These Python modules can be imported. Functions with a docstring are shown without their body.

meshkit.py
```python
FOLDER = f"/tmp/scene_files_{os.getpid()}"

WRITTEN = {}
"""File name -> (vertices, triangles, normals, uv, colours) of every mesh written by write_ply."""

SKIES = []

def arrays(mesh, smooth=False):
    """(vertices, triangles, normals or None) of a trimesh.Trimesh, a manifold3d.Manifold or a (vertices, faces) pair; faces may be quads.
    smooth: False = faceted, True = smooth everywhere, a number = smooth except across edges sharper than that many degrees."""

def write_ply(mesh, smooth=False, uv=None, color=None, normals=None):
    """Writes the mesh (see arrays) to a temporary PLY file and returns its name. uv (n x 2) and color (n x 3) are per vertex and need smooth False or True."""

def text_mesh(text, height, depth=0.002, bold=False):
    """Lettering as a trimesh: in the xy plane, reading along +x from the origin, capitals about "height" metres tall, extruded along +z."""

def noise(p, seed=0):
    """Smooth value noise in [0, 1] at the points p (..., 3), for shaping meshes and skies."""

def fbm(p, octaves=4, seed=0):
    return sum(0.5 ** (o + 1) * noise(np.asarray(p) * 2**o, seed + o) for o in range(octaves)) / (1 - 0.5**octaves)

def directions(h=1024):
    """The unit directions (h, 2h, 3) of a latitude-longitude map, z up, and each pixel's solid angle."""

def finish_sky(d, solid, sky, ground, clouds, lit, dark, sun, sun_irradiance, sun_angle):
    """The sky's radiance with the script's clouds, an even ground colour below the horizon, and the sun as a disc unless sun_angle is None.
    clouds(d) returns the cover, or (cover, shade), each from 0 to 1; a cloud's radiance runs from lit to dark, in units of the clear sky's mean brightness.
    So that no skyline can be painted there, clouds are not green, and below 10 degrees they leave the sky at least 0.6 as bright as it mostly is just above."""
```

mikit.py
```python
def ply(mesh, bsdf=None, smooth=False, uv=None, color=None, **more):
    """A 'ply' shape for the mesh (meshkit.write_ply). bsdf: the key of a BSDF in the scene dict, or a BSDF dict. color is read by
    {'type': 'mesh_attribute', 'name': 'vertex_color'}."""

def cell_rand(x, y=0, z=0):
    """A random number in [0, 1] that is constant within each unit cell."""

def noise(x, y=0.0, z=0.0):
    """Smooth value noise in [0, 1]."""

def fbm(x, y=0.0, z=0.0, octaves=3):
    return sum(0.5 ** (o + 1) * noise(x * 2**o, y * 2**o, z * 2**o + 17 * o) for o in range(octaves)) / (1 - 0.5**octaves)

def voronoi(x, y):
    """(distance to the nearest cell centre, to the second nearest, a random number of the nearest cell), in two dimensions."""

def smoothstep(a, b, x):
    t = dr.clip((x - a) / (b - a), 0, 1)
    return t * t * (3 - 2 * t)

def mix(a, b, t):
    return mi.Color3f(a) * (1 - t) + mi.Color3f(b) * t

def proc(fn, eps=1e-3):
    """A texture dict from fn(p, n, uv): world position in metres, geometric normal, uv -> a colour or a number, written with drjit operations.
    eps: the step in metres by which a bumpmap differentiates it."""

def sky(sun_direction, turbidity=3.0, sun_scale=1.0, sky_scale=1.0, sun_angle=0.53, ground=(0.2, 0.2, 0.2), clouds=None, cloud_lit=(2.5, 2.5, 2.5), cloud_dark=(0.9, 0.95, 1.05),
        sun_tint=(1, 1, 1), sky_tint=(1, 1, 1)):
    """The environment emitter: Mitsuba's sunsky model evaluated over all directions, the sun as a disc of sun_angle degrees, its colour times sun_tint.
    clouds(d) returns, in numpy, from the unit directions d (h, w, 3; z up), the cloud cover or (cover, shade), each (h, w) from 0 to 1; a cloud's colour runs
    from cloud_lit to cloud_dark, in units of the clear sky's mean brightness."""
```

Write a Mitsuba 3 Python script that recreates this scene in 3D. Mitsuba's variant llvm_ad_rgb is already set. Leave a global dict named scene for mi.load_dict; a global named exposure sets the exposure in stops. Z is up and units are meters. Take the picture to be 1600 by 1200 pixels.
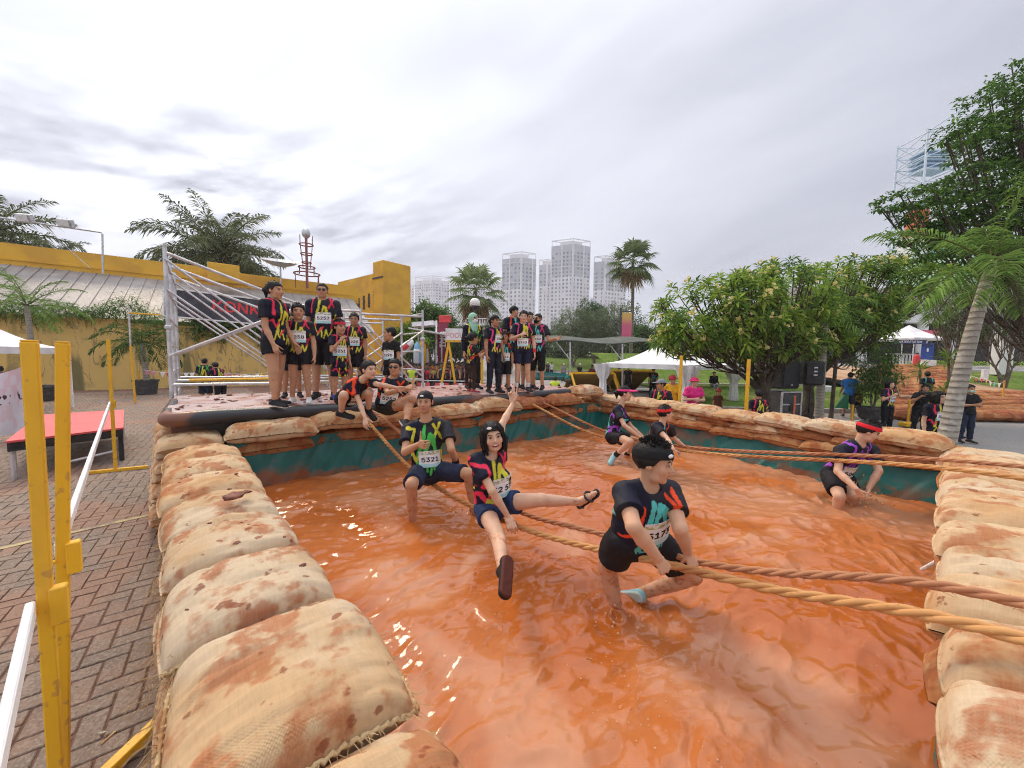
import math, random
import numpy as np
import drjit as dr
import mitsuba as mi
import mikit, meshkit
from mikit import proc, noise, fbm, voronoi, cell_rand, smoothstep, mix

scene, labels = {}, {}
T = mi.ScalarTransform4f
# ------------------------------------------------------------------ camera, sky, exposure
CAMZ = 2.0
_p, _r = math.radians(3.9), math.radians(0.8)
_fw = np.array([0, math.cos(_p), -math.sin(_p)])
_r0, _d0 = np.array([1.0, 0, 0]), np.array([0, -math.sin(_p), -math.cos(_p)])
CAM_R = math.cos(_r) * _r0 - math.sin(_r) * _d0
CAM_D = math.sin(_r) * _r0 + math.cos(_r) * _d0
FOC = 585.0
scene['camera'] = {'type': 'perspective', 'fov': math.degrees(2 * math.atan(800 / FOC)), 'fov_axis': 'x', 'near_clip': 0.02, 'far_clip': 4000.0,
                   'to_world': T().look_at(origin=[0, 0, CAMZ], target=[float(x) for x in np.array([0, 0, CAMZ]) + _fw], up=[float(x) for x in -CAM_D])}
SUN = np.array([-0.50, 0.56, 0.80])
SUN = SUN / np.linalg.norm(SUN)


def cloud_cover(d):
    x, y, z = d[..., 0], d[..., 1], np.maximum(d[..., 2], 0.0)
    az = np.degrees(np.arctan2(x, y))
    # soft layers that rise to the right, thicker broken rolls low in the north-west
    ca, sa = math.cos(0.42), math.sin(0.42)
    h1, h2 = x * 1.6 + y * 0.5, z * 2.2
    p, q = h1 * ca + h2 * sa, -h1 * sa + h2 * ca
    w = meshkit.fbm(np.stack([x * 2.1, y * 2.1, z * 2.6], -1), 4, 2) - 0.5
    soft = meshkit.fbm(np.stack([p * 1.1 + w, q * 3.0 + 1.6 * w, y * 1.3], -1), 5, 3)
    rolls = meshkit.fbm(np.stack([p * 4.6 + 2.4 * w, q * 15 + 4.0 * w, y * 3.0], -1), 6, 11)
    glow = np.clip((d @ SUN - 0.35) / 0.65, 0, 1) ** 1.7
    west = np.exp(-((az + 38) / 24) ** 2) * np.clip((z - 0.10) / 0.12, 0, 1) * np.clip((0.52 - z) / 0.2, 0, 1)
    broken = np.clip((rolls - 0.41) / 0.24, 0, 1)
    zen = np.clip((z - 0.56) / 0.38, 0, 1)
    shade = 0.690 + 0.40 * (soft - 0.5) - 0.17 * glow + 0.085 * np.clip(az / 45, -0.5, 1) + 0.40 * west * broken + 0.07 * broken * np.clip(1 - z * 2, 0, 1) - 0.60 * zen * zen * (3 - 2 * zen)
    return np.full(x.shape, 0.93), np.clip(shade, 0, 1)


scene['sky'] = mikit.sky(SUN, turbidity=3.0, sun_scale=0.30, sun_angle=14.0, clouds=cloud_cover, cloud_lit=(4.65, 4.72, 4.98), cloud_dark=(0.80, 0.84, 1.08), sun_tint=(1.0, 0.97, 0.92), ground=(0.25, 0.22, 0.2))
exposure = 2.15

# ------------------------------------------------------------------ helpers


def at(u, v, Y):
    """the point of the place that lies Y metres in front of the camera and shows at (u, v) of the 1600 x 1200 photograph"""
    q = CAM_R * ((u - 800) / FOC) + CAM_D * ((v - 600) / FOC) + _fw
    return np.array([0, 0, CAMZ]) + q * (Y / q[1])


def on(u, v, z=0.0):
    """the same on the level plane at height z"""
    q = CAM_R * ((u - 800) / FOC) + CAM_D * ((v - 600) / FOC) + _fw
    return np.array([0, 0, CAMZ]) + q * ((z - CAMZ) / q[2])


_used = set()


def numbered(name):
    k, n = name, 0
    while k in _used:
        n += 1
        k = f'{name}_{n:03d}'
    _used.add(k)
    return k


def thing(name, label, cat, group=None):
    k = numbered(name)
    labels[k] = {'label': label, 'category': cat}
    if group:
        labels[k]['group'] = group
    return k


def put(name, mesh, bsdf, parent=None, label=None, cat=None, group=None, kind=None, smooth=False, uv=None, color=None, to_world=None):
    k = numbered(f'{parent}__{name}' if parent else name)
    d = mesh if isinstance(mesh, dict) else mikit.ply(mesh, bsdf, smooth=smooth, uv=uv, color=color)
    if isinstance(mesh, dict) and bsdf:
        d = {**mesh, 'bsdf': {'type': 'ref', 'id': bsdf}}
    if to_world is not None:
        d = {**d, 'to_world': to_world}
    scene[k] = d
    p = {a: b for a, b in (('label', label), ('category', cat), ('group', group), ('kind', kind)) if b}
    if p:
        labels[k] = p
    return k


def nrm(v):
    v = np.asarray(v, float)
    return v / max(np.linalg.norm(v), 1e-12)


def frame(d, up=(0, 0, 1)):
    d = nrm(d)
    up = np.asarray(up, float)
    if abs(d @ nrm(up)) > 0.98:
        up = np.array([1.0, 0, 0]) if abs(d[0]) < 0.9 else np.array([0, 1.0, 0])
    x = nrm(np.cross(d, up))
    return x, np.cross(x, d)


def join(ms):
    vs, fs, o = [], [], 0
    for v, f in ms:
        f = np.asarray(f)
        if f.shape[1] == 4:
            f = np.vstack([f[:, [0, 1, 2]], f[:, [0, 2, 3]]])
        vs.append(v)
        fs.append(f + o)
        o += len(v)
    return np.vstack(vs), np.vstack(fs)


_BOXF = np.array([[0, 3, 2, 1], [4, 5, 6, 7], [0, 1, 5, 4], [1, 2, 6, 5], [2, 3, 7, 6], [3, 0, 4, 7]])


def box(c, s, ax=(1, 0, 0), up=(0, 0, 1), bev=0.0):
    """box of size s (along ax, across, up) centred at c; bev: chamfered edges"""
    ax = nrm(ax)
    z = nrm(np.asarray(up, float) - ax * (ax @ np.asarray(up, float)))
    y = np.cross(z, ax)
    h = np.array(s, float) / 2
    sg = np.array([[-1, -1, -1], [1, -1, -1], [1, 1, -1], [-1, 1, -1], [-1, -1, 1], [1, -1, 1], [1, 1, 1], [-1, 1, 1]], float)
    if not bev:
        v = sg * h
        return np.asarray(c) + v @ np.array([ax, y, z]), _BOXF
    import scipy.spatial as sp
    b = min(bev, 0.45 * min(s))
    v = np.vstack([sg * (h - b * np.array(m)) for m in ((1, 1, 0), (1, 0, 1), (0, 1, 1))])
    hull = sp.ConvexHull(v)
    f = hull.simplices.copy()
    n = np.cross(v[f[:, 1]] - v[f[:, 0]], v[f[:, 2]] - v[f[:, 0]])
    fl = (n * v[f].mean(1)).sum(1) < 0
    f[fl] = f[fl][:, ::-1]
    return np.asarray(c) + v @ np.array([ax, y, z]), f


def beam(p0, p1, w, t=None, up=(0, 0, 1), bev=0.0):
    p0, p1 = np.asarray(p0, float), np.asarray(p1, float)
    d = p1 - p0
    u = up if abs(nrm(d) @ nrm(up)) < 0.97 else (0, 1, 0)
    return box((p0 + p1) / 2, (np.linalg.norm(d), w, t or w), d, u, bev)


def tube(pts, r, n=8, caps=True, closed=False):
    """swept tube through pts (k, 3) with radius r (number or k)"""
    P = np.asarray(pts, float)
    k = len(P)
    r = np.broadcast_to(np.asarray(r, float), (k,))
    d = np.gradient(P, axis=0) if not closed else np.roll(P, -1, 0) - np.roll(P, 1, 0)
    d /= np.maximum(np.linalg.norm(d, axis=1, keepdims=True), 1e-12)
    X = np.zeros((k, 3))
    x, _ = frame(d[0])
    for i in range(k):
        x = nrm(x - d[i] * (x @ d[i]))
        X[i] = x
    Yv = np.cross(d, X)
    a = np.arange(n) * 2 * np.pi / n
    v = (P[:, None] + r[:, None, None] * (np.cos(a)[None, :, None] * X[:, None] + np.sin(a)[None, :, None] * Yv[:, None])).reshape(-1, 3)
    i, j = np.meshgrid(np.arange(k if closed else k - 1), np.arange(n), indexing='ij')
    i2, j2 = (i + 1) % k, (j + 1) % n
    f = np.stack([i * n + j, i * n + j2, i2 * n + j2, i2 * n + j], -1).reshape(-1, 4)
    f = np.vstack([f[:, [0, 1, 2]], f[:, [0, 2, 3]]])
    if caps and not closed:
        v = np.vstack([v, P[0], P[-1]])
        jj = np.arange(n)
        f = np.vstack([f, np.stack([jj * 0 + k * n, (jj + 1) % n, jj], 1), np.stack([jj * 0 + k * n + 1, (k - 1) * n + jj, (k - 1) * n + (jj + 1) % n], 1)])
    return v, f


def lathe(prof, n=20, c=(0, 0, 0), axis=(0, 0, 1)):
    """surface of revolution of (r, z) pairs"""
    prof = np.asarray(prof, float)
    a = np.arange(n) * 2 * np.pi / n
    x, y = frame(axis) if abs(nrm(axis)[2]) < 0.98 else (np.array([1.0, 0, 0]), np.array([0, 1.0, 0]))
    z = nrm(axis)
    v = prof[:, 0][:, None, None] * (np.cos(a)[None, :, None] * x + np.sin(a)[None, :, None] * y) + prof[:, 1][:, None, None] * z
    v = v.reshape(-1, 3) + np.asarray(c)
    i, j = np.meshgrid(np.arange(len(prof) - 1), np.arange(n), indexing='ij')
    j2 = (j + 1) % n
    f = np.stack([i * n + j, i * n + j2, (i + 1) * n + j2, (i + 1) * n + j], -1).reshape(-1, 4)
    return v, np.vstack([f[:, [0, 1, 2]], f[:, [0, 2, 3]]])


def sheet(F, nu, nv, double=0.0):
    """grid surface F(u, v) -> (..., 3) for u, v in [0, 1]; returns mesh and uv"""
    u, v = np.meshgrid(np.linspace(0, 1, nu), np.linspace(0, 1, nv), indexing='ij')
    P = F(u, v).reshape(-1, 3)
    i, j = np.meshgrid(np.arange(nu - 1), np.arange(nv - 1), indexing='ij')
    q = np.stack([i * nv + j, (i + 1) * nv + j, (i + 1) * nv + j + 1, i * nv + j + 1], -1).reshape(-1, 4)
    f = np.vstack([q[:, [0, 1, 2]], q[:, [0, 2, 3]]])
    return (P, f), np.stack([u.ravel(), v.ravel()], 1)


def prism(poly, z0, z1):
    """vertical prism on a convex-ish polygon (k, 2)"""
    import shapely, trimesh
    m = trimesh.creation.extrude_polygon(shapely.Polygon(poly), z1 - z0, engine='earcut')
    return np.array(m.vertices) + [0, 0, z0], np.array(m.faces)


def sphere(c, r, n=10):
    a = np.linspace(0, np.pi, n)
    r = np.broadcast_to(np.asarray(r, float), (3,))
    v, f = lathe(np.stack([np.sin(a), -np.cos(a)], 1), 2 * n)
    return v * r + np.asarray(c), f


def curve(pts, n):
    """smooth curve through control points"""
    from scipy.interpolate import PchipInterpolator
    P = np.asarray(pts, float)
    t = np.r_[0, np.cumsum(np.linalg.norm(np.diff(P, axis=0), axis=1))]
    return PchipInterpolator(t / t[-1], P)(np.linspace(0, 1, n))


def mat(name, base, rough=0.6, metal=0.0, spec=0.5, bump=None, bscale=1.0, two=True, **kw):
    c = base if isinstance(base, dict) else {'type': 'rgb', 'value': list(base)}
    b = {'type': 'principled', 'base_color': c, 'roughness': rough, 'metallic': metal, 'specular': spec, **kw}
    if bump is not None:
        b = {'type': 'bumpmap', 'arbitrary': bump, 'scale': bscale, 'bsdf': b}
    scene[name] = {'type': 'twosided', 'bsdf': b} if two else b
    return name


def leafmat(name, base, trans=0.6, rough=0.5):
    c = base if isinstance(base, dict) else {'type': 'rgb', 'value': list(base)}
    scene[name] = {'type': 'principledthin', 'base_color': c, 'roughness': rough, 'diff_trans': trans, 'spec_trans': 0.0, 'eta': 1.4}
    return name


def sprinkle(base, dark, s=6.0, amt=0.5, lo=0.45, hi=0.7):
    """paint or stone with uneven stains"""
    def fn(p, n, uv):
        t = smoothstep(lo, hi, fbm(p.x * s, p.y * s, p.z * s, 4)) * amt
        return mix(base, dark, t)
    return proc(fn)


mat('m_vcol', {'type': 'mesh_attribute', 'name': 'vertex_color'}, 0.75, spec=0.25)
mat('m_skin', {'type': 'mesh_attribute', 'name': 'vertex_color'}, 0.55, spec=0.3)


def yellow_paint(p, n, uv):
    c = mix((0.78, 0.43, 0.015), (0.60, 0.32, 0.02), smoothstep(0.45, 0.75, fbm(p.x * 8, p.y * 8, p.z * 3, 3)) * 0.5)
    c = mix(c, (0.30, 0.15, 0.07), smoothstep(0.66, 0.71, fbm(p.x * 30, p.y * 30, p.z * 22, 3)) * 0.45)
    return mix(c, (0.40, 0.16, 0.07), smoothstep(0.56, 0.68, fbm(p.x * 5 + 3, p.y * 5, p.z * 4, 4)) * 0.12)


mat('m_yellow', proc(yellow_paint), 0.45)
mat('m_white', sprinkle((0.80, 0.80, 0.80), (0.62, 0.60, 0.57), 5, 0.6), 0.5)
mat('m_metal', sprinkle((0.62, 0.62, 0.64), (0.42, 0.41, 0.40), 9, 0.7), 0.38, metal=0.75)
mat('m_black', sprinkle((0.018, 0.018, 0.02), (0.035, 0.034, 0.034), 11, 1.0), 0.55)
mat('m_darkgrey', sprinkle((0.05, 0.052, 0.058), (0.085, 0.08, 0.075), 9, 1.0), 0.55)
mat('m_red', sprinkle((0.62, 0.05, 0.06), (0.45, 0.04, 0.04), 9, 0.6), 0.6)
RNG = np.random.default_rng(7)
# ------------------------------------------------------------------ ground, paving, water, pool
PA, PB, PC, PD = (np.array(p) for p in ((0.40, 0.27), (-3.26, 4.31), (2.10, 8.72), (4.85, 4.15)))
WATER_Z, TOP_Z = 0.41, 1.08


def asphalt(p, n, uv):
    g = fbm(p.x * 40, p.y * 40, 0, 2)
    l = fbm(p.x * 0.35, p.y * 0.35, 5, 4)
    c = mix((0.17, 0.165, 0.16), (0.25, 0.235, 0.22), l)
    c = mix(c, (0.10, 0.10, 0.10), smoothstep(0.62, 0.8, g) * 0.6)
    return mix(c, (0.30, 0.17, 0.10), smoothstep(0.55, 0.75, fbm(p.x * 0.9, p.y * 0.9, 9, 4)) * 0.5)


mat('m_ground', proc(asphalt), 0.85)
put('ground', ((np.array([[-630, -630, -0.03], [630, -630, -0.03], [630, 630, -0.03], [-630, 630, -0.03]], float)), np.array([[0, 1, 2, 3]])), 'm_ground', kind='structure')

# block paving, 90 degree herringbone, laid along the pool
HB, HL = 0.118, 0.236
_ax, _ay = np.array([math.sin(math.radians(53)), math.cos(math.radians(53))]), np.array([math.sin(math.radians(-37)), math.cos(math.radians(-37))])


def paver_tone(k):
    base = [(0.180, 0.128, 0.096), (0.198, 0.136, 0.098), (0.162, 0.119, 0.092)][k]

    def fn(p, n, uv):
        g = fbm(p.x * 90, p.y * 90, 0, 2)
        big = fbm(p.x * 1.1, p.y * 1.1, 4, 4)
        cell = cell_rand((p.x * 0.766 - p.y * 0.643) * 7.1, (p.x * 0.643 + p.y * 0.766) * 7.1, 0)
        c = mix(base, (0.30, 0.235, 0.19), smoothstep(0.35, 0.8, g) * 0.6 + cell * 0.15)
        c = mix(c, (0.07, 0.05, 0.04), smoothstep(0.62, 0.78, fbm(p.x * 140, p.y * 140, 3, 2)) * 0.5)
        red = smoothstep(0.48, 0.70, big + 0.15 * (fbm(p.x * 14, p.y * 14, 6, 3) - 0.5)) * 0.42
        return mix(c, (0.29, 0.135, 0.08), red)
    return proc(fn)


for k in range(3):
    mat(f'm_paver_{k}', paver_tone(k), 0.82)
mat('m_joint', proc(lambda p, n, uv: mix((0.10, 0.055, 0.04), (0.17, 0.09, 0.06), fbm(p.x * 30, p.y * 30, 0, 2))), 0.95)
mat('m_yellowline', sprinkle((0.42, 0.34, 0.17), (0.25, 0.185, 0.145), 12, 1.0, 0.4, 0.65), 0.8)
_q = np.array([[-26, 17.4], [-26, -1.5], [0.6, -1.5], [0.6, 0.6], [-3.2, 5.2], [-1.5, 13.4], [-8.5, 30.5]])
put('paving', prism(_q, -0.027, -0.006), 'm_joint', kind='structure')
pav = []
for i in range(-70, 140):
    for j in range(-60, 140):
        r = (i - j) % 4
        if r == 0:
            c, s = ((i + 1) * HB, (j + 0.5) * HB), (HL, HB)
        elif r == 1 and True:
            continue
        elif r == 2:
            c, s = ((i + 0.5) * HB, (j + 1) * HB), (HB, HL)
        else:
            continue
        pav.append((c, s))
# the two families of a herringbone: horizontal block at (i, j), vertical block at (i + 2, j)
pav = []
for j in range(-110, 235):
    for i in range(-160, 160):
        if (i - j) % 4 == 0:
            pav.append(((i + 1) * HB, (j + 0.5) * HB, HL, HB))
        if (i - j) % 4 == 3:
            pav.append(((i + 0.5) * HB, (j + 0.0) * HB + HB * 0.0 + HB, HB, HL))
near, far = [], [[], [], []]
N_OUT = np.array([0.764, 0.645])
_rp = np.random.default_rng(3)
for (a, b, w, h) in pav:
    c = _ax * a + _ay * b
    if c[0] < -24 or c[1] < -0.4 or c[0] > 0.3 or N_OUT @ c > 0.1 + 2.2 * (c[1] > 6.5) or c[1] > 17.3 + 0.75 * (c[0] + 26):
        continue
    if c[1] < 0.05 - 0.2 * c[0] * 0 and c[0] > -0.5:
        continue
    dd = np.hypot(*c)
    P = np.array([0, 0, 0.0]) + [c[0], c[1], 0]
    vis = abs(c[0]) < 1.45 * c[1] + 0.3
    if not vis and dd > 6:
        continue
    m = box((c[0], c[1], -0.008 + _rp.uniform(-0.0025, 0.0025)), (w - 0.012, h - 0.012, 0.022), (_ax[0], _ax[1], 0), (_rp.normal(0, 0.008), _rp.normal(0, 0.008), 1), 0.005 if dd < 4.5 else 0.0)
    if vis:
        near.append((dd, m, int(_rp.integers(3))))
    else:
        far[int(_rp.integers(3))].append(m)
near.sort(key=lambda t: t[0])
for dd, m, k in near[:300]:
    put('paver', m, f'm_paver_{k}', 'paving')
for dd, m, k in near[300:]:
    far[k].append(m)
for k in range(3):
    put('paver_field', join(far[k]), f'm_paver_{k}', 'paving', kind='stuff')
# worn yellow court line on the paving
for (u0, v0, u1, v1) in ((0, 858, 190, 815),):
    A, Bp = on(u0, v0), on(u1, v1)
    d = nrm(Bp - A)
    n2 = np.array([-d[1], d[0], 0])
    put('painted_line', (np.array([A - d * 1 - n2 * 0.04, Bp + d * 1.6 - n2 * 0.04, Bp + d * 1.6 + n2 * 0.04, A - d * 1 + n2 * 0.04]) + [0, 0, 0.0085], np.array([[0, 1, 2, 3]])), 'm_yellowline', 'paving')

# muddy water


def wave_height(X, Y):
    def W(s, seed, ax=0.0, st=1.0, oc=3):
        ca, sa = math.cos(ax), math.sin(ax)
        u, v = X * ca + Y * sa, -X * sa + Y * ca
        return meshkit.fbm(np.stack([u * s, v * s * st, X * 0 + seed], -1), oc, seed) - 0.5
    wx, wy = W(0.9, 21, 0, 1, 2), W(0.9, 22, 0, 1, 2)
    X0, Y0 = X, Y
    X, Y = X + wx * 0.45, Y + wy * 0.45
    big = W(1.5, 1, 0.7, 1.3, 2)
    mid = W(3.4, 2, 0.5, 2.0, 2)
    r = 1 - np.abs(2 * W(3.2, 3, 0.9, 1.6, 2)) * 2
    ridge = np.clip(r, 0, 1) ** 2
    fine = W(11, 4, 0.6, 2.0, 2)
    ro = 1 - np.abs(2 * W(6.5, 8, 0.3, 1.5, 2)) * 2
    h = 0.065 * big + 0.046 * mid + 0.012 * ridge + 0.008 * np.clip(ro, 0, 1) ** 2 + 0.007 * fine
    # rings where legs stir the water
    for (cx, cy, a) in ((0.66, 2.18, 0.022), (0.86, 2.42, 0.015), (-0.96, 3.78, 0.014), (3.8, 4.2, 0.02), (1.7, 5.6, 0.012), (-0.35, 3.7, 0.01)):
        d = np.hypot(X0 - cx, Y0 - cy) + 0.05 * mid
        h = h + a * np.sin(d * 34) * np.exp(-d * 4.2)
    return h


def wbil(u, v):
    u, v = u[..., None], v[..., None]
    o = 0.12
    c = (PA + PB + PC + PD) / 4
    A, Bq, C, D = (p + nrm(p - c) * o for p in (PA, PB, PC, PD))
    P = A * (1 - u) * (1 - v) + Bq * (1 - u) * v + C * u * v + D * u * (1 - v)
    h = wave_height(P[..., 0], P[..., 1])
    return np.concatenate([P, (WATER_Z + h)[..., None]], -1)


def wat_u(u, v):
    return wbil(u, v)


(wm, wuv) = sheet(wat_u, 430, 430)


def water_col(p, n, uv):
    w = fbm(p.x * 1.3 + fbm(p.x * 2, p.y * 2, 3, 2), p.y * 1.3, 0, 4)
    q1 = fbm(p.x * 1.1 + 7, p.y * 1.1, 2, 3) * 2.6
    silt_sheen = fbm(p.x * 1.6 + q1, p.y * 1.6 - q1, 5, 4)
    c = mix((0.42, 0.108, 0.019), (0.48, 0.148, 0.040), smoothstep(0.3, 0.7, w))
    c = mix(c, (0.57, 0.275, 0.150), smoothstep(0.42, 0.68, silt_sheen) * 0.66)  # milky silt swirls, also painting pink sky reflections into the colour
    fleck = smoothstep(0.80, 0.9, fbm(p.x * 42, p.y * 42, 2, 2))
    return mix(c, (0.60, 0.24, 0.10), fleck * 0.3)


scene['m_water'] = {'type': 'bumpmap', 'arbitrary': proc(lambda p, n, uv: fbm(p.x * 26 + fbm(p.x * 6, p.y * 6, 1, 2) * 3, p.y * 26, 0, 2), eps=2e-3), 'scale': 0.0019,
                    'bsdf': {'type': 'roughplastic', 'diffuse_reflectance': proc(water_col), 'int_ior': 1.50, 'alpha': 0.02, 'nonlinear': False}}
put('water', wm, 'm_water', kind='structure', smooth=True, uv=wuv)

# teal tarpaulin lining the four sides, gathered under the bags


def tarp_col(p, n, uv):
    c = mix((0.006, 0.095, 0.085), (0.010, 0.135, 0.120), fbm(p.x * 3, p.y * 3, p.z * 3, 3))
    mud = smoothstep(0.52, 0.70, fbm(p.x * 1.7 + 3, p.y * 1.7, p.z * 2.5, 4))
    splash = smoothstep(0.0, 0.16, 0.60 + 0.25 * (fbm(p.x * 5, p.y * 5, 0, 3) - 0.5) - p.z) * smoothstep(0.4, 0.6, fbm(p.x * 9, p.y * 9, p.z * 9, 3))
    return mix(c, (0.22, 0.07, 0.025), dr.clip(mud * 0.75 + splash * 0.6, 0, 1))


mat('m_tarp', proc(tarp_col), 0.42)
tarp = thing('pool_liner', 'dark teal tarpaulin lining the inside of the sandbag pool', 'tarpaulin')
for i, (A, Bq) in enumerate(((PA, PB), (PB, PC), (PC, PD), (PD, PA))):
    d = nrm(Bq - A)
    n_in = np.array([d[1], -d[0]])
    L = np.linalg.norm(Bq - A)

    def F(u, v, A=A, d=d, n_in=n_in, L=L, i=i):
        s = u * (L + 0.1) - 0.05
        z = 0.15 + v * (0.72, 0.83, 0.69, 0.70)[i]
        fold = meshkit.fbm(np.stack([s * 2.6 + 0.8 * v, v * 0.9, s * 0 + i], -1), 3, 5 + i) - 0.5
        fold2 = np.abs(meshkit.fbm(np.stack([s * 7 - 3.0 * v, v * 1.2, s * 0 + i], -1), 2, 9 + i) - 0.5)
        off = (0.30, 0.16, 0.16, 0.16)[i] * (1 - v) + 0.10 * fold + 0.09 * (0.25 - fold2) - (0.13, 0.05, 0.05, 0.13)[i]
        return np.stack([A[0] + d[0] * s + n_in[0] * off, A[1] + d[1] * s + n_in[1] * off, z + 0.03 * np.sin(s * 3.1 + i)], -1)
    m, uv = sheet(F, 150, 26)
    put('side', m, 'm_tarp', tarp, smooth=True)

# ------------------------------------------------------------------ sandbags


def bag_mesh(L, W, H, n, seed, sag=0.0, loose=1.0, lip=0.0):
    """a filled sack: L across, W along, H thick; ends sewn shut; returns mesh and uv in metres"""
    t = np.linspace(-1, 1, n)
    t = np.sign(t) * (1 - (1 - np.abs(t)) ** 1.5)
    x, y = np.meshgrid(t, t, indexing='ij')
    sq = 1 - 0.055 * (np.abs(y) ** 2.2)
    sx = 1 - 0.065 * (np.abs(x) ** 2.2)
    X, Yv = x * sq * L / 2, y * sx * W / 2
    xe, ye = np.clip(np.abs(x) / 0.965, 0, 1), np.clip(np.abs(y) / 0.965, 0, 1)
    prof = np.clip((1 - xe ** 3.4) * (1 - ye ** 3.2), 0, 1) ** 0.34 + 0.035
    P3 = np.stack([X, Yv, x * 0], -1)
    lump = meshkit.fbm(P3 * 4.5 + seed, 3, seed) - 0.5
    # gathers run in from the sewn ends
    gx = meshkit.fbm(np.stack([X * 2.2, Yv * 15 + 0.6 * lump, x * 0 + seed], -1), 3, seed + 3) - 0.5
    crease = -np.clip(0.12 - np.abs(meshkit.fbm(np.stack([X * 3.1, Yv * 6, x * 0 + 9 + seed], -1), 2, seed + 5) - 0.5), 0, 1) * 0.12
    rim = np.clip(np.abs(x), 0, 1) ** 1.3
    top = H * 0.60 * prof * (1 + 0.30 * lump) + loose * (0.055 * gx * (0.25 + rim) + crease * 0.95) * prof
    bot = -H * 0.40 * prof * (1 + 0.2 * lump)
    edge = 0.012 * (meshkit.fbm(P3 * 14 + seed, 2, seed + 1) - 0.5)
    mid = -sag * (x * x + 0.5 * y * y) + edge + 0.030 * loose * (meshkit.fbm(P3 * 2.3 + seed * 3, 2, seed + 2) - 0.5)
    mid = mid + lip * np.clip(-y, 0, 1) ** 2.5 * (1 - 0.5 * np.abs(x) ** 3)
    vt = np.stack([X, Yv, mid + top], -1).reshape(-1, 3)
    vb = np.stack([X, Yv, mid + bot], -1).reshape(-1, 3)
    i, j = np.meshgrid(np.arange(n - 1), np.arange(n - 1), indexing='ij')
    q = np.stack([i * n + j, (i + 1) * n + j, (i + 1) * n + j + 1, i * n + j + 1], -1).reshape(-1, 4)
    f = np.vstack([q, q[:, ::-1] + n * n])
    uv = np.stack([X.ravel(), Yv.ravel()], 1)
    return (np.vstack([vt, vb]), np.vstack([f[:, [0, 1, 2]], f[:, [0, 2, 3]]])), np.vstack([uv, uv])


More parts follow.
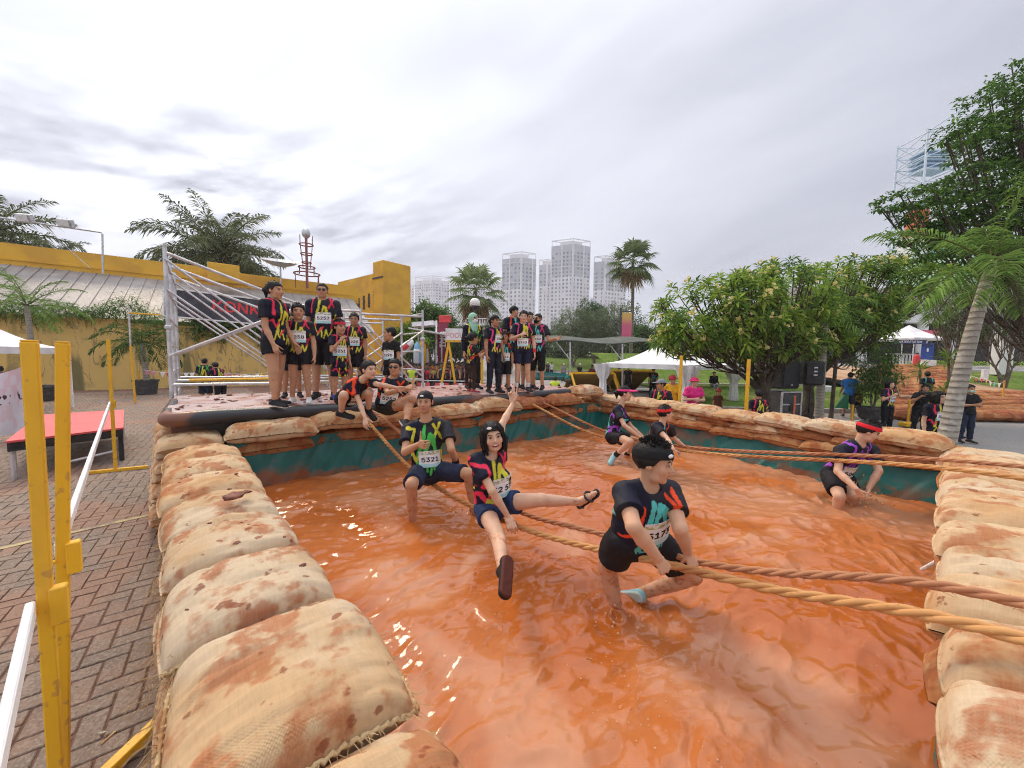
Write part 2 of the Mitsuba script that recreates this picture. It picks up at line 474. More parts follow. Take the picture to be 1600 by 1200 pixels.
def burlap(pale, warm, stain, amt, lo):
    def fn(p, n, uv):
        a = fbm(p.x * 3.2, p.y * 3.2, p.z * 3.2, 4)
        thr = noise(uv.x * 300, uv.y * 30, 3) * 0.5 + noise(uv.x * 30, uv.y * 300, 4) * 0.5
        c = mix(pale, warm, smoothstep(0.38, 0.66, a))
        c = c * (0.91 + 0.18 * thr)
        s = fbm(p.x * 7.5 + 5 + uv.x * 3, p.y * 7.5, p.z * 5.0, 5)
        s2 = fbm(p.x * 30, p.y * 30, p.z * 24 + 4, 4)
        t = smoothstep(lo - 0.05, lo + 0.16, s + 0.42 * (s2 - 0.5)) * amt * (0.55 + 0.45 * thr)
        c = mix(c, stain, t)
        t2 = smoothstep(0.68, 0.76, fbm(p.x * 19 + 2, p.y * 19, p.z * 19, 4))
        return mix(c, (0.21, 0.052, 0.022), t2 * 0.75)
    return proc(fn)


def weave(p, n, uv):
    return (dr.sin(uv.x * 720) * dr.sin(uv.y * 720)) * 0.5 + noise(uv.x * 220, uv.y * 25, 3) + noise(uv.x * 25, uv.y * 220, 4)


_wv = proc(weave, eps=1e-3)
mat('m_bag_pale', burlap((0.56, 0.44, 0.30), (0.50, 0.335, 0.185), (0.35, 0.105, 0.036), 0.9, 0.505), 0.9, spec=0.2, bump=_wv, bscale=0.0018)
mat('m_bag_tan', burlap((0.53, 0.385, 0.235), (0.46, 0.275, 0.135), (0.33, 0.10, 0.034), 0.9, 0.51), 0.9, spec=0.2, bump=_wv, bscale=0.0009)
mat('m_bag_mud', burlap((0.40, 0.215, 0.095), (0.36, 0.15, 0.055), (0.27, 0.07, 0.025), 0.9, 0.46), 0.85, spec=0.25, bump=_wv, bscale=0.0009)
mat('m_bag_red', burlap((0.36, 0.14, 0.055), (0.30, 0.095, 0.035), (0.19, 0.045, 0.02), 0.9, 0.46), 0.75, spec=0.3)
mat('m_twine', sprinkle((0.50, 0.36, 0.19), (0.33, 0.17, 0.07), 14, 0.9), 0.95)
mat('m_mudclod', sprinkle((0.13, 0.032, 0.017), (0.23, 0.065, 0.03), 25, 1.0), 0.6)


def rot_to(ax, up=(0, 0, 1)):
    ax = nrm(ax)
    z = nrm(np.asarray(up, float) - ax * (ax @ np.asarray(up, float)))
    return np.array([ax, np.cross(z, ax), z])


def hang(z):
    return z


BAGN = [0]


def bag(c, ax, L, W, H, m, label, group, n=34, up=(0, 0, 1), sag=0.02, seam=False, loose=1.0, seed=None):
    BAGN[0] += 1
    sd = BAGN[0] * 7 if seed is None else seed
    (v, f), uv = bag_mesh(L, W, H, n, sd, sag, loose, 0.055 if seam else 0.0)
    R = rot_to(ax, up)
    t = thing('sandbag', label, 'sandbag', group)
    put('sack', (np.asarray(c) + v @ R, f), m, t, smooth=True, uv=uv)
    if seam:
        N = n * n
        top, bot = v[:N].reshape(n, n, 3), v[N:].reshape(n, n, 3)
        r = np.random.default_rng(sd)
        segs, fib = [], []
        for e in ([top[:, 0]], [top[0, :]], [top[-1, :]]) if seam == 2 else ([top[:, 0]],):
            P = e[0].copy()
            P = P[3:-3] if len(P) > 20 else P
            k = 60
            P = curve(P[::2], k)
            P[:, 2] += 0.006 * np.sin(np.arange(k) * 2.1)
            segs.append(tube(P, 0.007 * (1 + 0.3 * np.sin(np.arange(k) * 2.6)), 6))
            for _ in range(60):
                b = P[r.integers(k)]
                dd = nrm([b[0] * 0.8, b[1] * 1.5, r.uniform(-0.25, 0.15)]) + r.normal(0, 0.45, 3)
                fib.append(tube([b, b + dd * r.uniform(0.01, 0.022), b + dd * r.uniform(0.02, 0.05) + [0, 0, -r.uniform(0, 0.012)]], [0.0012, 0.001, 0.0006], 3))
        mm = join(segs)
        put('seam', (np.asarray(c) + mm[0] @ R, mm[1]), 'm_twine', t, smooth=True)
        mm = join(fib)
        put('fringe', (np.asarray(c) + mm[0] @ R, mm[1]), 'm_twine', t, kind='stuff')
    return t


d_ab, d_bc, d_cd, d_da = nrm(PB - PA), nrm(PC - PB), nrm(PD - PC), nrm(PA - PD)
o_ab, o_bc, o_cd, o_da = (np.array([-d[1], d[0]]) for d in (d_ab, d_bc, d_cd, d_da))   # outward


def P3(p2, z):
    return np.array([p2[0], p2[1], z])


# left wall: top course laid across, courses below
_rb = np.random.default_rng(11)
seams = [-0.15, 0.42, 1.05, 1.74, 2.30, 2.88, 3.48, 4.08, 4.68, 5.28]
lw = ['plump pale sandbag at the near corner of the wall, mostly below the frame', 'pale sandbag lowest in the picture with a twisted tied ear at its corner', 'biggest pale burlap sandbag in front, mud smears on its top', 'second pale sandbag up from the biggest one on the paving side wall',
      'whitish sandbag with wet mud clods, third up from the biggest one', 'creased sandbag fourth up from the biggest one, orange streaks on top', 'sandbag fifth up from the biggest one beside the teal liner', 'sandbag sixth up from the biggest one, one short of the stage corner', 'tan sandbag at the corner of the wall right under the stage mattress']
for i in range(9):
    s0, s1 = seams[i], seams[i + 1]
    c = PA + d_ab * (s0 + s1) / 2 + o_ab * (0.235 + 0.006 * i + _rb.uniform(-0.012, 0.012))
    nn = 92 if i in (1, 2, 3) else (64 if i < 6 else 44)
    hh = 0.245 if i < 5 else 0.235
    tilt = [0, 0, -0.02, 0.01, 0.02, 0.0, 0.03, 0.02, 0.03][i]
    bag(P3(c, TOP_Z - 0.155 + [0, -0.045, 0.0, -0.01, 0.0, -0.015, 0, 0, 0.0][i]), P3(-o_ab + d_ab * _rb.uniform(-0.06, 0.06), 0), 0.585 + 0.008 * i + _rb.uniform(-0.02, 0.02), (s1 - s0) * 1.05, hh - 0.015, 'm_bag_pale' if i < 6 else 'm_bag_tan', lw[i], 'top course of the near left wall',
        n=nn, up=(tilt, 0.03 * (-1) ** i, 1), seam=2 if i in (1, 2) else (1 if i < 6 else False), sag=0.03)
for k in range(1, 6):
    z = TOP_Z - 0.155 - 0.185 * k
    for i in range(14):
        s = -0.2 + (i + 0.5 * (k % 2)) * 0.56
        if s > 6.9:
            continue
        c = PA + d_ab * s + o_ab * (0.25 + _rb.uniform(-0.03, 0.03) + 0.012 * k)
        bag(P3(c, z), P3(-o_ab + d_ab * _rb.uniform(-0.05, 0.05), _rb.uniform(-0.04, 0.04)), 0.60, 0.60, 0.235, 'm_bag_tan' if (i + k) % 3 else 'm_bag_pale', 'sandbag in the lower courses of the wall beside the block paving', 'lower courses of the near left wall', n=30, sag=0.02)
# loose fibres hanging from the outer face of the left wall
fib = []
for _ in range(900):
    s = _rb.uniform(0.2, 5.2)
    b = P3(PA + d_ab * s + o_ab * (0.545 + _rb.uniform(-0.02, 0.03)), _rb.uniform(0.15, 1.0))
    dd = np.array([*(o_ab * _rb.uniform(0.1, 0.9)), _rb.uniform(-1, 0.2)]) + _rb.normal(0, 0.35, 3)
    ln = _rb.uniform(0.03, 0.09)
    fib.append(tube([b, b + dd * ln * 0.5, b + dd * ln + [0, 0, -0.02]], [0.0022, 0.0016, 0.0008], 3))
put('burlap_fibres', join(fib), 'm_twine', label='frayed burlap fibres hanging off the outer face of the near wall', cat='fibres', kind='stuff')
# wall goes on past the corner, beside and under the left end of the stage
for k in range(0, 8):
    for i in range(3):
        s = 5.70 + i * 0.58 + 0.2 * (k % 2)
        c = PA + d_ab * s + o_ab * (0.36 + 0.012 * k + 0.02 * i)
        bag(P3(c, 1.00 - 0.122 * k), P3(o_ab, _rb.uniform(-0.05, 0.05)), 0.60, 0.60, 0.165, 'm_bag_pale' if (i + k) % 2 else 'm_bag_tan', 'pale sandbag stacked at the left end of the stage by the scaffold foot', 'stack at the left end of the stage', n=28)

# stage side (B to C)
bcl = ['flat tan sandbag on the teal liner below the squatting girl', 'long folded sandbag under the stage edge left of the man with raised thumb', 'mud soaked sandbag under the sitting woman in sunglasses', 'sandbag on the liner just right of the man with the bib 5321', 'twisted sandbag beside the raised arm of the laughing woman', 'dark red muddy sandbag where the far ropes leave the stage', 'muddy sandbag between the far ropes and the corner', 'pale bulging sandbag at the far corner of the pool', ]
L = np.linalg.norm(PC - PB)
for i in range(8):
    s = (i + 0.5) * L / 8
    c = PB + d_bc * s + o_bc * (0.10 + 0.05 * (i % 2))
    bag(P3(c, 1.05 + 0.012 * i + (0.10 if i == 7 else 0) + 0.03 * (i % 3 == 1)), P3(d_bc + o_bc * _rb.uniform(-0.12, 0.12), _rb.uniform(-0.06, 0.06)), L / 8 * 1.16, 0.52, 0.23, ('m_bag_tan', 'm_bag_tan', 'm_bag_mud', 'm_bag_pale', 'm_bag_tan', 'm_bag_red', 'm_bag_mud', 'm_bag_pale')[i], bcl[i], 'bags along the stage edge', n=44, loose=1.6)
    for k in range(1, 2):
        if True:
            bag(P3(c + o_bc * 0.12, 1.05 - 0.19 * k), P3(d_bc, 0), L / 8 * 1.1, 0.55, 0.23, 'm_bag_mud', 'muddy sandbag under the stage edge behind the liner', 'bags hidden behind the liner at the stage', n=20)

# far right wall (C to D): three visible courses, laid lengthwise
L = np.linalg.norm(PD - PC)
for k in range(0, 3):
    nb = 8
    for i in range(-1, nb + (k % 2)):
        s = (i + 0.5 - 0.5 * (k % 2)) * L / nb
        if s < -0.8 or s > L + 0.4:
            continue
        c = PC + d_cd * s + o_cd * (0.22 + 0.04 * (k % 2) + _rb.uniform(-0.04, 0.03))
        w = ('topmost', 'second', 'third', 'lower', 'lower', 'lower')[k]
        ordn = ('corner', 'first', 'second', 'third', 'fourth', 'fifth', 'sixth', 'seventh', 'eighth', 'ninth')[i + 1]
        lab = f'{w} course sandbag of the far right wall, {ordn} bag from the pool corner' if k < 3 else 'sandbag low in the far right wall behind the liner'
        bag(P3(c, 1.085 - 0.125 * k + _rb.uniform(-0.012, 0.012)), P3(d_cd + o_cd * _rb.uniform(-0.06, 0.06), _rb.uniform(-0.05, 0.05)), L / nb * 1.13, 0.56, 0.185, ('m_bag_tan' if _rb.random() < 0.75 else 'm_bag_pale') if k < 1 else ('m_bag_tan' if _rb.random() < 0.35 else 'm_bag_mud'), lab, 'far right wall' if k >= 3 else None, n=40 if k < 3 else 20, loose=1.3)

# right wall (D to A)
L = np.linalg.norm(PA - PD)
s, i = -0.35, 0
wid = [0.62, 0.55, 0.62, 0.58, 0.66, 0.50, 0.46, 0.44, 0.42, 0.42, 0.40, 0.40, 0.4, 0.4]
rl = ('corner', 'first', 'second', 'third', 'fourth', 'fifth', 'sixth', 'seventh', 'eighth', 'ninth', 'tenth', 'eleventh', 'twelfth', 'thirteenth')
while s < L + 0.2 and i < 14:
    w = wid[i]
    c = PD + d_da * (s + w / 2) + o_da * (0.34 + _rb.uniform(-0.02, 0.03))
    bag(P3(c, TOP_Z - 0.155 + (0.03 if i == 4 else 0)), P3(-o_da + d_da * _rb.uniform(-0.05, 0.05), 0), 0.74, w * 1.1, 0.27, 'm_bag_tan' if i % 3 else 'm_bag_pale', f'orange stained sandbag across the right wall, {rl[i]} one counted from the far corner', None, n=52, loose=1.2, up=(_rb.normal(0, 0.03), _rb.normal(0, 0.03), 1))
    for k in range(1, 2):
        bag(P3(c + d_da * 0.2 * (k % 2), TOP_Z - 0.155 - 0.185 * k), P3(-o_da, 0), 0.72, w * 1.1, 0.235, 'm_bag_mud', 'sandbag low in the right wall behind the liner', 'right wall below its top course', n=18)
    s += w
    i += 1

# mud clods trodden onto the bags and the stage
clods = []


def clod(c, r, rng):
    v, f = sphere((0, 0, 0), 1, 7)
    nv = meshkit.fbm(v * 1.9 + rng.uniform(0, 50), 2, 1)
    return v * (0.3 + 1.3 * nv)[:, None] * np.array([r, r * rng.uniform(0.5, 1.1), r * rng.uniform(0.22, 0.42)]) + c, f


for _ in range(14):
    s = _rb.uniform(1.6, 5.2)
    clods.append(clod(P3(PA + d_ab * s + o_ab * _rb.uniform(0.08, 0.5), TOP_Z + 0.0), _rb.uniform(0.006, 0.018), _rb))
clods.append(clod(P3(PA + d_ab * 3.0 + o_ab * 0.22, TOP_Z + 0.015), 0.06, _rb))
clods.append(clod(P3(PA + d_ab * 3.05 + o_ab * 0.15, TOP_Z + 0.01), 0.03, _rb))
put('mud_clods', join(clods), 'm_mudclod', label='small dark red mud clods on the tops of the near sandbags', cat='mud', kind='stuff', smooth=True)
# ------------------------------------------------------------------ lawns, kerbs, road


def grass_col(p, n, uv):
    a = fbm(p.x * 0.5, p.y * 0.5, 0, 4)
    b = fbm(p.x * 7, p.y * 7, 1, 3)
    c = mix((0.085, 0.145, 0.025), (0.16, 0.23, 0.045), a)
    c = mix(c, (0.05, 0.09, 0.02), smoothstep(0.45, 0.75, b) * 0.7)
    return mix(c, (0.24, 0.20, 0.10), smoothstep(0.60, 0.74, fbm(p.x * 1.6, p.y * 1.6, 8, 4)) * 0.55)


mat('m_grass', proc(grass_col), 0.95, spec=0.1, bump=proc(lambda p, n, uv: fbm(p.x * 18, p.y * 18, 0, 3), eps=5e-3), bscale=0.05)
mat('m_kerb', sprinkle((0.42, 0.40, 0.37), (0.25, 0.23, 0.21), 2.5, 0.9, 0.4, 0.7), 0.9)
mat('m_dirt', sprinkle((0.36, 0.24, 0.15), (0.27, 0.145, 0.08), 1.1, 0.9, 0.35, 0.65), 0.95)
mat('m_concrete', sprinkle((0.46, 0.44, 0.42), (0.34, 0.32, 0.30), 1.5, 0.8, 0.35, 0.7), 0.9)


def hill(name, poly_uv, n=(50, 50), mesh_z=None, m='m_grass'):
    pass


def terrain(name, x0, x1, y0, y1, zf, nx, ny, m):
    def F(u, v):
        X, Y = x0 + (x1 - x0) * u, y0 + (y1 - y0) * v
        return np.stack([X, Y, zf(X, Y)], -1)
    mm, uv = sheet(F, nx, ny)
    return put(name, mm, m, kind='structure', smooth=True, uv=uv)


def ss(a, b, x):
    t = np.clip((x - a) / (b - a), 0, 1)
    return t * t * (3 - 2 * t)


def bumps(X, Y, s, a):
    return a * (meshkit.fbm(np.stack([X * s, Y * s, X * 0], -1), 3, 5) - 0.5)


terrain('lawn_far', 1.5, 75, 62, 130, lambda X, Y: 0.05 + 3.3 * ss(62, 112, Y) + bumps(X, Y, 0.06, 0.8) * ss(62, 80, Y), 60, 50, 'm_grass')
terrain('lawn_near', 8.2, 21.5, 15.3, 25.5, lambda X, Y: 0.07 + 0.35 * ss(15.3, 25, Y) + bumps(X, Y, 0.5, 0.08), 50, 40, 'm_grass')
terrain('lawn_slope', 9.0, 26.5, 28.0, 60, lambda X, Y: 0.22 + 2.6 * ss(28, 44, Y) + bumps(X, Y, 0.15, 0.3), 50, 50, 'm_grass')
terrain('lawn_right', 29.5, 60, 20.0, 30.0, lambda X, Y: 0.25 + 1.25 * ss(20, 30, Y) + bumps(X, Y, 0.3, 0.1), 50, 40, 'm_grass')
put('kerb', box((14.8, 15.2, 0.05), (13.4, 0.18, 0.2), bev=0.02), 'm_kerb', kind='structure')
put('kerb', box((14.8, 27.85, 0.16), (14.5, 0.35, 0.40), bev=0.02), 'm_kerb', kind='structure')
put('kerb', box((35.0, 61.6, 0.05), (68, 0.3, 0.25)), 'm_kerb', kind='structure')
put('road', box((60, 36.0, 1.35), (70, 6.0, 0.5), bev=0.03), 'm_concrete', kind='structure')
terrain('hill', 21.6, 29.3, 13.0, 34.0, lambda X, Y: -0.12 + 1.85 * np.clip((Y - 15) / 17.5, 0, 1) + 0 * X, 20, 30, 'm_dirt')
put('terrace', box((42, 40.0, 0.92), (44, 12.0, 1.9)), 'm_concrete', kind='structure')

# ------------------------------------------------------------------ yellow wall and building on the left


def wall_col(p, n, uv):
    c = mix((0.74, 0.50, 0.155), (0.66, 0.45, 0.16), fbm(p.x * 0.6, p.y * 0.6, p.z * 0.6, 4))
    s = p.x * 0.8 + p.y * 0.6
    run = fbm(s * 2.1, p.z * 0.22, 3, 4)
    drip = smoothstep(0.50, 0.66, run) * smoothstep(0.30, 0.55, fbm(s * 0.45, 0, 5, 2))
    c = mix(c, (0.13, 0.13, 0.055), drip * 0.85)
    vein = smoothstep(0.018, 0.004, dr.abs(fbm(s * 2.6 + 0.5 * fbm(s * 3, p.z * 2, 1, 2), p.z * 0.35, 9, 3) - 0.5))
    c = mix(c, (0.22, 0.15, 0.07), vein * 0.7)
    return mix(c, (0.20, 0.16, 0.11), smoothstep(0.58, 0.75, fbm(s * 3, p.z * 3, 2, 4)) * 0.4)


mat('m_wall', proc(wall_col), 0.9)
mat('m_parapet', sprinkle((0.74, 0.42, 0.045), (0.60, 0.32, 0.05), 0.9, 0.8, 0.35, 0.7), 0.8)
mat('m_roofmetal', sprinkle((0.33, 0.305, 0.29), (0.22, 0.20, 0.19), 0.8, 0.9, 0.35, 0.7), 0.55)
WD = nrm([0.80, 0.60, 0])
WN = np.array([-0.60, 0.80, 0])     # away from the camera
W0 = np.array([-23.3, 19.8, 0.0])
yb = thing('yellow_building', 'long low yellow building with grey ribbed metal roof and stained garden wall', 'building')
for i, (a, b, h) in enumerate(((-16, -3.2, 3.5), (-3.2, 2.2, 3.75), (2.2, 9, 3.55), (9, 14.5, 3.4))):
    c = W0 + WD * (a + b) / 2 + WN * (0.15 + 0.05 * (i % 2)) + [0, 0, h / 2 - 0.03]
    w = put('wall', box(c, (b - a, 0.3, h + 0.06), WD), 'm_wall', yb)
    put('coping', box(c + [0, 0, h / 2 + 0.09], (b - a - 0.02, 0.42, 0.12), WD, bev=0.02), 'm_wall', w)
# roof rising behind the wall
rl0, rl1 = W0 + WD * -18 + WN * 0.8 + [0, 0, 3.9], W0 + WD * 16 + WN * 0.8 + [0, 0, 3.9]
up = WN * 6.6 + np.array([0, 0, 3.35])
un = nrm(np.cross(WD, up))
mid = (rl0 + rl1) / 2 + up / 2
rf = put('roof', box(mid, (34, np.linalg.norm(up), 0.12), WD, un), 'm_roofmetal', yb)
for k in range(56):
    s = -17.7 + k * 0.6
    p0 = W0 + WD * s + WN * 0.8 + [0, 0, 3.9] + un * 0.085
    put('seam', beam(p0, p0 + up, 0.06, 0.07, un), 'm_roofmetal', rf)
pr0 = W0 + WN * 7.6
for (a, b, h) in ((-19, 6.5, 8.6), (6.5, 16.5, 8.45)):
    put('parapet', box(pr0 + WD * (a + b) / 2 + [0, 0, h / 2 + 3.2], (b - a, 0.5, h - 6.4 + 0.0), WD) if False else box(pr0 + WD * (a + b) / 2 + [0, 0, h - 0.75], (b - a - 0.01, 0.5, 1.5), WD), 'm_parapet', yb)
put('parapet_trim', box(pr0 - WN * 0.27 - WD * 1.5 + [0, 0, 7.65], (35, 0.1, 0.12), WD), 'm_parapet', yb)
put('parapet_block', box(at(350, 428, 28.5), (1.9, 0.9, 1.35), WD, bev=0.03), 'm_parapet', yb)
put('back_wall', box(pr0 + WN * 0.4 - WD * 1.5 + [0, 0, 3.4], (35, 0.4, 6.9), WD), 'm_parapet', yb)

# yellow hall with slit windows
hall = thing('yellow_hall', 'tall bright yellow hall with slit windows and a raised corner slab', 'building')
A, Bq = at(528, 443, 46.5), at(592, 427, 40.8)
z1 = 11.0
dh = nrm((Bq - A) * [1, 1, 0])
A, Bq = np.array([A[0], A[1], 0]), np.array([Bq[0], Bq[1], 0])
Lh = np.linalg.norm(Bq - A)
nb = np.array([-dh[1], dh[0], 0])
hw = put('wall', box((A + Bq) / 2 + nb * 2.0 + [0, 0, z1 / 2], (Lh, 4.0, z1), dh), 'm_parapet', hall)
sd_ = np.array([dh[1], -dh[0], 0])
put('corner_slab', box(Bq + dh * 0.95 + nb * 1.0 + [0, 0, 5.95], (1.88, 3.4, 11.9), dh, bev=0.04), 'm_parapet', hall)
put('slab_band', box(Bq + dh * 0.95 - nb * 0.75 + [0, 0, 10.2], (1.9, 0.12, 0.15), dh), 'm_darkgrey', hall)
for k, f_ in enumerate((0.30, 0.42, 0.54, 0.66, 0.78, 0.9)):
    put('window', box(A + dh * Lh * f_ - sd_ * 0.0 - nb * 0.02 + [0, 0, 7.6 + 0.25 * k * 0.6], (0.28, 0.12, 1.5), dh), 'm_black', hall)
put('drainpipe', tube([A + dh * Lh * 0.5 - nb * 0.12 + [0, 0, 3], A + dh * Lh * 0.5 - nb * 0.12 + [0, 0, 9.4]], 0.08), 'm_darkgrey', hall)

# satellite dish, floodlight arm, torch shaped roof frame
dish = thing('satellite_dish', 'wire mesh satellite dish on a mast above the yellow parapet', 'satellite dish')
dc = at(438, 412, 30)
put('reflector', lathe([(0.05, -0.25), (0.5, -0.18), (0.95, -0.02), (1.3, 0.22), (1.33, 0.24), (0.95, 0.03), (0.5, -0.13), (0.05, -0.2)], 28, dc, nrm([0.15, -0.25, 1])), 'm_metal', dish, smooth=40)
put('mast', tube([dc + [0, 0, -0.2], dc + [0, 0, -2.4]], 0.06), 'm_metal', dish)
for k in range(3):
    a = k * 2.1 + 0.3
    put('feed_arm', tube([dc + [1.1 * math.cos(a), 1.1 * math.sin(a), 0.12], dc + [0.05, -0.1, 0.95]], 0.02, 5), 'm_metal', dish)
fl = thing('floodlight_arm', 'bent grey pole with two box floodlights above the metal roof', 'floodlight')
Yf = 20.5
fp = [at(0, 340, 19.2), at(60, 349, 19.5), at(158, 363, Yf), at(160, 366, Yf), at(161, 428, Yf)]
put('arm', tube(fp, 0.045), 'm_metal', fl)
put('stay', tube([at(66, 352, 19.6), at(142, 420, 20.4)], 0.015, 5), 'm_metal', fl)
for (u, v, Y) in ((39, 341, 19.2), (103, 349, 19.7)):
    lampk = put('lamp_head', box(at(u, v, Y), (0.56, 0.3, 0.42), (1, 0.3, 0), (0.1, -0.4, 1), bev=0.03), 'm_metal', fl)
    put('lens', box(at(u, v + 1, Y) + np.array([0.05, -0.17, -0.02]), (0.44, 0.02, 0.3), (1, 0.3, 0), (0.1, -0.4, 1)), 'm_white', lampk)
tor = thing('torch_frame', 'red steel torch shaped frame with rings and a pale ball on top', 'roof ornament')
tc = at(480, 445, 31)
mat('m_rustred', sprinkle((0.30, 0.11, 0.09), (0.20, 0.08, 0.06), 4, 0.8), 0.6)
pz = lambda v: 2 + (556 - v) / 585 * 31


def ring(c, r, t=0.05, n=20):
    a = np.linspace(0, 2 * np.pi, n, endpoint=False)
    return tube(np.stack([c[0] + r * np.cos(a), c[1] + r * np.sin(a), c[2] + 0 * a], 1), t, 5, closed=True)


for (v, r) in ((387, 0.5), (401, 0.42), (414, 0.33), (421, 0.6), (431, 0.95)):
    put('ring', ring((tc[0], tc[1], pz(v)), r), 'm_rustred', tor)
for k in range(6):
    a = k * math.pi / 3
    e = np.array([math.cos(a), math.sin(a), 0])
    pts = [(374, 0.52), (387, 0.5), (401, 0.42), (414, 0.33), (421, 0.3)]
    put('rib', tube([np.array([tc[0], tc[1], pz(v)]) + e * r for v, r in pts], 0.03, 5), 'm_rustred', tor)
    put('leg', tube([np.array([tc[0], tc[1], pz(420)]) + e * 0.6, np.array([tc[0], tc[1], pz(431)]) + e * 0.6, np.array([tc[0], tc[1], pz(431)]) + e * 0.95, np.array([tc[0], tc[1], pz(452)]) + e * 0.95], 0.035, 5), 'm_rustred', tor)
put('core', tube([(tc[0], tc[1], pz(376)), (tc[0], tc[1], pz(452))], 0.1), 'm_rustred', tor)
put('ball', sphere((tc[0], tc[1], pz(370)), (0.32, 0.32, 0.42), 9), 'm_metal', tor, smooth=True)

# black banner on the wall
bn = thing('wall_banner', 'long black banner with red lettering and white frame on the yellow building', 'banner')
b0, b1, b2, b3 = at(256, 452, 21.6), at(256, 492, 21.6), at(455, 508, 25.5), at(455, 476, 25.5)
bx = nrm(b3 - b0)
bz = nrm(np.cross(np.cross(bx, [0, 0, 1]), bx))
bc = (b0 + b1 + b2 + b3) / 4
bw = np.linalg.norm(b3 - b0)
bnn = np.cross(bx, bz)
mat('m_bannerblack', sprinkle((0.035, 0.035, 0.05), (0.07, 0.07, 0.09), 1.5, 0.9), 0.5)
put('cloth', box(bc, (bw, 0.04, 1.5), bx, bz), 'm_bannerblack', bn)
for s in (-1, 1):
    put('frame', beam(bc - bx * bw / 2 + bz * 0.8 * s, bc + bx * bw / 2 + bz * 0.8 * s, 0.08), 'm_white', bn)
    put('frame', beam(bc + bx * (bw / 2) * s - bz * 0.8, bc + bx * bw / 2 * s + bz * 0.8, 0.08), 'm_white', bn)
R_ = np.array([bx, bz, bnn])


def lettering(text, h, c, ax, up, m, parent, bold=True, name='lettering', depth=0.004, align=0.5):
    """flat print: text centred at c, reading along ax, standing along up"""
    tm = meshkit.text_mesh(text, h, depth, bold)
    v = np.array(tm.vertices)
    w = v[:, 0].max() - v[:, 0].min()
    v = v - [v[:, 0].min() + w * align, h / 2, 0]
    ax = nrm(ax)
    up = nrm(np.asarray(up) - ax * (ax @ np.asarray(up)))
    return put(name, (np.asarray(c) + v @ np.array([ax, up, np.cross(ax, up)]), np.array(tm.faces)), m, parent)


mat('m_redprint', (0.72, 0.035, 0.045), 0.5)
lettering('KONK  BA', 0.62, bc + bx * 1.0 + bz * 0.1 + bnn * 0.025, bx, bz, 'm_redprint', bn)

# ------------------------------------------------------------------ apartment towers
mat('m_tower_light', sprinkle((0.74, 0.73, 0.76), (0.66, 0.65, 0.69), 0.05, 0.8), 0.85)
mat('m_tower_grey', sprinkle((0.50, 0.51, 0.56), (0.44, 0.45, 0.50), 0.05, 0.8), 0.85)
mat('m_window', (0.22, 0.24, 0.28), 0.25)
mat('m_curtain', (0.45, 0.44, 0.43), 0.6)


def tower(label, u0, u1, vtop, D, split=None, um=None, m='m_tower_light', mg='m_tower_grey', mw='m_window', floor=3.1, base=1.0, crown=True):
    """block from column u0 to u1; um: the column of the corner between its two faces"""
    t = thing('apartment_tower', label, 'apartment tower', 'apartment towers on the skyline')
    um = um or (u0 + u1) / 2
    tp = at(um, vtop, D)
    H = tp[2]
    w1 = (um - u0) / FOC * D
    w2 = (u1 - um) / FOC * D
    c = np.array([tp[0], D, 0])
    sl = 0.45
    dl, dr_ = nrm([-1, sl, 0]), nrm([1, sl, 0])
    l1, l2 = w1 / abs(dl[0]) * 1.0, w2 / abs(dr_[0])
    # parallelogram plan
    poly = [c, c + dr_ * l2, c + dr_ * l2 + dl * l1, c + dl * l1]
    zs = H * (split or 0.0)
    put('body', prism([q[:2] for q in poly], 0, H * (1 - (split or 0)) if split else H), m, t)
    if split:
        put('upper_body', prism([q[:2] for q in poly], H * (1 - split) + 0.01, H), mg, t)
    wins, slabs, wins2 = [], [], []
    rw = np.random.default_rng(int(u0))
    nf = int(H / floor)
    for d, l in ((dl, l1), (dr_, l2)):
        n = np.array([d[1], -d[0], 0])
        if n[1] > 0:
            n = -n
        ncol = max(2, int(l / 3.0))
        for fl_ in range(nf - 1):
            z = (fl_ + 0.6) * floor
            for k in range(ncol):
                wd = 1.5 if k % 3 else 0.9
                rr = rw.random()
                if rr < 0.07:
                    continue
                (wins if rr < 0.78 else wins2).append(box(c + d * l * (k + 0.5) / ncol + n * 0.02 + [0, 0, z], (wd, 0.25, 1.5), d))
        for k in range(0, ncol + 1, 3):
            slabs.append(box(c + d * l * min(max(k / ncol, 0.02), 0.98) + n * 0.25 + [0, 0, H / 2], (0.8, 0.5, H - 0.2), d))
        for fl_ in range(0, nf, 5):
            slabs.append(box(c + d * l / 2 + n * 0.12 + [0, 0, fl_ * floor + 0.2], (l * 0.99, 0.3, 0.35), d))
    put('windows', join(wins), mw, t, kind='stuff')
    put('curtained_windows', join(wins2), 'm_curtain', t, kind='stuff')
    put('ribs', join(slabs), m, t, kind='stuff')
    if crown:
        cc = sum(poly) / 4
        put('roof_house', prism([(cc + (q - cc) * 0.55)[:2] for q in poly], H, H + 3.5), m, t)
        fr = []
        for q in poly:
            q2 = cc + (q - cc) * 0.97
            fr.append(beam([*q2[:2], H], [*q2[:2], H + 4.2], 0.5))
        for a in range(4):
            q2, q3 = cc + (poly[a] - cc) * 0.97, cc + (poly[(a + 1) % 4] - cc) * 0.97
            fr.append(beam([*q2[:2], H + 4.2], [*q3[:2], H + 4.2], 0.6))
        put('roof_frame', join(fr), m, t)
    return t


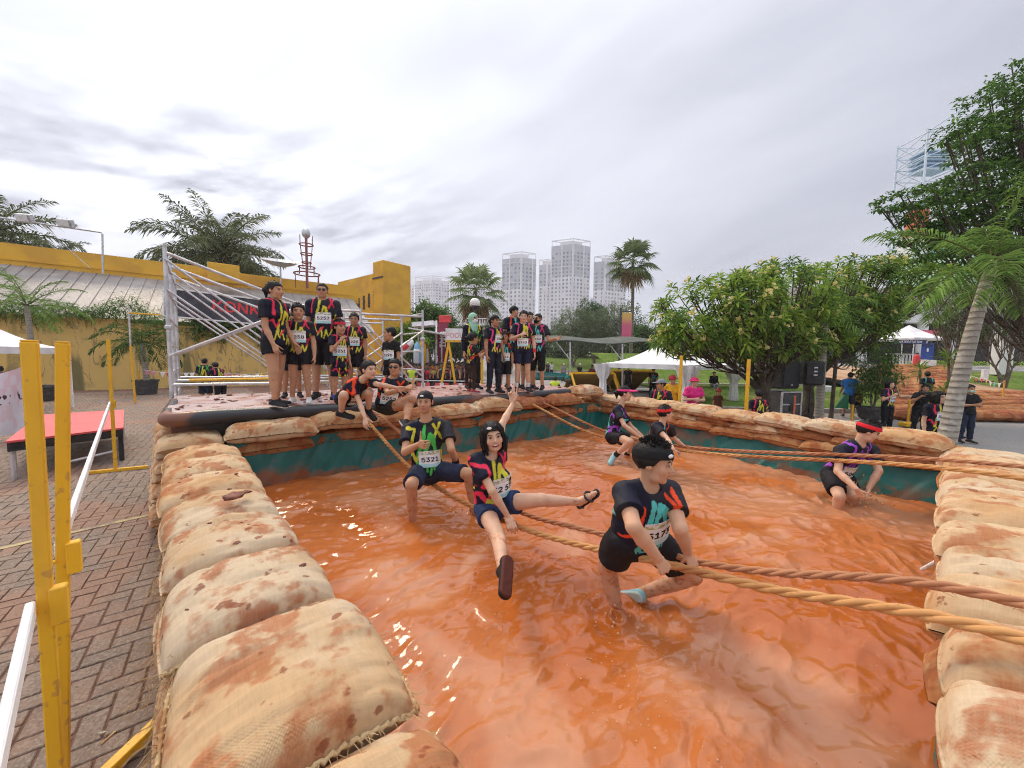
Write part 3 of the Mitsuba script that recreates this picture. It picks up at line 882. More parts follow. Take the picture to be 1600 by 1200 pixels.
tower('grey and white apartment tower left of the tallest one, framed roof', 785, 838, 402, 300, 0.30, 815)
tower('tallest grey topped apartment tower in the middle of the skyline', 864, 925, 381, 310, 0.27, 896)
tower('narrow dark topped apartment tower tight against the left of the tallest', 843, 866, 413, 335, 0.22, 855)
tower('apartment tower behind the tall fan palm', 930, 984, 408, 300, 0.28, 946)
tower('pale wide hazy apartment block farthest left of the skyline', 645, 700, 437, 420, None, 676)
tower('pale hazy block partly behind the shorter fan palm', 702, 768, 437, 420, None, 722)
tower('pale low hazy apartment block edge beside the yellow hall', 631, 646, 445, 450, None, 639, crown=False)
tower('pale hazy apartment block showing between the short palm and the towers', 768, 786, 440, 430, None, 776, crown=False)

# ------------------------------------------------------------------ tents, shade net, lamp, gantry


def tent_cloth(name, c, ax, w, eave, peak, label, valance=0.25, legs=True, curtains=()):
    t = thing(name, label, 'tent')
    ax = nrm(ax)
    ay = np.array([-ax[1], ax[0], 0])
    h = w / 2

    def F(u, v):
        a = u * 2 * np.pi - np.pi / 4
        # square outline
        q = np.stack([np.cos(a), np.sin(a)], -1)
        q = q / np.maximum(np.abs(q[..., :1]), np.abs(q[..., 1:]))
        r = 1 - v
        zz = eave + (peak - eave) * (v ** 1.55)
        sagg = -0.10 * (np.sin(np.pi * np.clip(v, 0, 1))) * (1 - np.abs(np.abs(q[..., 0]) - np.abs(q[..., 1])))
        xy = q * (r * h)[..., None]
        return np.stack([c[0] + ax[0] * xy[..., 0] + ay[0] * xy[..., 1], c[1] + ax[1] * xy[..., 0] + ay[1] * xy[..., 1], zz + sagg * 0.6], -1)
    m, uv = sheet(F, 65, 18)
    put('roof', m, 'm_tent', t, smooth=30)

    def G(u, v):
        P = F(u, u * 0)
        P = P + 0.0
        w_ = 0.02 * np.sin(u * 150)
        P[..., 2] -= v * valance
        P[..., 0] += w_ * v
        return P
    m, uv = sheet(G, 129, 4)
    put('valance', m, 'm_tent', t, smooth=30)
    for i, (sx, sy) in enumerate(((1, 1), (-1, 1), (-1, -1), (1, -1))):
        q = np.asarray(c) + ax * sx * h * 0.985 + ay * sy * h * 0.985
        put('leg', tube([[q[0], q[1], c[2]], [q[0], q[1], eave]], 0.035, 6), 'm_white', t)
    for (sx, sy, wid) in curtains:
        q = np.asarray(c) + ax * sx * h * 0.97 + ay * sy * h * 0.97

        def K(u, v, q=q, wid=wid):
            a = u * 2 * np.pi
            r = wid * (0.35 + 0.65 * np.clip(1 - v * 2.2, 0, 1) ** 0.7 + 0.25 * np.clip(v - 0.55, 0, 1)) * (1 + 0.22 * np.sin(u * 44))
            return np.stack([q[0] + r * np.cos(a), q[1] + r * np.sin(a), eave - 0.05 - v * (eave - 0.15 - c[2])], -1)
        m, uv = sheet(K, 90, 14)
        put('curtain', m, 'm_tent', t, smooth=40)
    return t


mat('m_tent', sprinkle((0.76, 0.75, 0.77), (0.60, 0.58, 0.58), 2.2, 0.7), 0.7)
tc2 = on(1042, 632, 0)
tent_cloth('marquee_tent', (at(1042, 600, 18.5)[0], 18.5, 0), (0.80, 0.60, 0), 4.5, 1.84, 3.10, 'white peaked marquee with gathered curtains behind the far right sandbags', 0.22, curtains=((-1, 1, 0.42), (-1, -1, 0.42), (1, -1, 0.42)))
tent_cloth('marquee_tent', (-17.1, 11.6, 0), (1, 0.25, 0), 3.2, 2.15, 3.35, 'white peaked tent cut by the left edge of the picture', 0.22)
ws = tent_cloth('marquee_tent', (at(1418, 540, 34)[0], 34.0, 1.9), (1, 0.1, 0), 4.2, 4.25, 5.5, 'small white peaked tent of the water station at the top of the sandbag stairs', 0.16)
mat('m_blue', (0.015, 0.06, 0.32), 0.5)
mat('m_navy', (0.02, 0.03, 0.11), 0.5)
put('banner_strip', box(at(1422, 534, 31.6), (2.7, 0.04, 0.34)), 'm_navy', ws)
lettering('WATER STATION', 0.17, at(1422, 534, 31.6) + np.array([0, -0.025, 0]), (1, 0, 0), (0, 0, 1), 'm_white', ws)
st = thing('blue_stand', 'blue upright sign stand with a white drop emblem at the water station', 'sign')
put('panel', box(at(1449, 549, 30.5), (0.98, 0.06, 1.3)), 'm_blue', st)
put('base', box(at(1449, 568, 30.5), (0.9, 0.5, 0.6)), 'm_white', st)
put('emblem', sphere(at(1449, 547, 30.5) + np.array([0, -0.03, 0]), (0.09, 0.012, 0.17), 8), 'm_white', st, smooth=True)
put('header', box(at(1449, 539, 30.48) + np.array([0, -0.02, 0]), (0.8, 0.05, 0.2)), 'm_navy', st)

sn = thing('shade_net', 'long dark grey green shade net stretched on poles before the lawn', 'shade net')
mat('m_net', sprinkle((0.07, 0.078, 0.066), (0.11, 0.115, 0.10), 3, 0.9), 0.9)


def Fnet(u, v):
    x = -1.5 + 18.5 * u
    z = 3.62 - 0.55 * v - 0.16 * np.sin(u * np.pi * 4) ** 2 + 0.5 * np.clip(u - 0.82, 0, 1)
    return np.stack([x, 26.0 - 4.5 * v + 0 * x, z], -1)


m, uv = sheet(Fnet, 80, 12)
put('net', m, 'm_net', sn, smooth=True)
put('edge_cord', tube(Fnet(np.linspace(0, 1, 60), np.ones(60)), 0.03, 5), 'm_darkgrey', sn)
for x in (3.2, 6.2, 12.5):
    put('pole', tube([[x + 0.2, 21.6, 0], [x + 0.1, 21.6, 3.0]], 0.05, 6), 'm_metal', sn)
    put('brace', tube([[x + 0.1, 21.6, 2.0], [x - 0.7, 21.7, 3.0]], 0.03, 5), 'm_metal', sn)

lampt = thing('globe_lamp', 'white globe street lamp in front of the shorter fan palm', 'street lamp')
lc = at(742, 474, 24)
mat('m_globe', (0.78, 0.76, 0.72), 0.35)
put('globe', sphere(lc, 0.33, 12), 'm_globe', lampt, smooth=True)
put('cradle', lathe([(0.30, -0.17), (0.22, -0.28), (0.12, -0.36), (0.06, -0.42), (0.05, -0.6)], 12, lc), 'm_darkgrey', lampt)
put('pole', tube([lc + [0, 0, -0.5], [lc[0], lc[1], 0]], 0.06, 8), 'm_darkgrey', lampt)
put('crossbar', tube([lc + [-0.5, 0, -0.95], lc + [0.75, 0, -0.95]], 0.03, 5), 'm_white', lampt)

gan = thing('gantry', 'pale steel gantry of two masts and a diagonal on the skyline behind the trees', 'gantry')
for (p, q) in (((1018, 475), (1017, 500)), ((1040, 480), (1039, 505)), ((1018, 476), (1040, 487)), ((1018, 500), (1017, 540)), ((1039, 505), (1038, 540))):
    put('strut', tube([at(*p, 120), at(*q, 120)], 0.35, 5), 'm_white', gan)

# ------------------------------------------------------------------ buildings on the right
rb = thing('white_pavilion', 'white columned pavilion with a dark red awning behind the water station', 'building')
mat('m_offwhite', sprinkle((0.70, 0.70, 0.70), (0.55, 0.54, 0.53), 0.6, 0.7), 0.8)
mat('m_awning', sprinkle((0.42, 0.06, 0.09), (0.33, 0.05, 0.07), 2, 0.8), 0.8)
mat('m_greenwall', sprinkle((0.36, 0.58, 0.40), (0.30, 0.48, 0.35), 0.4, 0.8), 0.8)
put('fascia', box((62, 46, 8.15), (58, 1.0, 2.4), bev=0.05), 'm_offwhite', rb)
put('fascia_grey', box((62, 45.6, 10.1), (58, 1.4, 1.5)), 'm_concrete', rb)
put('roof_slab', box((62, 55, 9.6), (60, 18, 0.5)), 'm_offwhite', rb)
put('back_wall', box((62, 58, 4.5), (60, 0.4, 9.6)), 'm_darkgrey', rb)
put('floor', box((62, 51, 1.7), (58, 14, 0.6)), 'm_concrete', rb)
for x in (42.3, 49.5, 53.5, 58.5, 63.6, 70, 77):
    put('column', lathe([(0.62, 1.8), (0.55, 2.3), (0.5, 2.4), (0.48, 6.6), (0.6, 6.95)], 16, (x, 45.6, 0)), 'm_offwhite', rb, smooth=40)
aw = np.array([at(1418, 517, 42.5), at(1466, 516, 42.5), at(1459, 528, 40.6), at(1437, 529, 40.6)])
put('awning', join([beam((aw[0] + aw[1]) / 2 + [-2.0, 0, 0], (aw[0] + aw[1]) / 2 + [2.0, 0, 0], 0.1), ((np.array([aw[0], aw[1], aw[2] + [0.3, 0, 0], aw[3] - [0.8, 0, 0], aw[0] - [0, 0, 0.06], aw[1] - [0, 0, 0.06], aw[2] + [0.3, 0, -0.06], aw[3] - [0.8, 0, 0.06]])), np.array([[0, 1, 2, 3], [7, 6, 5, 4], [3, 2, 6, 7], [0, 3, 7, 4], [1, 5, 6, 2]]))]), 'm_awning', rb)
for k in range(12):
    p = at(1396 + k * 5.2, 562, 33)
    put('railing_post', box([p[0], 33.3, 2.35], (0.09, 0.09, 0.95)), 'm_offwhite', rb)
put('railing_bar', box([at(1424, 562, 33)[0], 33.3, 2.86], (3.9, 0.12, 0.1)), 'm_offwhite', rb)
gb = thing('green_building', 'pale green building with white bands high behind the palms at the right', 'building')
put('wall', box((88, 62, 12.5), (42, 12, 14)), 'm_greenwall', gb)
put('band', box((88, 55.7, 16.4), (42.6, 0.7, 0.9)), 'm_offwhite', gb)
put('band', box((88, 55.7, 12.2), (42.6, 0.7, 1.6)), 'm_concrete', gb)
for k in range(6):
    put('window', box((72 + k * 6, 55.9, 14.3), (3.2, 0.2, 1.8)), 'm_window', gb)
# lattice tower with blue slide
lt = thing('lattice_tower', 'pale blue steel lattice ride tower rising behind the dark tree', 'tower')
mat('m_paleblue', (0.56, 0.64, 0.73), 0.6)
mat('m_paleslide', (0.36, 0.50, 0.64), 0.6)
mat('m_blueslide', (0.22, 0.46, 0.66), 0.5)
mat('m_orange', (0.62, 0.13, 0.05), 0.6)
Dt = 75.0
xl, xr = at(1442, 300, Dt)[0], at(1488, 300, Dt)[0]
zt, zb = at(1450, 206, Dt)[2], at(1450, 470, Dt)[2]
yb2 = Dt + (xr - xl)
cs = [(xl, Dt), (xr, Dt), (xr, yb2), (xl, yb2)]
for i, q in enumerate(cs):
    put('mast', tube([[*q, 0], [*q, zt + (4 if i in (1, 2) else 0.5)]], 0.2, 6), 'm_paleblue', lt)
nz = 14
br = []
for k in range(nz + 1):
    z = zb + (zt - zb) * k / nz
    for i in range(4):
        q0, q1 = cs[i], cs[(i + 1) % 4]
        br.append(tube([[*q0, z], [*q1, z]], 0.11, 4))
        if k < nz:
            z2 = zb + (zt - zb) * (k + 1) / nz
            br.append(tube([[*q0, z], [*q1, z2]], 0.08, 4))
put('bracing', join(br), 'm_paleblue', lt, kind='stuff')
for k in range(5):
    z = zt - 3.2 - k * 0.8
    put('deck', box(((xl + xr) / 2, Dt + 2.0, z), (xr - xl - 0.6, 3.4, 0.25)), 'm_paleslide', lt)
put('top_rail', beam([xl, Dt, zt], [xr, Dt, zt + 4], 0.25), 'm_paleblue', lt)
sl = thing('slide_tower', 'orange and blue ride tower base glimpsed between the trees', 'tower')
put('orange_panel', box(at(1432, 352, 70), (2.2, 2, 5)), 'm_orange', sl)
put('white_panel', box(at(1432, 395, 70.3), (4.4, 3, 5)), 'm_offwhite', sl)
put('blue_panel', box(at(1462, 385, 70), (4.4, 3, 8)), 'm_blueslide', sl)
put('leg', box(at(1445, 480, 70.5), (1.2, 1.2, 18)), 'm_offwhite', sl)

# stairs heaped with sandbags up the slope
_rs = np.random.default_rng(5)
steps = []
for k in range(19):
    Y = 13.6 + k * 0.98
    z = 0.02 + 1.85 * np.clip((Y - 15) / 17.5, 0, 1) + (0.10 if k < 2 else 0.05)
    u0, u1 = (1398 - k * 1.4, 1484 + 0 * k) if k > 2 else (1402, 1600)
    xa, xb = at(u0, 600, Y)[0], at(u1, 600, Y)[0]
    n_ = max(3, int((xb - xa) / 1.05))
    for i in range(n_):
        steps.append((xa + (xb - xa) * (i + 0.5) / n_, Y, z, (xb - xa) / n_))
steps += [(at(1496 + 16 * i + 5 * (j % 2), 600, 13.7 + 1.15 * j)[0], 13.7 + 1.15 * j, 0.13 + 0.07 * j, 1.25) for j in range(6) for i in range(9)]
for (x, Y, z, w) in steps:
    BAGN[0] += 1
    (v, f), uv = bag_mesh(w * 1.15, 0.95, 0.34, 12, BAGN[0], 0.02)
    a = _rs.normal(0, 0.07)
    ca, sa = math.cos(a), math.sin(a)
    v = np.stack([v[:, 0] * ca - v[:, 1] * sa, v[:, 0] * sa + v[:, 1] * ca, v[:, 2]], 1) + [x, Y + _rs.normal(0, 0.05), z + _rs.normal(0, 0.015)]
    put('step_bag', (v, f), ('m_bag_mud', 'm_bag_red', 'm_bag_mud')[int(_rs.integers(3))], label='reddish brown sandbag laid on the stepped slope below the water station', cat='sandbag', group='sandbag steps on the slope', smooth=True, uv=uv)
# ------------------------------------------------------------------ vegetation
leafmat('m_leaf', {'type': 'mesh_attribute', 'name': 'vertex_color'}, 0.8, 0.42)
mat('m_bark', sprinkle((0.20, 0.165, 0.13), (0.10, 0.08, 0.06), 6, 0.9, 0.35, 0.65), 0.95)
mat('m_barkdark', sprinkle((0.10, 0.075, 0.055), (0.055, 0.042, 0.032), 6, 0.9, 0.35, 0.65), 0.95)


def palmbark(p, n, uv):
    r = dr.sin((p.z + 0.03 * fbm(p.x * 5, p.y * 5, p.z * 2, 2)) * 62)
    c = mix((0.40, 0.36, 0.31), (0.30, 0.27, 0.23), fbm(p.x * 4, p.y * 4, p.z * 6, 3))
    c = mix(c, (0.17, 0.15, 0.12), smoothstep(0.72, 0.98, r) * 0.8)
    return mix(c, (0.50, 0.48, 0.42), smoothstep(0.6, 0.72, fbm(p.x * 9, p.y * 9, p.z * 9, 3)) * 0.6)


mat('m_palmbark', proc(palmbark), 0.9, bump=proc(lambda p, n, uv: dr.sin(p.z * 62) * 0.5 + fbm(p.x * 20, p.y * 20, p.z * 20, 2)), bscale=0.012)
RT = np.random.default_rng(42)


def unit(n, rng=RT):
    v = rng.normal(size=(n, 3))
    return v / np.linalg.norm(v, axis=1, keepdims=True)


def leaves(P, D, L, W, rng=RT, droop=0.25, fold=0.25, up=None):
    """folded pointed leaves: base P, direction D; 5 vertices, 4 triangles each"""
    n = len(P)
    D = D / np.maximum(np.linalg.norm(D, axis=1, keepdims=True), 1e-9)
    U = np.tile([0, 0, 1.0], (n, 1)) + rng.normal(0, 0.35, (n, 3)) if up is None else up
    S = np.cross(D, U)
    S /= np.maximum(np.linalg.norm(S, axis=1, keepdims=True), 1e-9)
    N = np.cross(S, D)
    L = np.broadcast_to(L, (n,))[:, None]
    W = np.broadcast_to(W, (n,))[:, None]
    g = np.array([0, 0, -1.0])
    mid = P + D * L * 0.55 + g * L * droop * 0.25
    tip = P + D * L + g * L * droop
    l = mid + S * W / 2 + N * W * fold
    r = mid - S * W / 2 + N * W * fold
    V = np.stack([P, l, mid, r, tip], 1).reshape(-1, 3)
    o = (np.arange(n) * 5)[:, None, None]
    F = (np.array([[0, 2, 1], [0, 3, 2], [1, 2, 4], [2, 3, 4]])[None] + o).reshape(-1, 3)
    return V, F


def tones(n, cols, rng=RT, per=5, jit=0.15):
    c = 1.75 * np.asarray(cols)[rng.integers(len(cols), size=n)] * rng.uniform(1 - jit, 1 + jit, (n, 1))
    return np.repeat(c, per, 0)


def limb_tree(tips, base, rng, levels=(40, 10, 3), r0=0.16, rt=0.02, lift=0.25):
    """limbs from a trunk foot to the tips through nested groups; returns mesh parts"""
    from scipy.cluster.vq import kmeans2
    segs = []
    pts, rad = np.asarray(tips, float), np.full(len(tips), rt)
    base = np.asarray(base, float)
    for k in levels:
        if len(pts) <= k:
            continue
        cen, lab = kmeans2(pts, k, seed=5, minit='++')
        new, nr = [], []
        for c in range(k):
            w = np.where(lab == c)[0]
            if not len(w):
                continue
            m = pts[w].mean(0)
            m = m + (base - m) * np.array([0.30, 0.30, 0.34])
            R = min(r0, math.sqrt((rad[w] ** 2).sum()) * 0.8)
            for i in w:
                q = (m + pts[i]) / 2 + np.array([0, 0, -lift * 0.3 * np.linalg.norm((m - pts[i])[:2])]) + rng.normal(0, 0.03, 3)
                segs.append(tube(curve([m, q, pts[i]], 5), np.linspace(min(R, rad[i] * 1.5), rad[i], 5), 5, caps=False))
            new.append(m)
            nr.append(R)
        pts, rad = np.array(new), np.array(nr)
    for i in range(len(pts)):
        q = base + (pts[i] - base) * np.array([0.45, 0.45, 0.55]) + rng.normal(0, 0.05, 3)
        segs.append(tube(curve([base, q, pts[i]], 9), np.linspace(r0, rad[i], 9) * np.linspace(1.1, 1, 9), 8, caps=False))
    return segs


def blob_points(blobs, n, rng, shell=0.55):
    """points in the outer part of ellipsoid blobs (c, (rx, ry, rz))"""
    vol = np.array([b[1][0] * b[1][1] + b[1][0] * b[1][2] for b in blobs])
    which = rng.choice(len(blobs), n, p=vol / vol.sum())
    d = unit(n, rng)
    r = shell + (1.05 - shell) * rng.random(n) ** 0.6
    lump = 0.82 + 0.36 * meshkit.fbm(d * 2.2 + which[:, None] * 9.1, 3, 2)
    c = np.array([b[0] for b in blobs])[which]
    R = np.array([b[1] for b in blobs])[which]
    return c + d * R * (r * lump)[:, None], d


def broad_tree(name, label, blobs, foot, n, L, W, cols, seed, bark='m_bark', r0=0.2, levels=(60, 14, 4), group=None, cl=9, droop=0.3, spread=0.6, flat=0.0, cat='tree'):
    rng = np.random.default_rng(seed)
    t = thing(name, label, cat, group)
    tips, d = blob_points(blobs, n, rng)
    segs = limb_tree(tips[:: max(1, n // 160)], foot, rng, levels, r0, r0 * 0.07)
    put('trunk', join(segs), bark, t, smooth=True)
    P = np.repeat(tips, cl, 0) + rng.normal(0, L * 0.55, (n * cl, 3)) * [1, 1, 1 - flat]
    D = np.repeat(d, cl, 0) * spread + unit(n * cl, rng) * [1, 1, 1 - 0.7 * flat] + [0, 0, -0.1]
    v, f = leaves(P, D, L * rng.uniform(0.7, 1.25, n * cl), W * rng.uniform(0.8, 1.2, n * cl), rng, droop)
    tone = np.repeat(rng.uniform(0.75, 1.25, n), cl)
    c = tones(n * cl, cols, rng) * np.repeat(tone, 5)[:, None]
    put('crown', (v, f), 'm_leaf', t, color=np.clip(c, 0, 1))
    return t


G_DARK = [(0.030, 0.062, 0.020), (0.042, 0.082, 0.024), (0.055, 0.10, 0.030)]
G_MID = [(0.055, 0.105, 0.030), (0.075, 0.135, 0.035), (0.095, 0.16, 0.042)]
G_GREY = [(0.075, 0.10, 0.055), (0.095, 0.125, 0.065), (0.12, 0.15, 0.08)]
G_LIME = [(0.15, 0.22, 0.036), (0.125, 0.20, 0.04), (0.20, 0.27, 0.05), (0.09, 0.15, 0.03)]


# frangipani: rosettes of long leaves at the ends of candelabra branches
def frangipani(label, blobs, foot, n, seed, flowers, parts=0):
    rng = np.random.default_rng(seed)
    t = thing('frangipani_tree', label, 'tree')
    tips, d = blob_points(blobs, n, rng, 0.72)
    keep = tips[:, 2] > 1.15
    tips, d = tips[keep], d[keep]
    n = len(tips)
    fork = np.array(foot) + [0, 0, 1.05]
    trunk = limb_tree(tips[::2], fork, rng, (80, 24, 7), 0.13, 0.013, 0.4) + [tube(curve([foot, np.array(foot) + [0.06, 0, 0.5], fork + [0, 0, 0.1]], 8), np.linspace(0.2, 0.15, 8), 9)]
    put('trunk', join(trunk), 'm_barkdark', t, smooth=True)
    Vs, Fs, Cs = [], [], []
    m = 15
    for i in range(n):
        ax = nrm(d[i] * 0.6 + [0, 0, 0.75])
        x, y = frame(ax)
        a = np.arange(m) * 2.4 + rng.uniform(0, 6)
        el = np.linspace(-0.35, 1.0, m)
        D = np.cos(el)[:, None] * (np.cos(a)[:, None] * x + np.sin(a)[:, None] * y) + np.sin(el)[:, None] * ax
        P = tips[i] + ax * np.linspace(-0.05, 0.05, m)[:, None]
        v, f = leaves(P, D, rng.uniform(0.20, 0.34, m), rng.uniform(0.060, 0.085, m), rng, 0.28, 0.18)
        Vs.append(v)
        Fs.append(f)
        Cs.append(np.clip(tones(m, G_LIME if rng.random() < 0.75 else G_MID, rng) * rng.uniform(0.75, 1.15), 0, 1))
    dist = np.linalg.norm(tips - [0, 0, CAMZ], axis=1) + 2.0 * (d[:, 1] > 0.25)
    order = np.argsort(dist)
    for i in order[:parts]:
        put('leaf_cluster', (Vs[i], Fs[i]), 'm_leaf', t, color=Cs[i])
    rest = order[parts:]
    v, f = join([(Vs[i], Fs[i]) for i in rest])
    put('foliage', (v, f), 'm_leaf', t, color=np.vstack([Cs[i] for i in rest]), kind='stuff')
    fl = []
    for i in order[: n // 2][rng.permutation(n // 2)[:flowers]]:
        ax = nrm(d[i] * 0.7 + [0, 0, 0.6])
        for k in range(int(rng.integers(4, 8))):
            c = tips[i] + ax * 0.15 + rng.normal(0, 0.055, 3)
            fx = nrm(ax + rng.normal(0, 0.5, 3))
            x, y = frame(fx)
            a = np.arange(5) * 1.2566
            D = np.cos(a)[:, None] * x + np.sin(a)[:, None] * y + fx * 0.35
            fl.append(leaves(np.tile(c, (5, 1)), D, 0.058, 0.04, rng, 0.0, 0.12, up=np.tile(fx, (5, 1))))
    if fl:
        v, f = join(fl)
        c = np.tile(np.array([[0.80, 0.55, 0.10], [0.82, 0.74, 0.42], [0.82, 0.66, 0.22], [0.82, 0.74, 0.42], [0.84, 0.78, 0.55]]), (len(v) // 5, 1))
        put('blossoms', (v, f), 'm_leaf', t, color=c, kind='stuff')
    return t


def bl(u, v, Y, ru, rv, ry=None):
    """an ellipsoid of the crown"""
    k = Y / FOC
    return (at(u, v, Y), (ru * k, ry or ru * k, rv * k))


frangipani('broad frangipani tree with pale yellow blossoms arching over the white marquee', [bl(1130, 492, 10.8, 95, 58, 1.7), bl(1068, 522, 10.6, 46, 30, 0.9), bl(1205, 470, 11.5, 80, 56, 1.6), bl(1190, 525, 11.2, 80, 40, 1.3)], (at(1192, 640, 11.6)[0], 11.6, 0), 540, 3, 80, 170)
frangipani('taller frangipani tree to the right, behind the loudspeakers and the slim palm', [bl(1300, 465, 14.0, 85, 50, 1.9), bl(1378, 446, 14.0, 66, 40, 1.7), bl(1322, 505, 13.6, 60, 46, 1.5), bl(1255, 520, 13.0, 55, 50, 1.2)], (at(1260, 640, 13.6)[0], 13.6, 0), 560, 8, 45, 120)


# palms
def frond(base, d0, length, droop, nl, ll, lw, rng, side=None, vee=0.35, plume=0.0, hang=0.4):
    """pinnate frond: arching rachis and two rows of leaflets -> (rachis, leaflets)"""
    d0 = nrm(d0)
    k = 14
    pts = [np.asarray(base, float)]
    d = d0.copy()
    for i in range(k):
        d = nrm(d + np.array([0, 0, -1.0]) * droop / k * (0.4 + 1.2 * i / k))
        pts.append(pts[-1] + d * length / k)
    pts = np.array(pts)
    rach = tube(pts, np.linspace(0.022, 0.004, k + 1) * length / 2.2, 4, caps=False)
    t = np.linspace(0.16, 0.99, nl)
    Q = np.stack([np.interp(t * k, np.arange(k + 1), pts[:, a]) for a in range(3)], 1)
    Td = np.gradient(Q, axis=0)
    Td /= np.linalg.norm(Td, axis=1, keepdims=True)
    S = np.cross(Td, [0, 0, 1.0])
    S /= np.maximum(np.linalg.norm(S, axis=1, keepdims=True), 1e-6)
    U = np.cross(S, Td)
    env = np.sin(np.pi * np.clip(0.12 + 0.86 * t, 0, 1)) ** 0.6
    P_, D_, L_ = [], [], []
    for s in (-1, 1):
        ang = rng.normal(0, 0.10 + plume, nl)
        D_.append(S * s * np.cos(ang)[:, None] + Td * (0.45 + 0.5 * t)[:, None] + U * (vee + np.sin(ang) * 1.0)[:, None] + rng.normal(0, 0.06, (nl, 3)))
        P_.append(Q)
        L_.append(ll * env * rng.uniform(0.85, 1.1, nl))
    P_, D_, L_ = np.vstack(P_), np.vstack(D_), np.concatenate(L_)
    lv = leaves(P_, D_, L_, lw, rng, hang, 0.3)
    return rach, lv


def pinnate_palm(name, label, foot, top, n, length, droop, cols, seed, ll=0.5, lw=0.035, nl=34, r=(0.16, 0.10), el=(-0.1, 1.35), as_parts=True, shaft=None, group=None, dirs=None, bend=None, plume=0.0, hang=0.4, bark='m_palmbark', cat='palm'):
    rng = np.random.default_rng(seed)
    t = thing(name, label, cat, group)
    foot, top = np.asarray(foot, float), np.asarray(top, float)
    if np.linalg.norm(top - foot) > 0.3:
        mid = (foot + top) / 2 + (np.zeros(3) if bend is None else np.asarray(bend))
        pts = curve([foot, mid, top], 22)
        rr = np.linspace(r[0], r[1], 22)
        rr[:3] *= [1.35, 1.18, 1.06]
        put('trunk', tube(pts, rr, 12), bark, t, smooth=True)
        if shaft:
            dd = nrm(pts[-1] - pts[-3])
            put('crown_shaft', tube([top - dd * 0.05, top + dd * shaft * 0.5, top + dd * shaft], [r[1] * 1.05, r[1] * 0.95, r[1] * 0.5], 10), 'm_shaft', t, smooth=True)
            top = top + dd * shaft * 0.85
    AV, AF, AC = [], [], []
    for i in range(n):
        if dirs is not None and i < len(dirs):
            d, lf = nrm(dirs[i][0]), dirs[i][1]
        else:
            a = i * 2.4 + rng.uniform(-0.3, 0.3)
            e = el[0] + (el[1] - el[0]) * ((i + 0.5) / n)
            d, lf = np.array([math.cos(a) * math.cos(e), math.sin(a) * math.cos(e), math.sin(e)]), rng.uniform(0.85, 1.1)
        ra, lv = frond(top, d, length * lf, droop * rng.uniform(0.8, 1.2), nl, ll, lw, rng, plume=plume, hang=hang)
        m = join([ra, lv])
        c = np.vstack([np.tile(np.array([[0.16, 0.19, 0.06]]), (len(ra[0]), 1)), tones(len(lv[0]) // 5, cols, rng, jit=0.22) * rng.uniform(0.8, 1.15)])
        if as_parts:
            put('frond', m, 'm_leaf', t, color=np.clip(c, 0, 1))
        else:
            AV.append(m)
            AC.append(c)
    if AV:
        put('crown', join(AV), 'm_leaf', t, color=np.clip(np.vstack(AC), 0, 1))
    return t


mat('m_shaft', sprinkle((0.22, 0.27, 0.10), (0.34, 0.33, 0.20), 7, 0.8), 0.6)


def fan_palm(label, foot, top, n, R, seed, skirt=0, cols=G_MID):
    rng = np.random.default_rng(seed)
    t = thing('fan_palm', label, 'palm')
    put('trunk', tube(curve([foot, (np.asarray(foot) + top) / 2 + [0.1, 0, 0], top], 14), np.linspace(0.26, 0.17, 14), 9), 'm_bark', t, smooth=True)
    for i in range(n + skirt):
        dead = i >= n
        a = i * 2.4 + rng.uniform(-0.3, 0.3)
        e = -0.75 + 2.1 * (i + 0.5) / n if not dead else -1.25 + rng.uniform(-0.15, 0.2)
        d = np.array([math.cos(a) * math.cos(e), math.sin(a) * math.cos(e), math.sin(e)])
        pl = R * (0.52 if not dead else 0.3)
        hub = np.asarray(top) + d * pl + [0, 0, -0.05 * R]
        st = tube([top, np.asarray(top) + d * pl * 0.5 + [0, 0, 0.03], hub], [0.03, 0.024, 0.018], 4, caps=False)
        x, y = frame(d)
        k = 22
        fa = np.linspace(-1.9, 1.9, k)
        D = np.cos(fa)[:, None] * d + np.sin(fa)[:, None] * x + y * 0.12
        lv = leaves(np.tile(hub, (k, 1)), D, R * 0.58 * (1 - 0.12 * np.abs(fa)) * rng.uniform(0.8, 1.1, k), 0.055 * R, rng, 0.42 if not dead else 0.6, 0.3, up=np.tile(y, (k, 1)) + rng.normal(0, 0.1, (k, 3)))
        m = join([st, lv])
        cc = cols if not dead else [(0.16, 0.11, 0.06), (0.21, 0.15, 0.08)]
        c = np.vstack([np.tile([[0.15, 0.17, 0.07]], (len(st[0]), 1)), tones(k, cc, rng)])
        put('dead_leaf' if dead else 'leaf', m, 'm_leaf', t, color=np.clip(c, 0, 1))
    return t


G_PALM = [(0.10, 0.17, 0.04), (0.075, 0.135, 0.035), (0.13, 0.20, 0.05)]
G_OIL = [(0.085, 0.105, 0.055), (0.11, 0.13, 0.07), (0.065, 0.085, 0.045), (0.15, 0.16, 0.10)]
# leaning palm at the right with its big feathery fronds
KP = 6.1
pf, pt = at(1478, 690, KP), at(1543, 436, KP)
pf = np.array([at(1466, 760, KP)[0], KP, 0.0])


def pd(u, v, dy):
    return at(u, v, KP + dy) - at(1545, 420, KP)


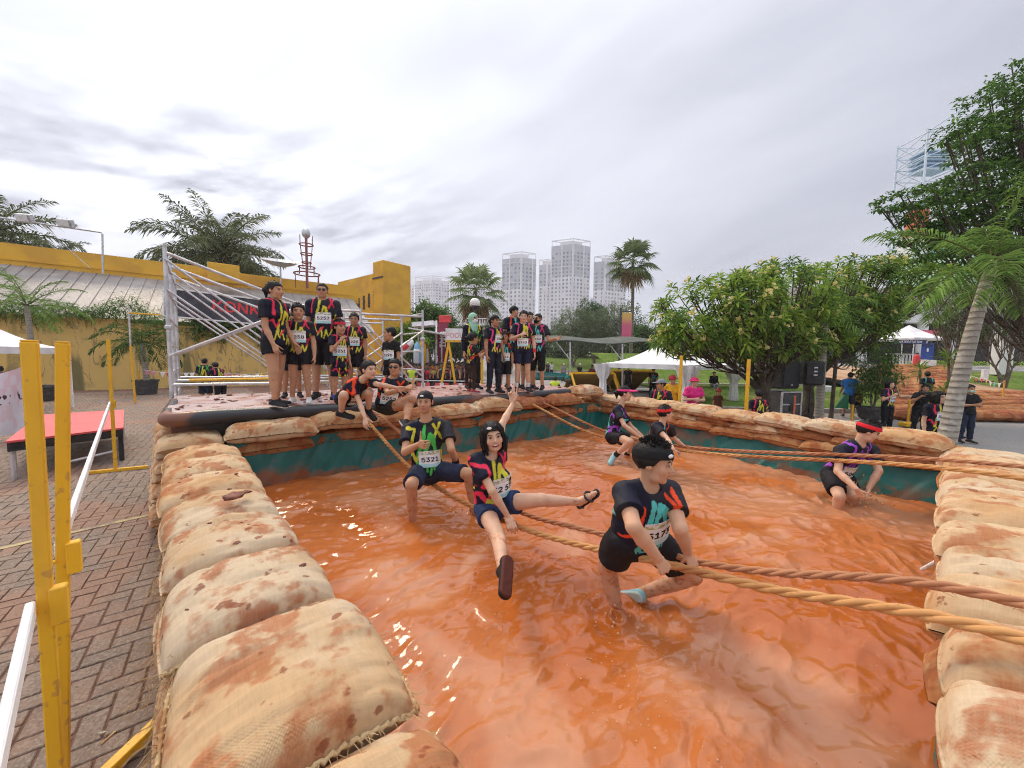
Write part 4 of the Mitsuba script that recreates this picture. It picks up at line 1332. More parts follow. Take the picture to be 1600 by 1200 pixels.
pinnate_palm('leaning_palm', 'leaning ringed grey palm trunk with big arching feather fronds at the right edge', pf, pt, 11, 1.75, 1.0, G_PALM, 21, ll=0.44, lw=0.030, nl=46, r=(0.135, 0.075), shaft=0.30, bend=(-0.07, 0, -0.07),
             dirs=[(pd(1420, 425, -0.3), 1.0), (pd(1430, 345, 0.4), 1.0), (pd(1490, 330, 1.0), 0.85), (pd(1590, 280, -0.1), 1.0), (pd(1650, 330, 0.2), 1.0), (pd(1690, 420, -0.6), 1.0), (pd(1480, 430, -1.4), 0.9), (pd(1600, 330, -1.6), 0.8), (pd(1455, 470, 1.2), 0.9), (pd(1640, 470, 1.0), 0.9), (pd(1530, 290, 0.9), 0.7)], plume=0.05, hang=0.55)
pinnate_palm('slim_palm', 'slim pale palm trunk with a bushy drooping crown in front of the frangipani', [at(1283, 600, 12.4)[0], 12.4, 0], at(1290, 490, 12.3), 14, 1.35, 1.7, G_PALM, 23, ll=0.40, lw=0.032, nl=30, r=(0.13, 0.085), plume=0.25, hang=0.5, el=(-0.3, 1.2))
pinnate_palm('slim_palm', 'thin dark leaning palm stem right of the slim pale one', [at(1302, 600, 12.8)[0], 12.8, 0], at(1312, 500, 12.9), 10, 1.2, 1.9, G_DARK, 24, ll=0.36, lw=0.03, nl=26, r=(0.06, 0.05), plume=0.25, hang=0.5, bark='m_barkdark')
# left side palms
pinnate_palm('oil_palm', 'big oil palm crown rising behind the yellow parapet', [at(345, 560, 36)[0], 36, 4.0], at(343, 402, 36), 46, 6.4, 1.2, G_OIL, 31, ll=1.3, lw=0.12, nl=60, r=(0.6, 0.55), plume=0.35, hang=0.55, el=(-0.45, 1.25), bark='m_barkdark')
pinnate_palm('oil_palm', 'oil palm crown cut by the left edge above the yellow parapet', [at(-25, 560, 31)[0], 31, 4.0], at(-22, 372, 31), 32, 5.6, 1.25, G_OIL, 33, ll=1.2, lw=0.12, nl=52, r=(0.5, 0.45), plume=0.35, hang=0.55, el=(-0.4, 1.25), bark='m_barkdark')
pinnate_palm('oil_palm', 'low oil palm fronds over the parapet left of the floodlight pole', [at(90, 560, 33)[0], 33, 4.0], at(85, 405, 33), 18, 3.0, 1.5, G_OIL, 34, ll=0.8, lw=0.09, nl=30, r=(0.4, 0.35), plume=0.35, hang=0.5, el=(-0.1, 1.2), bark='m_barkdark')
pinnate_palm('potted_palm', 'young green palm in a black pot in front of the stained wall', [at(52, 540, 15.2)[0], 15.2, 0.4], at(42, 478, 15.2), 13, 1.9, 1.6, G_PALM, 35, ll=0.45, lw=0.04, nl=32, r=(0.10, 0.08), plume=0.1, hang=0.5)
pinnate_palm('arching_palm', 'dark arching cycad palm growing from the black bin by the wall', [at(228, 560, 18.2)[0], 18.2, 0.5], at(222, 536, 18.2), 20, 1.9, 2.0, G_DARK, 36, ll=0.45, lw=0.045, nl=34, r=(0.12, 0.1), plume=0.15, hang=0.5, el=(-0.2, 1.3))
fan_palm('shorter fan palm with a brown skirt of dead leaves behind the globe lamp', (at(743, 560, 52)[0], 52, 0.2), at(743, 452, 52), 22, 4.6, 41, skirt=9, cols=[(0.13, 0.17, 0.08), (0.11, 0.15, 0.07), (0.16, 0.20, 0.10)])
fan_palm('tall fan palm on a slender trunk beside the rightmost apartment tower', (at(985, 560, 50)[0], 50, 0.2), at(989, 408, 50), 24, 3.7, 43, skirt=5, cols=[(0.075, 0.105, 0.05), (0.09, 0.12, 0.06), (0.11, 0.145, 0.07)])

# round trees beyond the shade net
for (u, v, ru, rv, Y, sd, lab, col) in ((895, 512, 40, 42, 74, 51, 'round grey green tree left of the gap under the towers', G_GREY), (928, 500, 26, 34, 82, 52, 'darker tree in the gap between the two round trees under the towers', G_DARK), (962, 510, 44, 46, 74, 53, 'biggest round tree right of the gap under the towers', G_GREY),
                                        (1010, 535, 34, 30, 66, 54, 'low dark bushy tree between the fan palm and the marquee', G_DARK), (672, 505, 40, 46, 46, 55, 'leafy tree right behind the scaffold end', G_MID), (712, 535, 36, 28, 50, 56, 'round shrub tree left of the fan palm foot', G_GREY),
                                        (775, 527, 34, 32, 56, 57, 'grey green tree behind the hijab woman and the group on the stage', G_GREY), (640, 530, 24, 30, 40, 58, 'yellowish tree at the foot of the yellow hall', G_LIME), (835, 535, 30, 32, 62, 59, 'tree behind the right end of the stage group', G_GREY)):
    k = Y / FOC
    c = at(u, v, Y)
    r1, r2 = ru * k, rv * k
    rg = np.random.default_rng(sd)
    blobs = [(c + np.array([rg.uniform(-0.5, 0.5) * r1, rg.uniform(-0.3, 0.3) * r1, rg.uniform(-0.45, 0.45) * r2]), (r1 * 0.55, r1 * 0.55, r2 * 0.5)) for _ in range(9)] + [(c, (r1 * 0.75, r1 * 0.75, r2 * 0.75))]
    broad_tree('park_tree', lab, blobs, (c[0] + 0.3, Y, 0.3), 700, 0.42, 0.22, col, sd, r0=0.3, levels=(30, 8, 3), cl=9)
# dark trunks row under the net is given by these trees; line of farther trees
for i, (u, Y) in enumerate(((868, 95), (905, 98), (945, 96), (985, 94), (1040, 88), (1085, 90))):
    c = at(u, 535, Y)
    broad_tree('park_tree', ('small far tree at the left end of the row on the lawn', 'second small far tree of the row on the lawn', 'third small far tree of the row on the lawn', 'fourth small far tree of the row on the lawn', 'fifth small far tree of the row on the lawn', 'last small far tree of the row on the lawn, over the marquee')[i], [(c, (5.0, 4.5, 3.6)), (c + [2, 0, -1], (3.6, 3, 2.6))], (c[0], Y, 2.0), 300, 0.55, 0.3, G_DARK, 61 + i, r0=0.3, levels=(20, 5), cl=9, bark='m_barkdark')

# big dark layered tree at the right, its trunk out of the picture
K = 14.5
lay = [(1575, 165, 58, 36), (1602, 128, 40, 30), (1508, 208, 44, 11), (1560, 228, 60, 26), (1600, 262, 60, 40), (1530, 285, 50, 20), (1478, 300, 42, 14), (1420, 313, 46, 8), (1470, 330, 58, 12), (1545, 330, 66, 32), (1610, 350, 60, 60), (1500, 362, 62, 18), (1432, 368, 40, 10), (1447, 396, 44, 9), (1520, 400, 60, 20), (1590, 410, 50, 30), (1640, 200, 70, 60), (1660, 320, 80, 80)]
broad_tree('dark_tree', 'large dark layered tree leaning in from the upper right corner', [bl(u, v, K + 0.8 * math.sin(i * 2.3), a, b, max(0.7, a * K / FOC * 0.8)) for i, (u, v, a, b) in enumerate(lay)], (at(1690, 560, K)[0], K, 0.3), 2500, 0.17, 0.075, G_DARK + [(0.06, 0.12, 0.025), (0.09, 0.17, 0.03)], 71, 'm_barkdark', r0=0.3, levels=(120, 34, 9), cl=11, flat=0.75, droop=0.15)
broad_tree('thin_tree', 'thin grey green tree in front of the white pavilion, left of the leaning trunk', [bl(1490, 470, 24, 30, 30), bl(1505, 515, 24, 30, 18)], (at(1492, 560, 24)[0], 24, 0.6), 420, 0.20, 0.06, G_GREY, 72, r0=0.13, levels=(40, 10, 3), cl=8)
broad_tree('thin_tree', 'grey green tree over the pavilion at the right edge', [bl(1570, 470, 23, 46, 26), bl(1600, 505, 23, 30, 22), bl(1545, 510, 23, 30, 20)], (at(1572, 560, 23)[0], 23, 0.6), 460, 0.20, 0.06, G_GREY + G_DARK, 73, r0=0.14, levels=(40, 10, 3), cl=8)
broad_tree('leafy_shrub', 'tall leafy shrub in a dark tub beside the sandbag stairs', [bl(1365, 560, 13.6, 26, 34), bl(1378, 590, 13.6, 22, 22), bl(1358, 600, 13.6, 16, 18)], (at(1364, 632, 13.6)[0], 13.6, 0.35), 260, 0.17, 0.05, G_MID, 74, r0=0.03, levels=(20, 6), cl=8, cat='shrub')
# clipped hedge along the road
hp = np.stack([RT.uniform(37, 75, 5200), RT.uniform(36.6, 37.6, 5200), RT.uniform(1.7, 2.35, 5200)], 1)
v, f = leaves(hp, unit(5200) + [0, -0.3, 0.3], 0.16, 0.09)
put('hedge', (v, f), 'm_leaf', label='clipped green hedge along the raised road at the right', cat='hedge', color=np.clip(tones(5200, G_LIME), 0, 1), kind='stuff')
# spiky yuccas on the stair slope
for (u0, v0, u1, v1, Y, sd, lab, n) in ((1440, 612, 1437, 578, 17, 81, 'spiky yucca on a thin stem halfway up the sandbag stairs', 46), (1482, 622, 1482, 560, 16, 82, 'taller spiky yucca left of the leaning palm trunk', 54), (1468, 640, 1474, 614, 12.6, 83, 'low spiky plant behind the smiling woman by the trunk', 44), (1452, 650, 1456, 634, 11.6, 84, 'low spreading spiky plant beside the crouching photographer', 44)):
    rng = np.random.default_rng(sd)
    t = thing('yucca_plant', lab, 'plant')
    a, b = at(u0, v0, Y), at(u1, v1, Y)
    a[2] = min(a[2], 0.2 + max(0, 1.85 * (Y - 15) / 17.5))
    put('stem', tube([a, (a + b) / 2 + [0.02, 0, 0], b], [0.05, 0.045, 0.04], 7), 'm_bark', t, smooth=True)
    D = unit(n, rng) + [0, 0, 0.45]
    v, f = leaves(np.tile(b, (n, 1)) + rng.normal(0, 0.04, (n, 3)), D, rng.uniform(0.45, 0.75, n), 0.05, rng, 0.2, 0.2)
    put('leaves', (v, f), 'm_leaf', t, color=np.clip(tones(n, G_MID + G_LIME, rng), 0, 1))

# creepers and grasses hanging over the yellow wall
rng = np.random.default_rng(91)
specs = [(-12, 5.5, 2600, 0.40, 0.045, G_MID, 'tufts of long grass spilling over the left part of the yellow wall'), (5.0, 14, 3600, 0.22, 0.10, G_DARK + G_MID, 'dark green creeper hanging from the wall behind the scaffold'), (9.5, 14.6, 1300, 0.20, 0.10, G_MID, 'creeper on the right end of the yellow wall behind the stage group')]
for (a, b, n, l, w, cols, lab) in specs:
    n = int(n * 2.6)
    s = rng.uniform(a, b, n)
    dens = meshkit.fbm(np.stack([s * 0.7, s * 0, s * 0], -1), 3, 4)
    hang_ = rng.random(n) ** 1.6 * (0.25 + 1.9 * np.clip(dens - 0.32, 0, 1) * 1.6)
    P = W0 + WD * s[:, None] + WN * rng.uniform(-0.35, 0.5, n)[:, None]
    P[:, 2] = 3.95 - hang_ + rng.uniform(-0.1, 0.32, n) + 1.5 * np.clip(meshkit.fbm(np.stack([s * 0.45, s * 0, s * 0 + 7], -1), 3, 14) - 0.36, 0, 1) * rng.random(n) * 2.4
    v, f = leaves(P, unit(n, rng) * [1, 1, 0.6] + WN * -0.5 + [0, 0, 0.1 if l > 0.3 else -0.3], l * rng.uniform(0.7, 1.3, n), w, rng, 0.5)
    put('wall_creeper', (v, f), 'm_leaf', label=lab, cat='creeper', kind='stuff', color=np.clip(tones(n, cols, rng, jit=0.3), 0, 1))
# ------------------------------------------------------------------ stage mattress
STZ = 1.36


def mattress_col(p, n, uv):
    c = mix((0.50, 0.42, 0.42), (0.42, 0.29, 0.27), fbm(p.x * 1.7, p.y * 1.7, 0, 3))
    east = smoothstep(-3.4, -1.5, p.x + 1.4 * (fbm(p.x * 1.1, p.y * 1.1, 7, 3) - 0.5))
    mud = smoothstep(0.36, 0.60, fbm(p.x * 2.4, p.y * 2.4, 4, 5) * 0.75 + 0.22 * east)
    c = mix(c, (0.34, 0.135, 0.085), mud * 0.8)
    return mix(c, (0.20, 0.05, 0.03), smoothstep(0.62, 0.70, fbm(p.x * 7, p.y * 7, 2, 4)) * 0.8)


mat('m_mattress', proc(mattress_col), 0.35)
mat('m_vinyl', sprinkle((0.030, 0.031, 0.036), (0.20, 0.075, 0.04), 2.6, 0.9, 0.52, 0.70), 0.38)
M0, M1 = np.array([-3.78, 4.02]), np.array([1.55, 8.42])
md = nrm(M1 - M0)
mo = np.array([-md[1], md[0]])
mt = thing('stage_mattress', 'long inflated mattress stage with black edge roll, muddy pinkish top', 'mattress')
ML = np.linalg.norm(M1 - M0)


def Fm(u, v):
    s, w = u * ML, 0.10 + v * 2.2
    z = STZ - 0.03 + 0.028 * (meshkit.fbm(np.stack([s * 1.3, w * 1.3, s * 0], -1), 3, 8) - 0.5) * 2 - 0.06 * np.clip(0.1 - v, 0, 1) * 6
    return np.stack([M0[0] + md[0] * s + mo[0] * w, M0[1] + md[1] * s + mo[1] * w, z], -1)


m, uv = sheet(Fm, 160, 60)
put('top', m, 'm_mattress', mt, smooth=True, uv=uv)
seg = []
s = np.linspace(0.03, 0.985, 70) * ML
wv = np.r_[np.linspace(2.25, 0.25, 24), [0.17, 0.125], np.full(70, 0.10)]
s = np.r_[np.full(24, 0.02), [0.04, 0.09], s]
P = np.stack([M0[0] + md[0] * s + mo[0] * wv, M0[1] + md[1] * s + mo[1] * wv, STZ - 0.105 + 0.012 * np.sin(s * 2.3)], 1)
seg.append(tube(P, 0.083 + 0.007 * np.sin(s * 5), 14))
put('edge_roll', join(seg), 'm_vinyl', mt, smooth=True)
c = (M0 + M1) / 2 + mo * 1.25
put('body', box((c[0], c[1], 0.66), (ML - 0.1, 2.0, 1.2), (md[0], md[1], 0)), 'm_vinyl', mt)
clods = []
rc = np.random.default_rng(17)
for _ in range(150):
    s, w = rc.uniform(0.1, ML), rc.uniform(0.2, 2.1)
    p = M0 + md * s + mo * w
    clods.append(clod(np.array([p[0], p[1], STZ - 0.015]), rc.uniform(0.012, 0.045), rc))
put('stage_mud', join(clods), 'm_mudclod', label='clods of dark red mud scattered over the mattress stage', cat='mud', kind='stuff', smooth=True)

# ------------------------------------------------------------------ ropes
def rope_col(a, b):
    def fn(p, n, uv):
        return mix(mix(a, b, fbm(p.x * 5, p.y * 5, p.z * 5, 3)), (0.30, 0.10, 0.03), smoothstep(0.5, 0.7, fbm(p.x * 2.2, p.y * 2.2, 3, 3)) * 0.7)
    return proc(fn)


mat('m_rope_gold', rope_col((0.60, 0.33, 0.13), (0.52, 0.24, 0.08)), 0.85)
mat('m_rope_red', rope_col((0.40, 0.17, 0.085), (0.46, 0.22, 0.11)), 0.85)


def rope(pts, r, m, label, pitch=0.085):
    """three laid strands"""
    P0 = np.asarray(pts, float)
    Ltot = np.linalg.norm(np.diff(P0, axis=0), axis=1).sum()
    n = int(Ltot / 0.012)
    from scipy.interpolate import CubicSpline
    t = np.r_[0, np.cumsum(np.linalg.norm(np.diff(P0, axis=0), axis=1))]
    P = CubicSpline(t, P0)(np.linspace(0, t[-1], n))
    d = np.gradient(P, axis=0)
    d /= np.linalg.norm(d, axis=1, keepdims=True)
    x = np.cross(d, [0, 0, 1.0])
    x /= np.linalg.norm(x, axis=1, keepdims=True)
    y = np.cross(x, d)
    s = np.linspace(0, Ltot, n)
    k = thing('rope', label, 'rope')
    for j in range(3):
        a = 2 * np.pi * (s / (pitch * 3) + j / 3)
        C = P + (np.cos(a)[:, None] * x + np.sin(a)[:, None] * y) * r * 0.52
        put('strand', tube(C, r * 0.56, 7), m, k, smooth=True)
    rr = np.random.default_rng(len(pts) * 7 + int(abs(pts[0][0]) * 100))
    fz = []
    for i in rr.integers(2, n - 2, 700):
        a = rr.uniform(0, 6.28)
        e = math.cos(a) * x[i] + math.sin(a) * y[i]
        g = e * rr.uniform(0.4, 1.0) + d[i] * rr.normal(0, 0.9)
        l = rr.uniform(0.006, 0.018)
        fz.append(tube([P[i] + e * r * 0.9, P[i] + e * r * 0.9 + g * l * 0.6, P[i] + e * r * 0.9 + g * l + [0, 0, -0.003]], [0.0011, 0.0009, 0.0005], 3, caps=False))
    put('fuzz', join(fz), m, k, kind='stuff')
    return k


r1 = [[-2.62, 5.85, 1.22], [-2.48, 5.72, 1.20], [-1.17, 4.25, 0.73], [-0.37, 3.35, 0.65], [0.02, 2.92, 0.67], [0.58, 2.29, 0.80], [0.85, 1.98, 0.89], [1.24, 1.54, 1.01], [1.51, 1.23, 1.125], [1.72, 1.0, 1.15], [2.0, 0.75, 1.13]]
r2 = [[-2.05, 5.40, 1.22], [-1.9, 5.26, 1.18], [-1.26, 4.59, 0.97], [-0.52, 3.8, 0.80], [0.02, 3.24, 0.67], [0.65, 2.57, 0.77], [1.07, 2.13, 0.83], [1.42, 1.76, 0.97], [1.66, 1.5, 1.10], [1.85, 1.31, 1.14], [2.1, 1.05, 1.13]]
r3 = [[0.02, 7.70, 1.22], [0.13, 7.56, 1.20], [0.82, 6.71, 0.95], [1.37, 6.03, 0.78], [1.88, 5.4, 0.77], [2.21, 4.99, 0.80], [2.96, 4.05, 0.95], [3.72, 3.11, 1.12], [4.0, 2.75, 1.13]]
r4 = [[0.28, 7.85, 1.22], [0.38, 7.72, 1.20], [1.18, 6.81, 0.92], [1.57, 6.37, 0.79], [2.03, 5.84, 0.74], [2.54, 5.28, 0.77], [3.26, 4.46, 0.91], [3.9, 3.73, 1.06], [4.41, 3.16, 1.135], [4.8, 2.7, 1.14]]
rope(r1, 0.0215, 'm_rope_gold', 'golden twisted rope nearest the camera, held by the boy and the laughing woman')
rope(r2, 0.0200, 'm_rope_red', 'reddish twisted rope just behind the golden one, under the boy’s left hand'.replace('’', "'"))
rope(r3, 0.0200, 'm_rope_gold', 'lower twisted rope of the far pair, under the girl in the pink visor')
rope(r4, 0.0200, 'm_rope_red', 'upper rope of the far pair, crossing the right wall below the bending youth')

# ------------------------------------------------------------------ scaffold behind the stage
sc = thing('scaffold', 'galvanised tube scaffold frames with cross braces behind the mattress stage', 'scaffold')
mat('m_galv', sprinkle((0.66, 0.66, 0.68), (0.46, 0.45, 0.45), 8, 0.8, 0.4, 0.65), 0.42, metal=0.6)
S0 = np.array([-5.25, 5.75])
sdir, sdep = md, mo


def sp(t, w, z):
    q = S0 + sdir * t + sdep * w
    return np.array([q[0], q[1], z])


def pole(a, b, r=0.024, name='tube'):
    put(name, tube([a, b], r, 8), 'm_galv', sc, smooth=40)


bays = [0.0, 1.85, 2.85, 4.2]
tops = [3.62, 2.98, 2.95, 3.05]
for i, (t, tz) in enumerate(zip(bays, tops)):
    for w in (0.0, 1.15, 2.4):
        pole(sp(t, w, 0.0), sp(t, w, tz), 0.027, 'upright')
    for z in np.arange(0.45, tz - 0.05, 0.42):
        pole(sp(t, 0, z), sp(t, 1.15, z), 0.018, 'rung')
        if i < 3:
            pole(sp(t, 1.15, z), sp(t, 2.4, z), 0.016, 'rung')
    for z in (1.2, 2.4):
        put('coupler', box(sp(t, 0, z), (0.09, 0.09, 0.07), (md[0], md[1], 0), bev=0.015), 'm_metal', sc)
for i in range(3):
    t0, t1 = bays[i], bays[i + 1]
    for w in (0.0, 1.15, 2.4):
        z0 = 2.42 if i == 0 else 2.1
        pole(sp(t0, w - 0.03, z0 + (1.0 if i == 0 else 0.6)), sp(t1, w - 0.03, z0 - 0.55), 0.018, 'cross_brace')
        pole(sp(t0, w - 0.06, z0 - 0.45), sp(t1, w - 0.06, z0 + 0.5), 0.018, 'cross_brace')
        pole(sp(t0, w - 0.03, z0 + 0.55), sp(t1, w - 0.03, z0 - 0.95), 0.016, 'cross_brace')
        pole(sp(t0, w, 1.52), sp(t1, w, 1.50), 0.024, 'ledger')
        pole(sp(t0, w, 3.52 if i == 0 else 2.85), sp(t1, w, 2.90), 0.024, 'ledger')
put('plank', box(sp(0.85, 0.55, 1.56), (1.3, 0.30, 0.03), (md[0], md[1], 0)), 'm_yellow', sc)
put('plank', box(sp(3.0, 0.9, 1.60), (1.0, 0.30, 0.03), (md[0], md[1], 0)), 'm_yellow', sc)

# ------------------------------------------------------------------ barrier posts and rails
bar = thing('barrier', 'yellow square post barrier with white slat rails along the paving', 'barrier')


def lerp2(a, b, z):
    q = a + (b - a) * z / b[2]
    return np.array([q[0], q[1], 0])


def post(p, h=2.03, w=0.055, parent=bar, m='m_yellow', foot=None, lean=(0, 0)):
    p = np.asarray(p, float)
    top = p + [lean[0], lean[1], h]
    put('post', beam(p, top, w, bev=0.004, up=(d_ab[0], d_ab[1], 0)), m, parent)
    put('cap', beam(top - [0, 0, 0.0], top + [0, 0, 0.006], w * 0.93, bev=0.002, up=(d_ab[0], d_ab[1], 0)), m, parent)
    if foot is not None:
        put('foot', beam(p - np.asarray(foot) * 0.5 + [0, 0, 0.03], p + np.asarray(foot) * 0.5 + [0, 0, 0.03], 0.055, 0.05, bev=0.004), m, parent)


a_, b_ = at(46, 534, 1.20), at(76, 1010, 1.20)
p1 = b_ + (b_ - a_) * (b_[2] / (a_[2] - b_[2]))
p1t = a_
a_, b_ = at(98, 536, 1.47), at(99, 1190, 1.47)
p2 = b_ + (b_ - a_) * (b_[2] / (a_[2] - b_[2]))
p2t = a_
p3 = on(181, 737, 0)
post(p1, p1t[2], 0.036, lean=(p1t - p1)[:2])
post(p2, p2t[2], 0.037, lean=(p2t - p2)[:2], foot=nrm(on(222, 1162, 0.03) - p2) * 1.10)
post(p3, 2.22, 0.046, foot=nrm(on(213, 733, 0) - on(142, 740, 0)) * 0.8)
ra, rb2 = p2 + [0.035, 0.02, 1.185], p3 + [0.02, -0.05, 1.17]
put('rail', beam(ra, rb2, 0.022, 0.055, bev=0.004), 'm_white', bar)
rb_ = p1 + np.array([0.0, -0.03, 1.16])
rc_ = on(-20, 1260, 1.12)
put('rail', beam(rb_, rc_, 0.022, 0.055, bev=0.004), 'm_white', bar)
for p, z in ((lerp2(p2, p2t, 1.185), 1.185), (p3, 1.17), (lerp2(p1, p1t, 1.17), 1.17)):
    put('bracket', box(p + np.array([0.03, 0.012, z - 0.02]), (0.04, 0.040, 0.13), (d_ab[0], d_ab[1], 0), bev=0.004), 'm_yellow', bar)
    put('bolt', sphere(p + np.array([0.0, -0.032, z - 0.02]), (0.008, 0.006, 0.008), 6), 'm_yellow', bar)

for (u, v, Y, h, lab) in ((1062, 620, 7.75, 2.10, 'yellow post behind the far right wall, nearer the pool corner'), (1167, 620, 6.75, 2.04, 'yellow post behind the far right wall, nearer the loudspeakers')):
    t = thing('yellow_post', lab, 'post')
    p = at(u, v, Y)
    p[2] = 0
    post(p, h, 0.05, t, foot=(0.7, 0.2, 0))
for (u, v, Y, h, lab) in ((1330, 670, 11.2, 0.75, 'short yellow stanchion beside the man in the blue shirt'), (1418, 665, 11.9, 0.85, 'short yellow stanchion right of the woman walking with a bib'), (1567, 620, 17.5, 1.1, 'yellow stanchion at the edge of the right lawn'), (218, 610, 18.0, 1.15, 'short yellow stanchion by the black bin at the wall')):
    t = thing('stanchion', lab, 'stanchion')
    p = at(u, v, Y)
    p[2] = 0.2 if u > 1500 else 0
    put('upright', tube([p, p + [0, 0, h]], 0.03, 8), 'm_yellow', t)
    put('base', box(p + [0, 0, 0.07], (0.36, 0.3, 0.14), bev=0.03), 'm_yellow', t)
mp = thing('measuring_pole', 'tall grey and yellow pole with a crossbar leaning by the wall', 'pole')
a, b, c_ = at(211, 622, 15.0), at(204, 540, 15.0), at(201, 478, 15.0)
a[2] = 0
put('lower', tube([a, b], 0.035, 8), 'm_yellow', mp)
put('upper', tube([b, c_], 0.03, 8), 'm_galv', mp)
put('crossbar', tube([at(202, 489, 15.0), at(252, 492, 15.4)], 0.03, 6), 'm_yellow', mp)

# ------------------------------------------------------------------ red topped platform, banner, pots
pl = thing('platform', 'low folding platform with a bright red top and grey legs behind the posts', 'platform')
FL, FR, BR, BL_ = on(8, 690, 0.63), on(193, 668, 0.63), on(194, 640, 0.63), on(62, 648, 0.63)
mat('m_redtop', sprinkle((0.66, 0.085, 0.095), (0.56, 0.07, 0.08), 3, 0.7), 0.55)
pp = np.array([FL, FR, BR, BL_])


def quad_slab(q, z0, z1):
    lo, hi = q.copy(), q.copy()
    lo[:, 2], hi[:, 2] = z0, z1
    return np.vstack([lo, hi]), np.array([[0, 3, 2, 1], [4, 5, 6, 7], [0, 1, 5, 4], [1, 2, 6, 5], [2, 3, 7, 6], [3, 0, 4, 7]])


put('top', quad_slab(pp, 0.60, 0.632), 'm_redtop', pl)
cen = pp.mean(0)
put('frame', quad_slab(cen + (pp - cen) * [0.985, 0.985, 1], 0.46, 0.598), 'm_black', pl)
for i, q in enumerate(cen + (pp - cen) * [0.93, 0.93, 1]):
    put('leg', tube([[q[0], q[1], 0.0], [q[0], q[1], 0.46]], 0.035, 8), 'm_galv' if i != 1 else 'm_black', pl)
q0, q1 = cen + (pp[0] - cen) * 0.9, cen + (pp[1] - cen) * 0.9
put('strut', tube([[q0[0] + 0.6, q0[1] + 0.2, 0.22], [q1[0], q1[1], 0.2]], 0.022, 6), 'm_galv', pl)
wb = thing('white_banner', 'white cloth banner with faint pink print hung at the left edge', 'banner')


def banner_col(p, n, uv):
    c = mix((0.74, 0.73, 0.76), (0.66, 0.60, 0.66), fbm(p.x * 3, p.y * 3, p.z * 3, 3))
    c = mix(c, (0.70, 0.45, 0.50), smoothstep(0.56, 0.64, fbm(uv.x * 18, uv.y * 7, 2, 2)) * 0.5)
    ink = smoothstep(0.64, 0.67, noise(uv.x * 60, uv.y * 16, 5)) * smoothstep(0.03, 0.0, dr.abs(uv.y - 0.42) - 0.06)
    return mix(c, (0.08, 0.03, 0.05), ink)


mat('m_wbanner', proc(banner_col), 0.7)
_a, _b = at(-95, 640, 7.6), at(37, 582, 8.6)


def Fb(u, v):
    x = _a[0] + (_b[0] - _a[0]) * u + 0.05 * np.sin(u * 17 + v * 3)
    y = _a[1] + (_b[1] - _a[1]) * u + 0.05 * np.cos(u * 13 + 2 * v)
    zt = 1.62 + 0.05 * u - 0.30 * np.sin(np.pi * u) ** 1.5 * 0.8
    zb_ = 0.05 + 0.10 * u
    return np.stack([x, y, zt + (zb_ - zt) * v], -1)


m, uv = sheet(Fb, 60, 30)
put('cloth', m, 'm_wbanner', wb, smooth=True, uv=uv)
for u in (0.0, 1.0):
    q = Fb(np.array([u]), np.array([0.0]))[0]
    put('pole', tube([[q[0], q[1], 0], [q[0], q[1], q[2] + 0.05]], 0.025, 6), 'm_galv', wb)
for (u, Y, r, h, lab) in ((58, 15.2, 0.62, 0.62, 'wide black plastic planter under the young palm'), (228, 18.2, 0.48, 0.72, 'black plastic bin planter under the arching palm'), (1364, 13.6, 0.42, 0.42, 'dark grey round tub of the leafy shrub')):
    t = thing('planter', lab, 'planter')
    p = at(u, 600, Y)
    put('tub', lathe([(r * 0.72, 0), (r * 0.8, 0.04), (r * 0.97, h - 0.08), (r * 1.05, h - 0.07), (r * 1.05, h), (r * 0.95, h), (r * 0.92, h - 0.1), (0.01, h - 0.12)], 24, (p[0], p[1], 0)), 'm_darkgrey', t, smooth=40)

# ------------------------------------------------------------------ loudspeakers, flight case, bunting
mat('m_grille', sprinkle((0.012, 0.012, 0.014), (0.022, 0.022, 0.024), 90, 1.0), 0.6)
s1 = thing('loudspeaker', 'black loudspeaker box standing on the flight case', 'loudspeaker')
c1 = at(1223, 586, 12.2)
put('cabinet', box(c1, (0.74, 0.6, 0.86), (1, 0.25, 0), bev=0.05), 'm_black', s1)
put('grille', box(c1 + np.array([0.075, -0.30, 0.02]), (0.64, 0.03, 0.74), (1, 0.25, 0), bev=0.01), 'm_grille', s1)
put('badge', box(c1 + np.array([0.08, -0.325, -0.30]), (0.05, 0.01, 0.05), (1, 0.25, 0)), 'm_metal', s1)
fc = thing('flight_case', 'black flight case with bright metal edges and a latch below the loudspeaker', 'flight case')
c2 = at(1222, 630, 12.2)
c2[2] = 0.56
w, dpt, h = 0.78, 0.62, 0.98
axc = nrm([1, 0.25, 0])
ayc = np.array([-axc[1], axc[0], 0])
put('shell', box(c2, (w, dpt, h), axc), 'm_darkgrey', fc)
for sx in (-1, 1):
    for sy in (-1, 1):
        q = c2 + axc * sx * w / 2 + ayc * sy * dpt / 2
        put('edge', beam(q - [0, 0, h / 2], q + [0, 0, h / 2], 0.045), 'm_metal', fc)
for z in (-h / 2, 0.10, h / 2):
    for sy in (-1, 1):
        q = c2 + ayc * sy * dpt / 2 + [0, 0, z]
        put('edge', beam(q - axc * w / 2 * 0.94, q + axc * w / 2 * 0.94, 0.043), 'm_metal', fc)
put('latch', box(c2 - ayc * (dpt / 2 + 0.02) + [0, 0, 0.02], (0.16, 0.03, 0.26), axc, bev=0.01), 'm_black', fc)
for sx in (-1, 1):
    for sy in (-1, 1):
        put('caster', sphere(c2 + axc * sx * w * 0.4 + ayc * sy * dpt * 0.4 + [0, 0, -h / 2 - 0.035], (0.04, 0.04, 0.04), 6), 'm_black', fc)
s2 = thing('loudspeaker', 'black loudspeaker seen from the side on a thin tripod stand', 'loudspeaker')
c3 = at(1268, 583, 12.0)
put('cabinet', box(c3, (0.56, 0.5, 0.76), (1, -0.3, 0), bev=0.06), 'm_black', s2)
